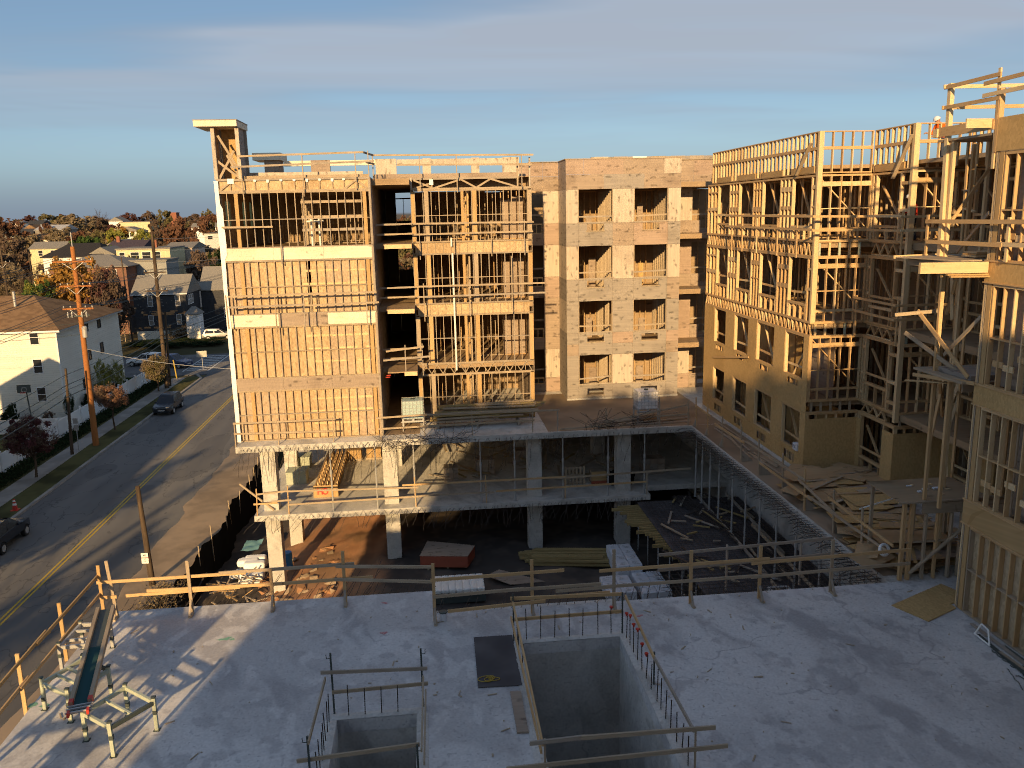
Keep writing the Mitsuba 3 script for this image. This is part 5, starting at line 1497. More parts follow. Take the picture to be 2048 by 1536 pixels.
# ==== things on the middle slab ====================================================================
Z2 = 3.35
guardrail('sunlit guardrail along the edge of the middle slab', [((-8.95, 41.3, Z2), (-8.9, 41.3, Z2 + 1.42)), ((-7.37, 41.26, Z2), (-7.35, 41.26, Z2 + 1.5)), ((-.95, 41.3, Z2), (-.98, 41.3, Z2 + 1.6)), ((2.7, 41.3, Z2), (2.68, 41.3, Z2 + 1.5)), ((6.85, 41.3, Z2), (6.85, 41.3, Z2 + 1.2)), ((11.2, 41.2, Z2), (11.2, 41.2, Z2 + 1.3))],
          [((-8.9, 41.24, Z2 + 1.14), (-7.3, 41.22, Z2 + 1.25)), ((-7.4, 41.2, Z2 + 1.24), (-.8, 41.24, Z2 + 1.06)), ((-9.1, 41.24, Z2 + .62), (-7.9, 41.24, Z2 + .64)), ((-8.2, 41.22, Z2 + .72), (-7.2, 41.22, Z2 + .76)), ((-7.4, 41.2, Z2 + .52), (-.6, 41.24, Z2 + .58)), ((-1.6, 41.24, Z2 + 1.22), (6.9, 41.24, Z2 + 1.2)), ((-.7, 41.24, Z2 + .6), (3.1, 41.24, Z2 + .58)), ((3.2, 41.24, Z2 + .62), (11.2, 41.24, Z2 + .7)), ((6.5, 41.24, Z2 + 1.15), (13.6, 41.24, Z2 + 1.3))], [NEW, OLD])
beam(thing('loose_prop', 'board leaning from the road bank onto the corner of the middle slab', 'board'), 'board', (-10.0, 42.6, Z2 + 1.3), (-8.2, 41.7, Z2 + .1), .05, .1, OLD)
t = thing('truss_bundle', 'bundle of timber floor trusses standing on edge on the middle slab', 'truss bundle')
for q in range(5):
    x = -6.32 + .26 * q
    for z in (Z2 + .06, Z2 + .66):
        beam(t, 'chord', (x, 43.6, z), (x + .02, 51.0, z), .09, .04, NEW)
    for s in range(11):
        y = 43.7 + .66 * s
        beam(t, 'web', (x, y, Z2 + .08), (x, y + .33, Z2 + .64), .09, .04, FRESH)
        beam(t, 'web', (x, y + .33, Z2 + .64), (x, y + .66, Z2 + .08), .09, .04, FRESH)
block(t, 'end_board', -6.42, -5.12, 43.52, 43.56, Z2 + .01, Z2 + .68, LVL)
b = MB()
for (px_, s_) in ((-6.25, 'H'), (-5.98, 'O')):
    m = meshkit.text_mesh(s_, .34, .004, True)
    v = np.array(m.vertices)
    b.raw(np.stack([px_ + v[:, 0], 43.518 - v[:, 2], Z2 + .18 + v[:, 1]], 1), np.array(m.faces))
b.build(t, 'marking', REDINK)
for i_, (x, y, s) in enumerate(((-8.0, 49.6, 1.3), (-7.7, 46.6, 1.1))):
    t = thing('gang_box', ['pale green steel box further back on the middle slab', 'pale green steel box at the front of the middle slab'][i_], 'storage box')
    block(t, 'box', x - s / 2, x + s / 2, y - .5, y + .6, Z2, Z2 + .62, GREEN)
    block(t, 'lid', x - s / 2 - .02, x + s / 2 + .02, y - .52, y + .62, Z2 + .625, Z2 + .70, GREEN)
for i_, (x, y) in enumerate(((-4.8, 50.5), (-3.6, 50.6))):
    t = thing('block_pallet', ['orange block pallet behind the truss bundle', 'orange block pallet near the second column'][i_], 'pallet')
    for r_ in range(2):
        for c_ in range(3):
            block(t, 'block', x - .45 + .3 * c_, x - .16 + .3 * c_, y - .3, y + .3, Z2 + .12 + .27 * r_, Z2 + .38 + .27 * r_, LVL)
    block(t, 'base', x - .5, x + .5, y - .35, y + .35, Z2, Z2 + .12, OLD)
for i_, x in enumerate((7.75,)):
    t = thing('pallet', 'weathered slatted pallet standing upright behind the guardrail of the middle slab', 'pallet')
    for q in range(6):
        block(t, 'slat', x - .55 + .2 * q, x - .44 + .2 * q, 43.4, 43.42, Z2 + .01, Z2 + 1.05, OLD)
    for z in (.1, .5, .9):
        block(t, 'bearer', x - .56, x + .57, 43.42, 43.5, Z2 + z, Z2 + z + .09, OLD2)
t = thing('crate', 'low reddish crate beside the upright pallet', 'crate')
for q in range(4):
    block(t, 'board', 8.65, 9.5, 43.3, 43.32, Z2 + .02 + .18 * q, Z2 + .18 + .18 * q, [PAINTRED, LVL])
block(t, 'body', 8.66, 9.49, 43.33, 44.0, Z2 + .01, Z2 + .72, OLD2)
t = thing('lumber_stack', 'dark scattered planks in the shade of the middle slab', 'lumber stack')
for q in range(60):
    x, y = rng.uniform(.5, 11), rng.uniform(44, 54)
    beam(t, 'plank', (x, y, Z2 + .05 + rng.random() * .5), (x + rng.uniform(-2, 2), y + rng.uniform(.5, 2), Z2 + .05 + rng.random() * .5), .14, .04, [OLD, PLANK, OLD2])
t = thing('dark_heap', 'low black tarpaulin heap beside the right hand column of the middle slab', 'tarpaulin')
m = trimesh.creation.icosphere(3, 1.0)
vv = np.array(m.vertices)
vv = vv * (.8 + .4 * fb(vv[:, 0] + vv[:, 2] * 2, vv[:, 1], 2.2, 3))[:, None] * [.75, .5, .55]
add('cover', mikit.ply(trimesh.Trimesh(vv + [10.3, 43.2, Z2 + .3], m.faces, process=False), BLACK, smooth=True), t)

# ==== open formwork deck right of the pit ==========================================================
fw = thing('formwork_deck', 'dark formwork deck under construction with yellow beam ends and steel mesh', 'formwork')
block(fw, 'sheeting', 10.6, 16.1, 29.0, 40.9, 3.02, 3.05, 'bsdf_dark_sheet')
block(fw, 'sheeting', 11.9, 16.1, 22.7, 28.98, 3.02, 3.05, 'bsdf_dark_sheet')
for q in range(40):
    y = 40.6 - q * .29
    xo = 9.4 + max(0, (40.6 - y)) * .16 + rng.uniform(-.35, .25)
    beam(fw, 'beam', (xo, y, 2.94 + rng.uniform(-.02, .02)), (xo + rng.uniform(2.0, 3.2), y + rng.uniform(-.05, .05), 2.94), .08, .16, PLANK)
for x in (11.0, 12.3, 13.4):
    beam(fw, 'bearer', (x, 29, 2.78), (x, 40.8, 2.78), .08, .16, PLANK)
for x in (10.7, 12.0):
    for y in np.arange(29.5, 41, 1.9):
        tube(fw, 'prop', [(x, y, 0.0), (x, y, 2.7)], .035, GALV, 6)
b = MB()
for y in np.arange(23, 41, .22):
    b.tube([(10.7 + max(0, 29 - y) * .25, y, 3.10), (15.9, y + rng.uniform(-.04, .04), 3.10)], .008, 4)
for x in np.arange(10.9, 16, .25):
    b.tube([(x, 29 if x < 12 else 23, 3.12), (x + rng.uniform(-.04, .04), 40.8, 3.12)], .008, 4)
labels[b.build(fw, 'steel_mesh', STEEL)] = {'kind': 'stuff'}
for q, (x, y0, y1) in enumerate(((13.6, 31, 41), (14.6, 27, 36), (15.2, 33, 41), (13.0, 24, 30))):
    beam(fw, 'kicker_board', (x, y0, 3.2 + .25 * (q % 2)), (x + .3, y1, 3.2 + .25 * (q % 2)), .05, .16, [OLD, OLD2])
t = thing('duct_stub', 'small grey metal frame with a square top on the formwork deck', 'frame')
for x in (12.3, 13.0):
    for y in (27.2, 27.9):
        block(t, 'leg', x - .02, x + .02, y - .02, y + .02, 3.06, 4.2, GALV)
for a, b_ in (((12.3, 27.2), (13.0, 27.2)), ((13.0, 27.2), (13.0, 27.9)), ((13.0, 27.9), (12.3, 27.9)), ((12.3, 27.9), (12.3, 27.2))):
    beam(t, 'rim', (a[0], a[1], 4.22), (b_[0], b_[1], 4.22), .12, .03, GALV)

# ==== things in the pit ============================================================================
ZP_ = .45


def bundle(label, quad, z0, z1, layers, mats, cat, name):
    t = thing(name, label, cat)
    for q in range(layers):
        a, b_ = z0 + (z1 - z0) * q / layers, z0 + (z1 - z0) * (q + 1) / layers - .004
        extrude(t, 'layer', Polygon(quad).buffer(rng.uniform(-.012, .0)), a, b_, mats[q % len(mats)], 'xy')
    return t


t = bundle('red sided stack of brown sheets on the pit floor', [(-.85, 40.0), (1.55, 39.6), (2.0, 40.9), (-.45, 41.9)], ZP_ + .12, ZP_ + .72, 6, [PAINTRED], 'sheet stack', 'sheet_stack')
extrude(t, 'top_sheet', Polygon([(-.86, 39.99), (1.56, 39.59), (2.01, 40.91), (-.46, 41.92)]), ZP_ + .72, ZP_ + .74, TAN, 'xy')
for x in (-.5, .5, 1.4):
    block(t, 'bearer', x, x + .1, 40.0, 41.2, ZP_ - .1, ZP_ + .12, OLD)
t = thing('lumber_stack', 'long stack of greenish yellow formwork beams on the pit floor', 'lumber stack')
for q in range(38):
    x0, y = 4.7 + rng.uniform(-.5, .5), 39.0 + (q % 10) * .16 + rng.uniform(-.05, .05)
    beam(t, 'beam', (x0, y + .5, ZP_ + .10 + .12 * (q // 10)), (x0 + rng.uniform(3.4, 4.2), y - .2 + rng.uniform(-.1, .1), ZP_ + .12 + .12 * (q // 10)), .09, .11, PLANK)


def wrapped(label, x0, x1, y0, y1, z0, h):
    t = thing('wrapped_stack', label, 'wrapped stack')
    n = max(2, int(round((y1 - y0) / .62)))
    for q in range(n):
        for c_ in range(2):
            a, b_ = y0 + (y1 - y0) * q / n, y0 + (y1 - y0) * (q + 1) / n - .015
            xa, xb_ = x0 + (x1 - x0) * c_ / 2, x0 + (x1 - x0) * (c_ + 1) / 2 - .012
            m = m3.Manifold.batch_hull([m3.Manifold.sphere(.035, 8).translate([x, y, z]) for x in (xa + .04, xb_ - .04) for y in (a + .04, b_ - .04) for z in (z0 + .04, z0 + h - .04 + rng.uniform(-.01, .02))])
            add('pack', mikit.ply(m, SHEET, smooth=40), t)
            pr = MB()
            for s in range(3):
                xx = xa + .1 + rng.uniform(0, .2)
                pr.box(xx, xx + rng.uniform(.1, .3), a + .12 + .13 * s, a + .15 + .13 * s, z0 + h + .012, z0 + h + .016)
                pr.box(xx, xx + rng.uniform(.05, .2), a - .004, a - .002, z0 + h * .3 + .1 * s, z0 + h * .3 + .1 * s + .02)
            pr.build(t, 'print', GALV)
    block(t, 'pallet', x0 + .05, x1 - .05, y0 + .05, y1 - .05, z0 - .12, z0 - .005, OLD2)


wrapped('tallest white wrapped stack on the pit floor, farthest of the three', 8.65, 9.9, 36.9, 39.6, ZP_ + .15, .75)
wrapped('white wrapped stack on the pit floor, nearest on the left', 7.7, 9.1, 34.8, 36.7, ZP_ + .1, .45)
wrapped('white wrapped stack on the pit floor, nearest on the right', 9.3, 10.7, 34.6, 36.9, ZP_ + .1, .45)
t = thing('pipe_bundle', 'row of large white plastic boards in a rack just beyond the deck edge', 'pipe bundle')
for q in range(7):
    x = -.15 + .33 * q
    m = m3.Manifold.batch_hull([m3.Manifold.sphere(.06, 8).translate([x + a, y, ZP_ + .6 + c_]) for a in (.05, .27) for y in (35.9, 37.4) for c_ in (0, .1)])
    add('drum', mikit.ply(m, PVC, smooth=40), t)
block(t, 'rack', -.3, 2.2, 36.0, 37.3, ZP_, ZP_ + .52, IRON)
t = thing('plywood_sheet', 'brown plywood sheet lying askew on the pit floor', 'plywood sheet')
extrude(t, 'sheet', Polygon([(2.4, 38.5), (3.1, 39.1), (5.2, 37.4), (3.5, 37.3)]), ZP_ + .1, ZP_ + .13, TAN, 'xy')
t = thing('white_bags', 'heap of white sacks and wrapped insulation at the foot of the road bank', 'sacks')
for q in range(11):
    x, y, z = -10.7 + rng.uniform(-.5, .6), 44.2 + .42 * (q % 6) + rng.uniform(-.1, .1), -1.55 + .28 * (q // 4)
    m = m3.Manifold.batch_hull([m3.Manifold.sphere(.12, 8).translate([x + a, y + b_, z + c_]) for a in (-.45, .5) for b_ in (-.16, .16) for c_ in (0, .16)])
    add('sack', mikit.ply(m.refine_to_length(.2), WRAP, smooth=50), t)
add('cover', mikit.ply(grid(-11.2, -10.2, 46.4, 48.2, 10, 14, lambda x, y: -.75 + .35 * fb(x, y, 1.6, 4)), plain('tarp_teal', (.22, .42, .42)), smooth=True), t)
t = thing('blue_barrel', 'bright blue drum behind the left column in the pit', 'barrel')
m = trimesh.creation.revolve(np.array([[0, 0], [.27, 0], [.29, .06], [.28, .3], [.29, .56], [.29, .62], [.27, .85], [0, .85]]), sections=20)
m.apply_translation([-8.2, 44.2, -.75])
add('drum', mikit.ply(m, TILTBLUE, smooth=35), t)
rb = thing('rubble_mound', 'mound of dirt and broken rubble under the left end of the slabs', 'rubble')
for q in range(70):
    x, y = -8.6 + rng.uniform(-1.2, 3.4), 39.0 + rng.uniform(-2.8, 7)
    s = rng.uniform(.08, .28)
    m = m3.Manifold.hull_points(np.array([[rng.uniform(-1, 1) * s * 1.3, rng.uniform(-1, 1) * s, rng.uniform(-.6, .8) * s] for _ in range(11)]))
    zz = float(pit(np.array(x), np.array(y)))
    add('stone', {**mikit.ply(m, rng.choice([DIRT, SHOULDER])), 'to_world': T().translate([x, y, zz + s * .2])}, rb)
t = thing('debris_pile', 'tangle of broken boards at the foot of the road bank beside the white sacks', 'debris')
for q in range(34):
    x, y = -10.6 + rng.uniform(-1.2, 1.4), 41.6 + rng.uniform(-1.2, 2.0)
    a_ = rng.uniform(0, 6.28)
    L = rng.uniform(.4, 1.3)
    beam(t, 'board', (x, y, -1.2 + rng.random() * .5), (x + L * math.cos(a_), y + L * math.sin(a_), -1.2 + rng.random() * .7), .08, .03, [OLD, LVL, OLD2])
# plywood sheets strewn over the walkway
def sheet(label, cx, cy, z, w, l, rot, tilt, mat):
    t = thing('plywood_sheet', label, 'plywood sheet', 'plywood sheets strewn on the walkway')
    c_, s_ = math.cos(rot), math.sin(rot)
    m = np.eye(4)
    R_ = np.array([[c_, -s_, 0], [s_, c_, 0], [0, 0, 1]]) @ np.array([[1, 0, 0], [0, math.cos(tilt), -math.sin(tilt)], [0, math.sin(tilt), math.cos(tilt)]])
    m[:3, :3] = R_ @ np.diag([l, w, .016])
    m[:3, 3] = [cx, cy, z]
    put(t, 'sheet', m, mat)


for q in range(96):
    u_ = rng.random()
    cy = 22.9 + 8.6 * u_
    cx = 14.5 + .4 * u_ + rng.uniform(0, 2.6) * (.45 + .55 * u_)
    if cx > 16.4 and cy < 25:
        cx -= 1.5
    sheet('thin brown plywood sheet strewn on the walkway between the guardrail and the bays', cx, cy, P + .04 + .0065 * q + rng.uniform(0, .03), rng.choice([.6, 1.2, 1.2, .45]), rng.choice([2.4, 2.4, 2.4, 1.5]), rng.gauss(.12, .35) + (1.57 if rng.random() < .2 else 0), rng.uniform(-.06, .06), rng.choice([SCRAP, SCRAP, SCRAP, TAN, GOLD]))
for q, (x, y, r, ti) in enumerate(((13.45, 23.0, .5, .25), (13.6, 23.6, 1.0, -.2), (14.0, 29.6, .7, .1))):
    sheet('thin brown plywood sheet strewn on the walkway between the guardrail and the bays', x, y, P + .45, .7, 1.5, r, ti, SCRAP)
t = thing('pipe_offcut', 'long white pipe lying on the scraps near the low landing', 'pipe')
tube(t, 'pipe', [(13.7, 24.4, P + 1.5), (15.3, 23.9, P + 2.2)], .03, PVC, 8)
t = thing('lumber_stack', 'fan of narrow loose boards among the plywood sheets on the walkway', 'lumber stack')
for q in range(46):
    u_ = rng.random()
    cy, cx = 23.4 + 7.4 * u_, 14.6 + .4 * u_ + rng.uniform(0, 2.2) * (.5 + .5 * u_)
    if cx > 16.2 and cy < 25:
        cx -= 1.4
    a_ = rng.gauss(.2, .4)
    L = rng.choice([1.2, 1.8, 2.4, 2.4])
    z = P + .62 * rng.random() ** .7 + .08
    beam(t, 'board', (cx - L / 2 * math.cos(a_), cy - L / 2 * math.sin(a_), z), (cx + L / 2 * math.cos(a_), cy + L / 2 * math.sin(a_), z + rng.uniform(-.05, .08)), rng.choice([.10, .14, .3]), .02, [SCRAP, OLD, NEW, GOLD])
t = thing('lumber_stack', 'planks and beam offcuts scattered over the dark formwork deck', 'lumber stack')
for q in range(44):
    x, y = rng.uniform(10.9, 15.6), rng.uniform(30, 40.5)
    a_ = rng.uniform(0, 3.14)
    L = rng.uniform(.5, 2.6)
    beam(t, 'board', (x, y, 3.16 + .1 * rng.random()), (x + L * math.cos(a_) * .6, y + L * math.sin(a_), 3.17 + .12 * rng.random()), .10, .05, [OLD, PLANK, OLD2, STEEL])
t = thing('rebar_bundle', 'dark bundle of reinforcing bars lying along the formwork deck', 'reinforcing bars')
for q in range(16):
    x = 12.5 + .05 * q
    tube(t, 'bar', [(x, 41.0, 3.2 + .03 * (q % 4)), (x + .9 + rng.uniform(-.05, .05), 36.0, 3.2 + .03 * (q % 4)), (x + 1.9 + rng.uniform(-.1, .1), 30.5, 3.2 + .03 * (q % 4))], .016, STEEL, 5)
for i_, (x, y, s_) in enumerate(((3.0, 46.0, 1.1), (5.6, 47.5, 1.4), (12.5, 44.5, 1.3), (1.0, 44.8, .8))):
    t = thing('material_stack', ['dark stack of blocks in the shade near the middle of the middle slab', 'larger dark stack of blocks behind the upright pallet', 'dark stack of blocks at the right end of the middle slab', 'small dark stack of blocks behind the second column'][i_], 'block stack')
    for r_ in range(3):
        for c_ in range(3):
            block(t, 'block', x - s_ / 2 + s_ / 3 * c_, x - s_ / 2 + s_ / 3 * (c_ + 1) - .02, y, y + .8, 3.36 + .3 * r_, 3.65 + .3 * r_, [GREY, OLD2, TAN])
t = thing('cable_reel', 'small white wheel of cable hanging on the walkway guardrail', 'cable reel')
m = trimesh.creation.torus(.16, .05, 24, 10)
m.apply_transform(trimesh.transformations.rotation_matrix(1.3, [1, 0, .3]))
m.apply_translation([13.75, 22.9, P + .72])
add('reel', mikit.ply(m, WRAP, smooth=True), t)
t = thing('lumber_stack', 'boards lying along the foot of the golden sheathing', 'lumber stack')
for q in range(12):
    y = 41.5 - rng.random() * 9
    x = 14.5 + rng.uniform(0, .7)
    beam(t, 'board', (x, y, P + .03 + .02 * rng.random()), (x + rng.uniform(-.3, .3), y - rng.uniform(1.2, 3.4), P + .05), .1, .04, AGED)

# ==== street: poles, wires, signs, cars ============================================================
def utility_pole(label, x, y, h, r0, arms, mat, lean=(0, 0), armw=None):
    t = thing('utility_pole', label, 'utility pole')
    v, f = tube_mesh([(x, y, -.1), (x + lean[0] * .5, y + lean[1] * .5, h * .5), (x + lean[0], y + lean[1], h)], [r0, r0 * .82, r0 * .66], 12)
    add('shaft', mikit.ply(trimesh.Trimesh(v, f, process=False), mat, smooth=50), t)
    tops = []
    for z, w in arms:
        cx, cy = x + lean[0] * z / h, y + lean[1] * z / h - r0 - .05
        beam(t, 'crossarm', (cx - w / 2, cy, z), (cx + w / 2, cy, z), .11, .13, mat)
        for s in (-1, 1):
            beam(t, 'arm_brace', (cx + s * w * .27, cy - .02, z - .05), (cx + s * .04, cy - .02, z - .62), .03, .04, GALV)
        for s in (-.46, -.24, .24, .46):
            tube(t, 'insulator', [(cx + w * s, cy, z + .06), (cx + w * s, cy, z + .14), (cx + w * s, cy, z + .15), (cx + w * s, cy, z + .26)], [.02, .02, .055, .04], GALV, 7)
            tops.append((cx + w * s, cy, z + .26))
    return t, tops


p_main, t_main = utility_pole('tall orange brown utility pole with three wide crossarms beside the pavement', -27.4, 69.3, 16.2, .25, [(15.05, 3.0), (13.15, 2.4), (11.37, 2.35)], POLE, (.1, 0))
tube(p_main, 'pole_top_pin', [(-27.3, 69.3, 16.1), (-27.3, 69.3, 17.3)], .035, GALV, 7)
beam(p_main, 'switch_bar', (-28.2, 69.0, 10.75), (-26.5, 69.0, 10.85), .08, .10, IRON)
for x in (-28.1, -27.8, -27.05, -26.7):
    tube(p_main, 'cutout', [(x, 68.9, 10.7), (x, 68.85, 11.0), (x + .02, 68.85, 11.15)], [.05, .07, .04], GALV, 7)
for z, dx in ((9.6, .34), (9.3, -.36)):
    tube(p_main, 'transformer', [(-27.38 + dx, 69.0, z - .55), (-27.38 + dx, 69.0, z - .5), (-27.38 + dx, 69.0, z + .3), (-27.38 + dx, 69.0, z + .38)], [.15, .2, .2, .12], GALV, 12) if dx > 0 else None
p_dark, t_dark = utility_pole('dark weathered utility pole with two pale crossarms by the side street', -28.45, 92.5, 16.9, .25, [(12.65, 2.3), (10.7, 2.3)], BARK, (.15, 0))
utility_pole('thin grey pole leaning beside the dark utility pole', -28.45, 93.6, 8.3, .15, [], BARK, (.3, 0))
p_mid, _ = utility_pole('slim short brown pole standing at the pavement edge left of the tall pole', -28.3, 66.8, 7.0, .13, [], BARK, (.35, 0))
utility_pole('stub of a cut off utility pole with a white sign nailed to it', -14.36, 41.07, 5.3, .16, [], BARK, (-.18, 0))
p_off, t_off = utility_pole('tall utility pole at the near end of the street', -26.5, 16.0, 16.3, .25, [(15.05, 3.0), (13.15, 2.4), (11.4, 2.35)], POLE)
p_far, t_far = utility_pole('leaning brown utility pole far off at the left edge', -55.4, 118.0, 16.5, .16, [(12.9, 2.2)], BARK, (-.2, 0))
for i_, (x, y, h, r) in enumerate(((-43.2, 127.0, 12.9, .13), (-66.0, 150.0, 13.2, .10), (-72.0, 150.0, 13.6, .10))):
    utility_pole(['grey utility pole behind the brown purple trees', 'thin grey pole among the bare trees at the left, right one', 'thin grey pole among the bare trees at the left, left one'][i_], x, y, h, r, [], BARK, (-.3, 0))


def wire(label, a, b_, sag, r=.017, mat=IRON, n=14):
    t = thing('overhead_wire', label, 'wire', 'overhead wires along the street')
    a, b_ = np.array(a, float), np.array(b_, float)
    s = np.linspace(0, 1, n)[:, None]
    p = a * (1 - s) + b_ * s
    p[:, 2] -= sag * 4 * (s * (1 - s))[:, 0]
    tube(t, 'cable', p, r, mat, 5)


for q in range(12):
    wire('thin overhead wire between the utility poles along the street', t_off[q], t_main[q], .9)
for q in range(8):
    wire('thin overhead wire between the utility poles along the street', t_main[q + 4], t_dark[q], .4)
    e = np.array(t_dark[q]) + [2.0, 60, .5]
    wire('thin overhead wire between the utility poles along the street', t_dark[q], e, .8)
for q, (z, r, sg_) in enumerate(((7.4, .022, .7), (6.6, .03, .8), (6.2, .02, .9), (5.7, .035, .9))):
    wire('thin overhead wire between the utility poles along the street', (-26.6, 16, z + .3), (-28.0, 66.8, z - .9), sg_, r)
    wire('thin overhead wire between the utility poles along the street', (-28.0, 66.8, z - .9), (-28.35, 92.5, z - .6), .3, r)
    wire('thin overhead wire between the utility poles along the street', (-28.35, 92.5, z - .6), (-25.0, 160, z + .4), .9, r)
wire('pale service cable crossing the street from the tall pole to the sheathed block', (-27.1, 69.2, 8.1), (-9.95, 52.0, 8.9), .35, .020, GALV)
labels[[k for k in labels if k.startswith('overhead_wire')][-1]].pop('group')
for q, dz in enumerate((0, -.9)):
    wire('thin overhead wire between the utility poles along the street', (-27.4, 69.2, 10.2 + dz), (-45, 60, 11.6 + dz), .5)
for q in range(3):
    wire('thin overhead wire between the utility poles along the street', (-28.6, 92.5, 16.2 - 1.3 * q), (-8, 130, 16.6 - 1.1 * q), .5, .016, GALV)
# parking notice on the stub
t = thing('parking_sign', 'small white no parking sign with red and black lettering on the pole stub', 'sign')
extrude(t, 'plate', sbox(-14.69, 1.30, -14.35, 1.86).buffer(-.03).buffer(.03), 40.875, 40.885, WHITE, 'xz')


def text_xz(parent, name, text, x, y, z, h, mat, bold=True):
    m = meshkit.text_mesh(text, h, .003, bold)
    v = np.array(m.vertices)
    w = v[:, 0].max()
    return add(name, mikit.ply((np.stack([x - w / 2 + v[:, 0], y - v[:, 2], z + v[:, 1]], 1), np.array(m.faces)), mat), parent)


text_xz(t, 'lettering', 'NO', -14.52, 40.872, 1.70, .075, INK)
text_xz(t, 'lettering', 'PARKING', -14.52, 40.872, 1.585, .055, REDINK)
text_xz(t, 'lettering', 'ANY', -14.52, 40.872, 1.48, .045, INK, False)
text_xz(t, 'lettering', 'TIME', -14.52, 40.872, 1.40, .045, INK, False)
t = thing('street_sign', 'pale rectangular sign on a post at the corner of the side street', 'sign')
tube(t, 'post', [(-27.5, 104, 0), (-27.5, 104, 2.1)], .04, GALV, 7)
block(t, 'plate', -28.1, -26.9, 103.93, 103.95, 1.55, 2.3, plain('sign_back', (.50, .47, .40), .5))
t = thing('street_sign', 'back of a pair of small grey signs on a post at the pavement edge', 'sign')
tube(t, 'post', [(-28.0, 67.4, 0), (-27.95, 67.4, 2.9)], .035, GALV, 7)
for z in (1.9, 2.45):
    block(t, 'plate', -28.15, -27.78, 67.34, 67.36, z, z + .45, GALV)
t = thing('guy_marker', 'yellow guy wire guard slanting beside the dark pole', 'marker')
tube(t, 'guard', [(-28.9, 97.9, 0), (-29.1, 97.9, 2.3)], .07, YELLOW, 8)
t = thing('traffic_cone', 'orange traffic cone with white bands on the verge', 'traffic cone')
m = trimesh.creation.revolve(np.array([[0, .03], [.16, .03], [.13, .22], [.11, .34]]), sections=16)
for (za, zb2, ra, rb2, m_) in ((.03, .34, .17, .12, RED), (.34, .48, .12, .095, WHITE), (.48, .58, .095, .08, RED), (.58, .68, .08, .06, WHITE), (.68, .74, .06, .045, RED)):
    mm = trimesh.creation.revolve(np.array([[ra, za], [rb2, zb2]]), sections=16)
    mm.apply_translation([-26.7, 53.8, .12])
    add('band' if m_ == WHITE else 'cone', mikit.ply(mm, m_, smooth=True), t)
block(t, 'base', -26.92, -26.48, 53.58, 54.02, .12, .155, RED)


def car(x, y, rot, label, paint, van=False):
    t = thing('parked_car', label, 'car')
    M = T().translate([x, y, 0]).rotate([0, 0, 1], math.degrees(rot))
    L, W, H = (4.6, 1.84, 1.62)

    def hull(pts):
        return m3.Manifold.hull_points(np.array(pts, float))

    def sym(ps):
        return [(a, s * b_, c_) for a, b_, c_ in ps for s in (-1, 1)]
    body = hull(sym([(-2.28, .70, .35), (-2.30, .74, .75), (2.26, .70, .35), (2.28, .66, .70), (-2.2, .86, .95), (1.0, .90, .98), (2.15, .78, .86), (-1.9, .92, .5), (1.9, .92, .5), (0, .93, .6)]))
    for wx in (-1.38, 1.42):
        body = body - m3.Manifold.cylinder(2.4, .37, .37, 24, True).rotate([90, 0, 0]).translate([wx, 0, .34])
    body = body + hull(sym([(-2.0, .60, .5), (2.0, .60, .5), (-2.0, .6, .85), (2.0, .6, .8)]))
    sh = lambda m_, mat, sm=35: {**mikit.ply(m_, mat, smooth=sm), 'to_world': M}
    add('body', sh(body, paint), t)
    cab = hull(sym([(-2.1, .80, .95), (1.05, .82, .96), (-1.75, .64, 1.58), (.15, .64, 1.60), (-.8, .66, H)]))
    add('roof', sh(cab, paint), t)

    def quad(pts, mat, name):
        p = np.array(pts, float)
        c_ = p.mean(0)
        add(name, {**mikit.ply((np.vstack([p, p + (np.cross(p[1] - p[0], p[2] - p[0]) / np.linalg.norm(np.cross(p[1] - p[0], p[2] - p[0]))) * .004]), np.array([[0, 1, 2], [0, 2, 3], [4, 6, 5], [4, 7, 6]])), mat), 'to_world': M}, t)
    quad([(1.00, -.74, 1.00), (1.00, .74, 1.00), (.20, .58, 1.575), (.20, -.58, 1.575)], DARK, 'windscreen')
    quad([(-2.085, .70, 1.02), (-2.085, -.70, 1.02), (-1.79, -.56, 1.54), (-1.79, .56, 1.54)], DARK, 'rear_window')
    for s in (-1, 1):
        quad([(.85, s * .822, 1.02), (-.45, s * .822, 1.02), (-.45, s * .672, 1.53), (.12, s * .668, 1.53)], DARK, 'side_window')
        quad([(-.55, s * .822, 1.02), (-1.85, s * .812, 1.02), (-1.65, s * .665, 1.52), (-.55, s * .672, 1.53)], DARK, 'side_window')
        quad([(2.26, s * .35, .66), (2.26, s * .68, .66), (2.18, s * .70, .82), (2.22, s * .36, .80)], LENS, 'headlight')
        quad([(-2.305, s * .42, .78), (-2.30, s * .73, .78), (-2.24, s * .74, .95), (-2.26, s * .44, .95)], RED, 'tail_light')
        mm = m3.Manifold.batch_hull([m3.Manifold.sphere(.06, 8).translate([.75, s * .98, 1.05]), m3.Manifold.sphere(.06, 8).translate([.70, s * .86, 1.02])])
        add('mirror', sh(mm, paint), t)
        for wx in (-1.38, 1.42):
            k = add('wheel', sh(m3.Manifold.cylinder(.22, .33, .33, 24, True).rotate([90, 0, 0]).translate([wx, s * .80, .33]), RUBBER), t)
            add('rim', sh(m3.Manifold.cylinder(.03, .20, .20, 18, True).rotate([90, 0, 0]).translate([wx, s * .915, .33]), GALV), k)
    quad([(2.275, -.30, .48), (2.275, .30, .48), (2.27, .30, .60), (2.27, -.30, .60)], GALV, 'number_plate')
    quad([(2.275, -.55, .66), (2.275, .55, .66), (2.26, .5, .76), (2.26, -.5, .76)], IRON, 'grille')
    return t


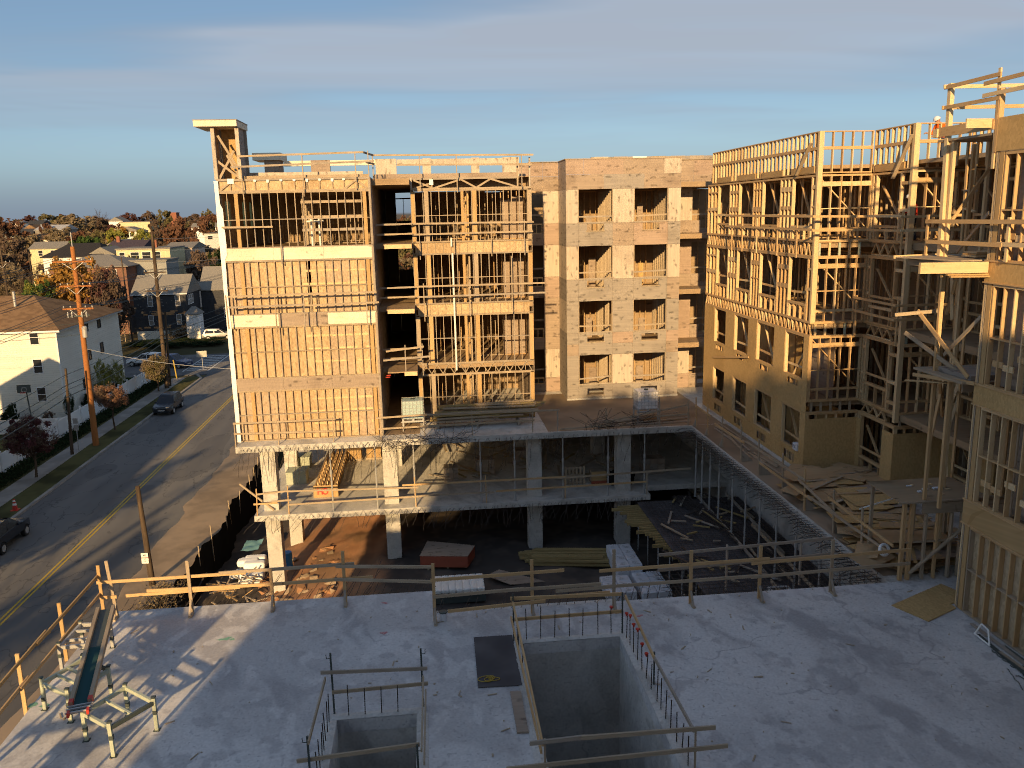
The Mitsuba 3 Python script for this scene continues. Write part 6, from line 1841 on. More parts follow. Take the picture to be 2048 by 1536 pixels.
car(-25.15, 81.6, -math.pi / 2, 'dark sport utility car parked at the kerb facing the camera', CARDARK)
car(-31.6, 106.6, math.radians(-25), 'dark blue car standing at the mouth of the side street', CARBLUE)
car(-35.6, 108.6, math.radians(170), 'white car parked behind the blue car in the side street', CARWHITE)
car(-31.8, 130.5, math.radians(8), 'silver car parked in front of the dark shingled house', CARSILVER)
car(-24.95, 48.0, math.pi / 2, 'dark car at the left edge of the picture beyond the cone', CARDARK)

# ==== houses =======================================================================================
def window(parent, x, y, z, w, h, axis=0, frame_mat=WHITE, sgn=-1, pane=DARK):
    f_ = MB()
    e = .07
    for (a0, a1, b0, b1) in ((-w / 2 - e, w / 2 + e, h, h + e), (-w / 2 - e, w / 2 + e, -e, 0), (-w / 2 - e, -w / 2, 0, h), (w / 2, w / 2 + e, 0, h), (-w / 2, w / 2, h * .48, h * .52)):
        if axis == 0:
            f_.box(x + a0, x + a1, y + sgn * .06, y + sgn * .0, z + b0, z + b1)
        else:
            f_.box(x, x + sgn * .06, y + a0, y + a1, z + b0, z + b1)
    k = f_.build(parent, 'window', frame_mat)
    if axis == 0:
        block(k, 'pane', x - w / 2, x + w / 2, y + sgn * .02, y + sgn * .01, z, z + h, pane)
    else:
        block(k, 'pane', x + sgn * .01, x + sgn * .02, y - w / 2, y + w / 2, z, z + h, pane)
    return k


def roof_mesh(parent, x0, x1, y0, y1, ze, zr, axis, hip, mat, over=.35, th=.12):
    """Pitched roof: ridge along X (axis 0) or Y (axis 1); hip = inset of the ridge ends."""
    x0, x1, y0, y1 = x0 - over, x1 + over, y0 - over, y1 + over
    if axis == 0:
        r0, r1 = (x0 + hip, (y0 + y1) / 2), (x1 - hip, (y0 + y1) / 2)
    else:
        r0, r1 = ((x0 + x1) / 2, y0 + hip), ((x0 + x1) / 2, y1 - hip)
    pts = [(x, y, z) for x in (x0, x1) for y in (y0, y1) for z in (ze - th, ze)] + [(*r0, zr), (*r1, zr)]
    return add('roof', mikit.ply(m3.Manifold.hull_points(np.array(pts, float)), mat), parent)


def house(label, x0, x1, y0, y1, zb_, ze, zr, axis, wall, roof, hip=0, wins=(), over=.3, chim=None, name='house', cat='house', pane=DARK, frame_mat=WHITE):
    t = thing(name, label, cat)
    pts = [(x, y, z) for x in (x0, x1) for y in (y0, y1) for z in (zb_, ze - .02)]
    if not hip and zr > ze:
        s = .985
        pts += [(x0, (y0 + y1) / 2, zr - .12), (x1, (y0 + y1) / 2, zr - .12)] if axis == 0 else [((x0 + x1) / 2, y0, zr - .12), ((x0 + x1) / 2, y1, zr - .12)]
    add('wall', mikit.ply(m3.Manifold.hull_points(np.array(pts, float)), wall), t)
    if zr > ze:
        k = roof_mesh(t, x0, x1, y0, y1, ze + .03, zr, axis, hip, roof, over)
        if not hip:
            pass
    else:
        k = block(t, 'roof', x0 - .15, x1 + .15, y0 - .15, y1 + .15, ze, ze + .25, roof)
    if chim:
        block(k, 'chimney', chim[0] - .35, chim[0] + .35, chim[1] - .35, chim[1] + .35, ze, chim[2], BRICK)
    for (wx, wz, w, h) in wins:
        window(t, wx, y0, wz, w, h, 0, frame_mat, -1, pane)
    return t


wh = house('three storey cream house with brown hip roof beside the tall pole', -47.0, -33.85, 80.0, 95.8, -.1, 8.4, 11.0, 0, CREAM, SHINGLE, 5.5, [], .45)
block(wh, 'gutter', -47.4, -33.4, 79.5, 79.62, 8.24, 8.4, WHITE)
block(wh, 'gutter', -33.52, -33.4, 79.62, 96.2, 8.24, 8.4, GALV)
block(wh, 'downspout', -33.95, -33.83, 79.86, 79.97, 0, 8.24, WHITE)
for z in (7.15, 4.48, 1.82):
    window(wh, -35.85, 80.0, z, .72, 1.24)
window(wh, -41.0, 80.0, 7.15, .72, 1.24)
window(wh, -41.0, 80.0, 4.48, .72, 1.24)
for y, z, w, h in ((86.85, 7.35, .55, .95), (90.1, 7.3, .75, 1.05), (90.15, 4.65, .7, 1.0), (86.9, 4.5, .5, .9), (84.7, 1.9, .5, .95)):
    window(wh, -33.85, y, z, w, h, 1, SLATE, 1)
tube(wh, 'vent_pipe', [(-39.5, 85.2, 9.2), (-39.5, 85.2, 11.6)], .13, GALV, 9)
tube(wh, 'vent_pipe', [(-42.2, 84.0, 9.0), (-42.2, 84.0, 10.5)], .12, SHINGLE, 9)
dh = house('dark grey shingled house with patched siding and white windows', -44.5, -36.7, 133.0, 141.0, 1.2, 6.9, 9.6, 0, SLATE, GREYROOF, 0,
           [(-42.05, 5.05, .62, 1.5), (-37.95, 5.05, .62, 1.5), (-42.15, 2.2, .62, 1.4), (-38.0, 2.2, .62, 1.4)], .3, pane=GREYROOF)
block(dh, 'base_wall', -44.4, -38.6, 132.9, 132.98, -.2, 1.25, CREAM)
block(dh, 'lean_to', -45.6, -44.5, 133.4, 139, 1.0, 3.6, SLATE)
beam(dh, 'lean_to_trim', (-45.7, 133.3, 3.6), (-44.4, 133.3, 4.9), .1, .12, WHITE)
block(dh, 'eave_trim', -44.8, -36.4, 132.62, 132.69, 6.78, 6.92, WHITE)
for q in range(30):
    x = -44.3 + rng.random() * 7.2
    z = rng.choice([1.5, 3.75, 3.95, 4.1, 1.8]) + rng.uniform(-.2, .25)
    block(dh, 'bare_patch', x, min(x + rng.uniform(.2, 1.5), -36.75), 132.98 - .0005 * q, 132.995, z, z + rng.uniform(.1, .3), PEACH)
for q in range(26):
    x, z = -44.3 + rng.random() * 7.4, 1.5 + rng.random() * 5
    block(dh, 'pale_patch', x, x + rng.uniform(.08, .3), 132.975 - .0004 * q, 132.99, z, z + rng.uniform(.05, .14), GREYROOF)
for q in range(3):
    window(dh, -36.7, 134.4 + 1.1 * q, 5.1, .7, 1.4, 1, WHITE, 1, GREYROOF)
pb = house('dark wall of the neighbouring house with long plain grey roof', -36.6, -27.0, 141.5, 150.0, 0, 6.6, 10.2, 0, SLATE, GREYROOF, 0, [(-32.5, 2.0, 1.2, 1.6)], .3)
pc = house('small white porch with hipped grey roof at the corner of the dark house', -36.6, -34.7, 131.6, 134.2, 0, 3.8, 4.9, 0, WHITE, GREYROOF, .9, [], .2)
block(pc, 'base_wall', -36.65, -34.65, 131.55, 131.6, 0, 1.6, CREAM)
st = thing('back_stairs', 'weathered wooden back stairs between the cream house and the dark house', 'stairs')
for q in range(8):
    block(st, 'tread', -46.0, -45.0, 131.0 - .3 * q, 131.3 - .3 * q, 3.0 - .36 * q, 3.06 - .36 * q, OLD)
for z in (3.3, 4.0):
    block(st, 'rail', -46.6, -44.9, 131.0, 131.06, z, z + .1, OLD)
for x in (-46.5, -45.7, -45.0):
    block(st, 'post', x, x + .1, 131.1, 131.2, 0, 4.1, OLD)
house('yellow flat roofed row house with white paired windows behind the dark house', -57.3, -47.6, 165, 175, 0, 12.6, 12.6, 0, YELHOUSE, GREYROOF, 0, [(-56.3, 10.9, .9, 1.2), (-54.0, 10.9, 1.5, 1.2), (-51.9, 10.9, 1.5, 1.2), (-49.9, 10.9, 1.0, 1.2)], chim=(-51.0, 168, 14.2))
house('pinkish house with grey brown pitched roof beyond the dark utility pole', -51.5, -46.4, 176, 186, 0, 12.4, 13.4, 0, plain('pink_siding', (.52, .43, .36)), GREYROOF, 0, [(-50.4, 10.6, .9, 1.4), (-48.5, 10.6, .9, 1.4)])
house('red brick house with wide grey roof behind the orange tree', -59.0, -47.4, 140, 152, 0, 10.9, 12.6, 0, plain('dull_brick', (.20, .11, .08)), GREYROOF, 5, [(-49.2, 8.2, .5, 2.2), (-50.4, 8.2, .3, 2.4)], .5)
house('house with big black slate roof and white gable ends behind the orange tree', -70.5, -59.8, 165, 178, 0, 11.6, 13.9, 0, WHITE, plain('black_roof', (.045, .043, .045)), 3, [], .4)
house('low grey garage with flat roof left of the dark utility pole', -48.4, -42.6, 145, 152, 0, 11.3, 11.3, 0, plain('grey_siding', (.30, .30, .28)), GREYROOF, 0, [])
house('long tan commercial building with parapet far behind the lime tree', -143, -129, 420, 440, 0, 16.8, 16.8, 0, YELHOUSE, GREYROOF, 0, [])
house('white house with small gable on the far hillside left of the tan building', -149.4, -143.0, 425, 435, 0, 17.4, 19.4, 1, WHITE, GREYROOF, 0, [])
house('small yellow gabled house in the far distance at the left', -146.2, -141.8, 330, 338, 0, 15.4, 17.0, 1, YELHOUSE, SHINGLE, 0, [(-144, 14.2, .8, 1.0)])
house('far house with dark grey roof above the yellow gabled house', -163, -156.8, 370, 380, 0, 16.9, 18.6, 0, WHITE, SLATE, 0, [])
house('pale house at the far left beside the grey roofed one', -165.5, -161.0, 360, 368, 0, 17.6, 18.3, 0, CREAM, GREYROOF, 0, [])
house('low building with long light grey roof among far trees', -129.5, -120.5, 300, 312, 0, 15.3, 16.9, 0, GREYROOF, plain('light_roof', (.42, .42, .42)), 0, [])
house('square red brick tower behind the large rust tree', -131, -127.6, 460, 466, 0, 21.0, 21.0, 0, BRICK, BRICK, 0, [], name='tower', cat='tower')
house('white low building beside the sheathed block far behind', -65.2, -59.0, 262, 270, 0, 13.4, 13.4, 0, plain('off_white', (.55, .53, .50)), GREYROOF, 0, [(-63.5, 11.8, 1.4, 1.0)])
house('house with dark purple roof in front of the lime tree', -67.8, -60.5, 190, 200, 0, 12.2, 13.7, 0, CREAM, plain('purple_roof', (.085, .07, .085)), 0, [(-64.5, 10.8, .9, 1.1)], chim=(-66.6, 194, 14.6))
house('blue grey house hidden by the green tree behind the yellow row', -62.5, -58.2, 166, 174, 0, 11.8, 13.2, 1, plain('blue_siding', (.16, .18, .22)), GREYROOF, 0, [(-60.2, 9.6, .9, 1.2)])
for q, (x, y, w, zt_) in enumerate(((-95, 225, 8, 12.6), (-84, 215, 8, 11.6), (-110, 260, 9, 14.2), (-74, 215, 7, 13.0), (-135, 300, 9, 15.4), (-100, 300, 9, 15.4), (-82, 330, 9, 15.9))):
    nm = ['far house with tan walls half hidden by bare trees', 'far house with pale grey roof behind bare trees', 'far brown roofed house below the tan trees', 'far white house between the green and lime trees', 'far grey house at the left edge of the trees', 'far cream house behind the orange shrub', 'far white house behind the rust tree'][q]
    house(nm, x - w / 2, x + w / 2, y, y + 8, 0, zt_ - 1.2, zt_ + .4, q % 2, [YELHOUSE, GREYROOF, CREAM, WHITE, GREYROOF, CREAM, WHITE][q], [GREYROOF, SHINGLE, SHINGLE, GREYROOF, SLATE, GREYROOF, GREYROOF][q], 0, [(x - 1.5, zt_ - 3, 1, 1.3), (x + 1.5, zt_ - 3, 1, 1.3)])
# fence
fe = thing('vinyl_fence', 'white vinyl fence along the pavement in front of the cream house', 'fence')
pts = [(-31.4, y) for y in np.arange(50.0, 97.0, 2.45)]
for (xa, ya), (xb_, yb_) in zip(pts[:-1], pts[1:]):
    block(fe, 'panel', xa - .02, xa + .02, ya + .07, yb_ - .07, .12, 1.5, WHITE)
    block(fe, 'rail', xa - .035, xa + .035, ya + .07, yb_ - .07, 1.5, 1.62, WHITE)
    block(fe, 'post', xa - .07, xa + .07, ya - .07, ya + .07, 0, 1.78, WHITE)
    block(fe, 'post_cap', xa - .09, xa + .09, ya - .09, ya + .09, 1.78, 1.83, WHITE)
f2 = thing('vinyl_fence', 'white vinyl fence crossing the yard below the cream house', 'fence')
for q in range(5):
    x = -31.5 - 2.4 * q
    block(f2, 'panel', x - 2.33, x - .07, 74.5, 74.54, .12, 1.25, WHITE)
    block(f2, 'rail', x - 2.33, x - .07, 74.48, 74.56, 1.25, 1.36, WHITE)
    block(f2, 'post', x - 2.47, x - 2.33, 74.45, 74.6, 0, 1.5, WHITE)
hp = thing('basketball_hoop', 'basketball hoop with dark backboard in front of the cream house', 'basketball hoop')
tube(hp, 'pole', [(-36.4, 78.6, 0), (-36.5, 78.5, 3.2)], .06, IRON, 8)
block(hp, 'backboard', -37.15, -35.95, 78.2, 78.24, 3.0, 3.72, IRON)
for a in ((-36.78, -36.32, 3.12, 3.16), (-36.78, -36.32, 3.44, 3.48), (-36.78, -36.74, 3.16, 3.44), (-36.36, -36.32, 3.16, 3.44)):
    block(hp, 'target_line', a[0], a[1], 78.19, 78.198, a[2], a[3], GALV)
m = trimesh.creation.torus(.22, .02, 20, 6)
m.apply_translation([-36.55, 77.95, 3.06])
add('rim', mikit.ply(m, RED, smooth=True), hp)

# ==== trees and shrubs =============================================================================
def crown_mesh(seed, n, leaf_, clumps, thin=1.0, shell=.55):
    r = np.random.default_rng(seed)
    d = r.normal(size=(clumps, 3))
    d /= np.linalg.norm(d, axis=1, keepdims=True)
    lob = .62 + .62 * meshkit.noise(d * 1.6 + seed, seed)
    c_ = d * (lob * (shell + (1 - shell) * r.random(clumps)))[:, None] * .95
    c_[:, 2] = np.where(c_[:, 2] < -.55, c_[:, 2] * .7, c_[:, 2])
    rad = .12 + .20 * r.random(clumps) ** 1.5
    k = r.integers(0, clumps, n)
    off = r.normal(size=(n, 3))
    off /= np.linalg.norm(off, axis=1, keepdims=True)
    p = c_[k] + off * (rad[k] * r.random(n) ** .45)[:, None]
    a = r.normal(size=(n, 3))
    a /= np.linalg.norm(a, axis=1, keepdims=True)
    b_ = np.cross(a, r.normal(size=(n, 3)))
    b_ /= np.linalg.norm(b_, axis=1, keepdims=True)
    s = leaf_ * (.6 + .8 * r.random((n, 1)))
    q = np.stack([p - a * s, p + b_ * s * .5 * thin, p + a * s, p - b_ * s * .5 * thin], 1).reshape(-1, 3)
    i_ = np.arange(n) * 4
    return q, np.vstack([np.stack([i_, i_ + 1, i_ + 2], 1), np.stack([i_, i_ + 2, i_ + 3], 1)]), c_


PROTO = {}


def tree(name, label, x, y, z0, z1, w, colour, kind='far', group=None, trunk=None, zg=0.0, mixin=None, cat='tree'):
    t = thing(name, label, cat, group)
    key = (kind, rng.randrange(4))
    if key not in PROTO:
        n, lf, cl = {'near': (5600, .042, 60), 'mid': (4200, .050, 54), 'far': (2400, .088, 36)}[kind]
        PROTO[key] = crown_mesh(len(kind) * 31 + key[1] * 17, n, lf, cl)
        PROTO[key] = PROTO[key] + ({},)
    q, f_, c_, made = PROTO[key]
    if colour not in made:
        made[colour] = mikit.ply((q, f_), LF[colour])
    rz = rng.uniform(0, 360)
    H, W = (z1 - z0) / 2, w / 2
    add('crown', {**made[colour], 'to_world': T().translate([x, y, (z0 + z1) / 2]).rotate([0, 0, 1], rz).scale([W, W, H])}, t)
    if mixin:
        if mixin not in made:
            made[mixin] = mikit.ply((q, f_), LF[mixin])
        add('crown', {**made[mixin], 'to_world': T().translate([x - W * .12, y - .05 * W, (z0 + z1) / 2 - H * .05]).rotate([0, 0, 1], rz + 77).scale([W * .92, W * .92, H * .95])}, t)
    b = MB()
    r0 = trunk or max(.10, w * .028)
    zm = z0 + H * .5
    b.tube([(x, y, zg - .1), (x + rng.uniform(-.1, .1), y, (zg + zm) / 2), (x + rng.uniform(-.15, .15), y, zm), (x, y, zm + H * .6)], [r0 * 1.25, r0, r0 * .7, r0 * .2], 8)
    c2, s2 = math.cos(math.radians(rz)), math.sin(math.radians(rz))
    for k in range(0, len(c_), max(1, len(c_) // 9)):
        e = c_[k] * [W, W, H]
        e = np.array([e[0] * c2 - e[1] * s2 + x, e[0] * s2 + e[1] * c2 + y, e[2] + (z0 + z1) / 2])
        s = np.array([x, y, z0 - H * .05 + rng.random() * H * .6])
        b.tube([s, s * .5 + e * .5 + [0, 0, -.06 * H], e], [r0 * .5, r0 * .3, r0 * .08], 5)
    b.build(t, 'trunk', BARK, 50)
    return t


def bare_tree(name, label, x, y, z0, z1, w, zg=0.0, group=None, mat=BARK, levels=4):
    t = thing(name, label, 'tree', group)
    b = MB()
    r = random.Random(int(x * 7 + y))

    def grow(p, d, L, rad, lv):
        e = p + d * L
        mid = (p + e) / 2 + np.array([r.uniform(-1, 1), r.uniform(-1, 1), 0]) * L * .08
        b.tube([p, mid, e], [rad, rad * .8, rad * .6], 4 if lv < 3 else 6)
        if lv:
            for _ in range(4 if lv > 1 else 5):
                n_ = d + np.array([r.uniform(-1, 1), r.uniform(-1, 1), r.uniform(-.3, .6)]) * .75
                grow(p + d * L * r.uniform(.5, 1), n_ / np.linalg.norm(n_), L * r.uniform(.55, .75), rad * .55, lv - 1)
    h = z1 - zg
    grow(np.array([x, y, zg - .1]), np.array([0, 0, 1.0]), h * .40, max(.1, h * .016), levels)
    b.build(t, 'branches', mat)
    return t


tree('street_tree', 'small round pinkish brown street tree between the tall pole and the parked car', -27.6, 74.3, 1.75, 4.6, 2.9, 'peach', 'near', zg=.1, mixin='brown', trunk=.07)
tree('street_tree', 'round olive brown street tree by the white fence near the side street', -28.9, 91.0, .9, 4.3, 3.0, 'tan', 'near', zg=.1, mixin='olive', trunk=.08)
tree('street_tree', 'dark maroon street tree in the shade at the left edge', -28.5, 61.0, 1.4, 4.7, 3.9, 'plum', 'near', zg=.1, mixin='brown', trunk=.08)
tree('garden_conifer', 'bright lime garden conifer behind the white fence, left one', -32.9, 86.5, .5, 4.5, 1.9, 'lime', 'near', cat='conifer', trunk=.06)
tree('garden_conifer', 'bright lime garden conifer behind the white fence, right one', -32.6, 89.4, .3, 4.0, 1.9, 'lime', 'near', cat='conifer', trunk=.06)
tree('garden_conifer', 'dark narrow conifer at the corner of the cream house', -33.1, 78.9, .1, 2.9, 1.1, 'dark', 'near', cat='conifer', trunk=.05)
for i_, (x, y, h, w, c_) in enumerate(((-33.0, 84.0, 2.0, 2.2, 'dark'), (-38.6, 78.6, 1.7, 1.6, 'dark'), (-37.9, 78.4, 2.4, 1.0, 'dark'), (-40.6, 78.5, 1.3, 1.8, 'green'), (-35.0, 78.8, 1.1, 1.1, 'brown'), (-32.3, 92.5, 1.6, 1.7, 'green'))):
    tree('garden_shrub', ['low dark shrub in front of the lime conifers', 'dark shrub under the basketball hoop', 'narrow dark shrub left of the basketball hoop', 'green shrub at the left edge by the cream house', 'small brown shrub below the ground floor window', 'green shrub at the far end of the white fence'][i_], x, y, 0, h, w, c_, 'far', cat='shrub', trunk=.04)
for i_, (x, y, h, w, c_) in enumerate(((-38.2, 131.3, 1.9, 3.4, 'tan'), (-40.5, 125.6, 1.0, 6.0, 'dark'), (-35.8, 125.0, 1.1, 7.0, 'dark'), (-31.5, 124.5, 1.0, 6.0, 'dark'))):
    tree('garden_shrub', ['dry tan shrub at the foot of the dark house', 'dark hedge across the side street, left part', 'dark hedge across the side street, middle part', 'dark hedge across the side street, right part'][i_], x, y, -.1, h, w, c_, 'mid', cat='shrub', trunk=.04)
nb = thing('mulch_hedge', 'low dark ground cover strip between the pavement and the white fence', 'ground cover')
q, f_, _ = crown_mesh(77, 9000, .05, 300)
r_ = np.random.default_rng(5)
pp = np.stack([r_.uniform(-31.2, -29.7, 9000), r_.uniform(50, 97, 9000), r_.uniform(.05, .55, 9000) ** 1.3], -1)
qq = (q.reshape(-1, 4, 3) - q.reshape(-1, 4, 3).mean(1, keepdims=True)) * 2.2 + pp[:, None]
add('leaves', mikit.ply((qq.reshape(-1, 3), f_), LF['dark']), nb)
labels[nb] = {'label': 'low dark ground cover strip between the pavement and the white fence', 'category': 'ground cover', 'kind': 'stuff'}
# weeds on the shoulder corner by the pole stub
wd = thing('weeds', 'patch of dry weeds at the foot of the pole stub', 'weeds')
pp = np.stack([r_.normal(-13.4, .5, 1500), r_.uniform(37.0, 41.0, 1500), .05 + r_.random(1500) ** 2 * .30], -1)
qq = (q.reshape(-1, 4, 3)[:1500] - q.reshape(-1, 4, 3)[:1500].mean(1, keepdims=True)) * 1.3 + pp[:, None]
add('leaves', mikit.ply((qq.reshape(-1, 3), f_[np.r_[0:1500, 9000:10500]]), LF['tan']), wd)
labels[wd]['kind'] = 'stuff'
# big trees behind the cream house
tree('tree', 'large tree with orange autumn leaves right behind the cream house', -45.3, 112, 4.5, 14.2, 8.8, 'orange', 'mid', mixin='orange')
tree('tree', 'tree turning from green to yellow in front of the large orange tree', -47.3, 107, 4.5, 11.6, 5.0, 'green', 'mid', mixin='lime')
tree('tree', 'half bare purple brown tree right of the large orange tree', -41.0, 112, 4.0, 12.4, 5.4, 'brown', 'mid', mixin='maroon')
tree('tree', 'rusty orange tree low in front of the brick house', -43.2, 118, 6.0, 12.6, 4.2, 'peach', 'mid')
LIST = [('rust', -117.8, 255, 19.9, 10, 12), ('olive', -178.5, 430, 22.1, 12, 17), ('maroon', -208.3, 520, 22.3, 12, 14), ('tan', -128.3, 330, 20.9, 9, 19), ('rust', -125.7, 300, 18.1, 12, 5), ('brown', -175.1, 480, 21.6, 12, 15),
        ('green', -84.9, 225, 15.1, 7, 9.5), ('green', -61.2, 172, 13.6, 6, 3.5), ('olive', -91.3, 250, 16.5, 8, 5), ('lime', -94.3, 272, 16.0, 9, 7), ('tan', -103.5, 240, 15.9, 7, 11), ('tan', -106.1, 262, 16.8, 8, 12), ('brown', -91.7, 200, 15.2, 6, 8),
        ('maroon', -242.6, 560, 22.4, 13, 15), ('olive', -188.6, 420, 19.8, 12, 9), ('rust', -63.6, 235, 20.1, 7.5, 11.5), ('olive', -122.2, 420, 22.9, 12, 9), ('maroon', -151.1, 460, 21.9, 13, 13), ('brown', -144.3, 470, 22.8, 12, 10),
        ('rust', -72.2, 300, 20.4, 10, 10), ('olive', -75.7, 312, 21.6, 11, 6), ('lime', -80.7, 255, 16.1, 9, 6), ('orange', -94.4, 277, 16.3, 9, 8), ('maroon', -115.8, 335, 17.0, 11, 8), ('brown', -114.5, 380, 18.2, 11, 7),
        ('brown', -40.4, 158, 12.6, 6, 5.5), ('brown', -82.9, 282, 15.9, 8, 7), ('green', -39.0, 172, 12.9, 5, 5), ('dark', -40.2, 170, 12.2, 6, 4), ('brown', -44.3, 172, 13.0, 6, 4.5), ('green', -60.9, 172, 13.4, 7, 4.0), ('brown', -128.8, 500, 21.4, 12, 11), ('olive', -75.4, 232, 14.2, 8, 3.4),
        ('brown', -44.0, 123, 10.0, .5, 6.0), ('brown', -47.6, 128, 10.6, .5, 7.0), ('olive', -46.4, 119, 8.8, 1.0, 4.6), ('tan', -53, 150, 12.0, 3, 7), ('brown', -58.5, 155, 12.6, 3, 7), ('olive', -53.5, 160, 12.8, 4, 5), ('brown', -84, 300, 16.8, 8, 9), ('tan', -120, 290, 16.4, 8, 9), ('brown', -140, 350, 18, 9, 10), ('rust', -100, 260, 16, 8, 7), ('tan', -80, 205, 13.4, 5, 8), ('brown', -62, 150, 10.8, 4, 7), ('tan', -78, 165, 11.6, 4, 9), ('brown', -86, 180, 12.6, 5, 9), ('tan', -95, 200, 13.4, 5, 10), ('brown', -56, 185, 13.2, 6, 5), ('tan', -105, 235, 15.2, 7, 9), ('tan', -150, 270, 17.2, 8, 14), ('brown', -162, 300, 17.6, 8, 15), ('rust', -200, 380, 19.6, 9, 16), ('tan', -112, 215, 14.5, 5, 12), ('brown', -70, 190, 11.6, 4, 9)]
NAMES = {'rust': 'rust red autumn tree', 'olive': 'olive green broad tree', 'maroon': 'dark red autumn tree', 'tan': 'pale tan half bare tree', 'brown': 'brown nearly bare tree', 'green': 'fresh green tree', 'lime': 'yellow green tree', 'orange': 'golden orange shrub like tree', 'dark': 'dark evergreen tree'}
seen = {}
for (c_, x, y, zt_, z0_, w) in LIST:
    seen.setdefault(c_, []).append((x / y, x, y, zt_, z0_, w))
for c_, rows in seen.items():
    rows.sort()
    n = len(rows)
    for i_, (_, x, y, zt_, z0_, w) in enumerate(rows):
        place = 'the only one of its colour beyond the houses' if n == 1 else ['first', 'second', 'third', 'fourth', 'fifth', 'sixth', 'seventh', 'eighth', 'ninth', 'tenth', 'eleventh', 'twelfth', 'thirteenth', 'fourteenth', 'fifteenth', 'sixteenth', 'seventeenth', 'eighteenth', 'nineteenth'][i_] + ' from the left among those beyond the houses'
        tree('tree', '%s, %s' % (NAMES[c_], place), x, y, z0_ if z0_ < zt_ - 4 else zt_ - 5.5, zt_, w, c_, 'far')
bare_tree('bare_tree', 'tall bare tree standing above the far skyline', -185.2, 520, 14, 27.0, 11)
bare_tree('bare_tree', 'wide bare dark tree behind the cream house at the left', -66.5, 150, 4, 14.2, 9)
bare_tree('bare_tree', 'bare dark tree at the left edge behind the cream house', -72.5, 152, 4, 13.0, 9)
bare_tree('bare_tree', 'bare twiggy tree in front of the pinkish house', -47.0, 160, 4, 12.6, 6, levels=3)
# far wood as one mass
wv, wf, off = [], [], 0
r_ = np.random.default_rng(21)
q, f_, _ = crown_mesh(99, 420, .12, 16)
q4 = q
tint = {}
for kind_, cnt, sd in (('brown', 420, 1), ('rust', 240, 2), ('olive', 240, 3), ('tan', 260, 4)):
    r_ = np.random.default_rng(30 + sd)
    vs, fs = [], []
    for k in range(cnt):
        y = 210 + 460 * r_.random() ** .8
        x = r_.uniform(-.62, .12) * y - 8
        h = (11.0 + .011 * (y - 210)) * r_.uniform(.75, 1.1) + (2 if y > 520 else 0)
        if y > 560:
            h = r_.uniform(15.5, 19.5)
        w = r_.uniform(7, 13)
        vs.append(q4 * [w / 2, w / 2, h / 2 * .8] + [x, y, h * .58])
        fs.append(f_ + k * len(q4))
    struct('distant_woodland', mikit.ply((np.vstack(vs), np.vstack(fs)), LF[kind_]), 'stuff', 'hazy mass of %s autumn trees on the skyline' % {'brown': 'bare brown', 'rust': 'rust red', 'olive': 'olive', 'tan': 'pale tan'}[kind_])

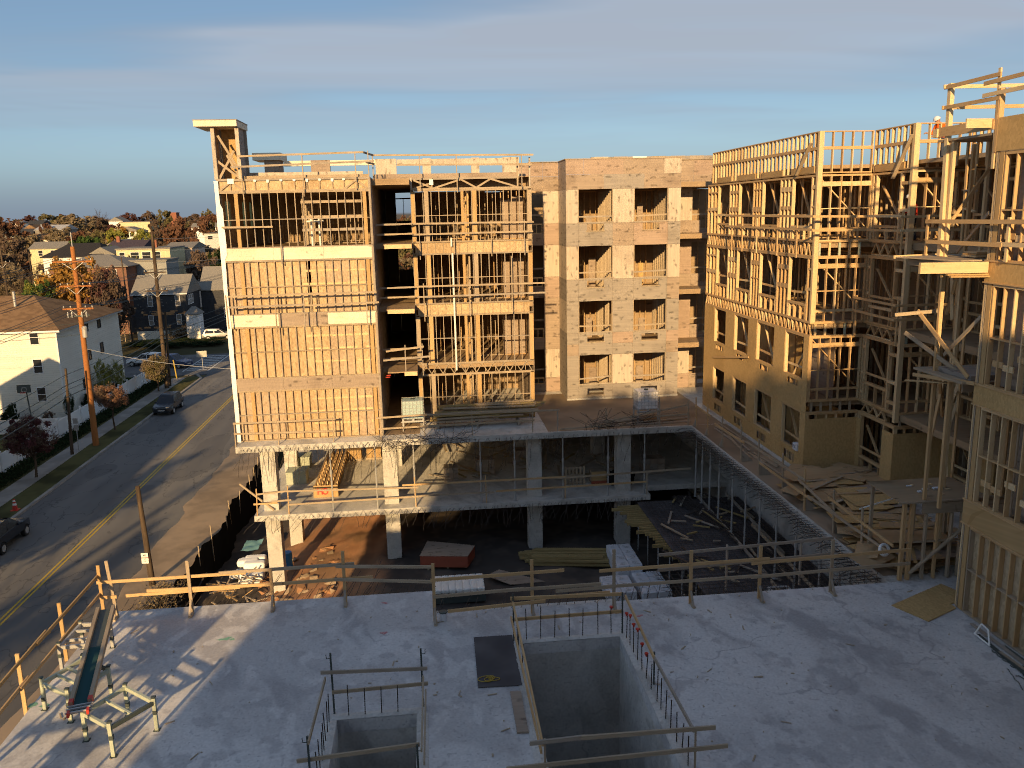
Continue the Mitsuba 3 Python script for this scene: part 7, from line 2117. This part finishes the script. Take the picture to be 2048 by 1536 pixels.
# ==== workers ======================================================================================
def figure(label, foot, rot, joints, mats):
    """One continuous body from capsules between joints; clothes and helmet are its parts."""
    t = thing('person', label, 'person')
    M = T().translate(list(foot)).rotate([0, 0, 1], math.degrees(rot))

    def chain(bones, ref=.03, it=6):
        m = m3.Manifold()
        for (a, ra, b_, rb2) in bones:
            m = m + m3.Manifold.batch_hull([m3.Manifold.sphere(ra, 14).translate(list(map(float, a))), m3.Manifold.sphere(rb2, 14).translate(list(map(float, b_)))])
        mm = m.refine_to_length(ref).to_mesh()
        tm = trimesh.Trimesh(mm.vert_properties[:, :3], mm.tri_verts)
        trimesh.smoothing.filter_taubin(tm, iterations=it)
        return tm
    J = joints
    sh = lambda m_, mat: {**mikit.ply(m_, mat, smooth=True), 'to_world': M}
    skin = [(J['neck'], .055, J['chin'], .06), (J['chin'], .065, J['head'], .095), (J['head'], .095, J['crown'], .085), (J['nose'], .018, J['chin'], .03), (J['chest'], .12, J['neck'], .055), (J['hip'], .12, J['chest'], .13)]
    for s in ('l', 'r'):
        skin += [(J['elbow_' + s], .038, J['wrist_' + s], .028), (J['shoulder_' + s], .05, J['elbow_' + s], .04)]
        w = np.array(J['wrist_' + s])
        d = w - np.array(J['elbow_' + s])
        d = d / np.linalg.norm(d)
        side = np.cross(d, [0, 0, 1.0])
        side /= np.linalg.norm(side) + 1e-9
        palm = w + d * .07
        skin.append((w, .028, palm, .032))
        for f_ in range(4):
            k0 = palm + side * (.024 * (f_ - 1.5))
            k1 = k0 + d * .045 + np.array([0, 0, -.012])
            skin += [(k0, .011, k1, .010), (k1, .010, k1 + d * .02 + np.array([0, 0, -.035]), .008)]
        skin += [(w + d * .03, .014, w + d * .06 + side * .05, .011), (w + d * .06 + side * .05, .011, w + d * .09 + side * .045, .009)]
        skin += [(J['hip'], .10, J['knee_' + s], .06), (J['knee_' + s], .06, J['ankle_' + s], .045), (J['ankle_' + s], .045, J['toe_' + s], .04)]
    add('body', sh(chain(skin, .022, 4), SKIN), t)
    ves = [(J['hip'], .15, J['chest'], .17), (J['chest'], .17, J['neck'], .085)]
    for s in ('l', 'r'):
        ves += [(J['chest'], .14, J['shoulder_' + s], .082), (J['shoulder_' + s], .078, J['elbow_' + s], .058), (J['elbow_' + s], .058, (np.array(J['elbow_' + s]) * .3 + np.array(J['wrist_' + s]) * .7), .046)]
    add('jacket', sh(chain(ves), mats[0]), t)
    tr = []
    for s in ('l', 'r'):
        tr += [(J['hip'], .145, J['knee_' + s], .082), (J['knee_' + s], .082, J['ankle_' + s], .068)]
    add('trousers', sh(chain(tr), mats[1]), t)
    bt = []
    for s in ('l', 'r'):
        bt += [(J['ankle_' + s], .065, J['toe_' + s], .052)]
    add('boots', sh(chain(bt), IRON), t)
    h = np.array(J['head'])
    c_ = np.array(J['crown'])
    u = (c_ - h) / np.linalg.norm(c_ - h)
    hel = m3.Manifold.sphere(.128, 24)
    hel = hel.trim_by_plane([0, 0, 1], 0.0) + m3.Manifold.cylinder(.014, .155, .15, 24)
    hm = hel.to_mesh()
    hv = np.array(hm.vert_properties[:, :3])
    x = np.array([1.0, 0, 0]) - u * u[0]
    x /= np.linalg.norm(x)
    R_ = np.stack([x, np.cross(u, x), u], 1)
    hv = hv @ R_.T + h + u * .035 + x * .01
    add('helmet', sh(trimesh.Trimesh(hv, hm.tri_verts), mats[2]), t)
    return t


def bent(b, reach=.35, crouch=0.0):
    """A worker leaning forward by b radians, facing local +x."""
    hip = np.array([0, 0, .92 - crouch])
    f = np.array([math.sin(b), 0, math.cos(b)])
    ch = hip + f * .38
    nk = hip + f * .55
    fh = np.array([math.sin(b * .8 + .25), 0, math.cos(b * .8 + .25)])
    hd = nk + fh * .17
    J = {'hip': hip, 'chest': ch, 'neck': nk, 'chin': nk + fh * .07 + np.array([.05, 0, 0]), 'head': hd, 'crown': hd + fh * .06, 'nose': hd + np.array([.105, 0, -.02])}
    for s, k in (('l', 1), ('r', -1)):
        sh = hip + f * .48 + np.array([0, .20 * k, 0])
        J['shoulder_' + s] = sh
        J['elbow_' + s] = sh + np.array([.10 + .1 * (k > 0), .06 * k, -.28])
        J['wrist_' + s] = J['elbow_' + s] + np.array([reach * .7, -.02 * k, -.12 if k > 0 else .02])
        J['knee_' + s] = np.array([.06 + crouch * .8 + .08 * k, .12 * k, .50 - crouch * .35])
        J['ankle_' + s] = np.array([-.04 + .10 * k, .13 * k, .09])
        J['toe_' + s] = np.array([.13 + .10 * k, .15 * k, .05])
    return J


figure('worker in orange jacket and white hard hat bending forward on the wing roof', (20.15, 31.6, P + 12.725), math.radians(185), bent(.42), (ORANGE, DENIM, SHEET))
figure('worker in a red orange vest standing among the top storey studs of the golden wing', (18.55, 30.6, P + FR[3] - .0), math.radians(160), bent(.15), (RED, DENIM, SHEET))

# ==== out of frame: the building the picture is taken from, and houses across the street ===========
CB = thing('rear_building', 'timber building on the near deck behind the camera', 'building under construction')
CX0, CX1, CY0, CY1, CH = -11.1, 34.0, -16.0, -2.0, 20.75
for k in range(5):
    z0, z1 = P + 3.3 * k, min(P + 3.3 * (k + 1), CH)
    block(CB, 'wall', CX0, CX1, CY1 - .2, CY1, z0, z1 - .02, OSB)
    block(CB, 'wall', CX0, CX0 + .2, CY0, CY1 - .21, z0, z1 - .02, OSB)
    block(CB, 'wall', CX1 - .2, CX1, CY0, CY1 - .21, z0, z1 - .02, OSB)
    block(CB, 'wall', CX0, CX1, CY0 - .2, CY0, z0, z1 - .02, OSB)
block(CB, 'roof', CX0, CX1, CY0, CY1, CH - .02, CH + .2, FLOOR)
x = CX0
while x < CX1:
    w = rng.choice([.6, 1.2, 2.4])
    block(CB, 'parapet', x, x + w, CY1 - .2, CY1, CH + .2, CH + .75, OSB)
    x += w + rng.choice([.5, .9, 1.6])
# unseen panels, bars and legs added left of the frame to cast deck shadows
fm = thing('shadow_rack', 'unseen rack of panels and legs added to cast shadows on the deck', 'formwork')
block(fm, 'panel', -9.45, -8.6, 13.2, 13.26, P + 1.85, P + 2.72, TAN)
block(fm, 'panel', -9.5, -8.7, 12.2, 12.25, P + .95, P + 1.4, TAN)
for q, (x0, x1, z) in enumerate(((-10.6, -9.4, 2.3), (-10.6, -9.4, 2.75), (-10.6, -9.4, 3.2), (-9.4, -8.0, 1.3), (-9.4, -8.0, 1.75), (-10.6, -9.0, 1.55))):
    beam(fm, 'bar', (x0, 13.22, P + z * .83), (x1, 13.2, P + z * .83 + .1), .05, .14, OLD)
for p0, p1 in (((-9.3, 1.25), (-8.1, 1.75)), ((-8.7, 1.2), (-8.0, 1.6)), ((-10.5, 2.3), (-9.5, 3.1))):
    beam(fm, 'brace', (p0[0], 13.24, P + p0[1] * .83), (p1[0], 13.24, P + p1[1] * .83), .05, .09, OLD)
for x, h in ((-10.55, 3.3), (-9.42, 3.4), (-8.62, 3.5), (-8.02, 2.0), (-7.6, 1.4)):
    block(fm, 'leg', x, x + .06, 13.2, 13.26, P, P + h * .83, OLD)
hs = house('large house across the street out of view to the left', -44, -29.3, 22, 44, 0, 8.6, 12.2, 1, CREAM, SHINGLE, 0, [])
house('house beside the cream house out of view to the left', -43, -33.4, 55.5, 66, 0, 7.0, 9.7, 1, CREAM, SHINGLE, 0, [])
tree('tree', 'broad tree across the street out of view to the left', -27.6, 30, 3, 10.5, 5.5, 'brown', 'mid')
tree('tree', 'slender tree across the street out of view to the left', -25.9, 10, 3, 11.5, 5.5, 'olive', 'mid')
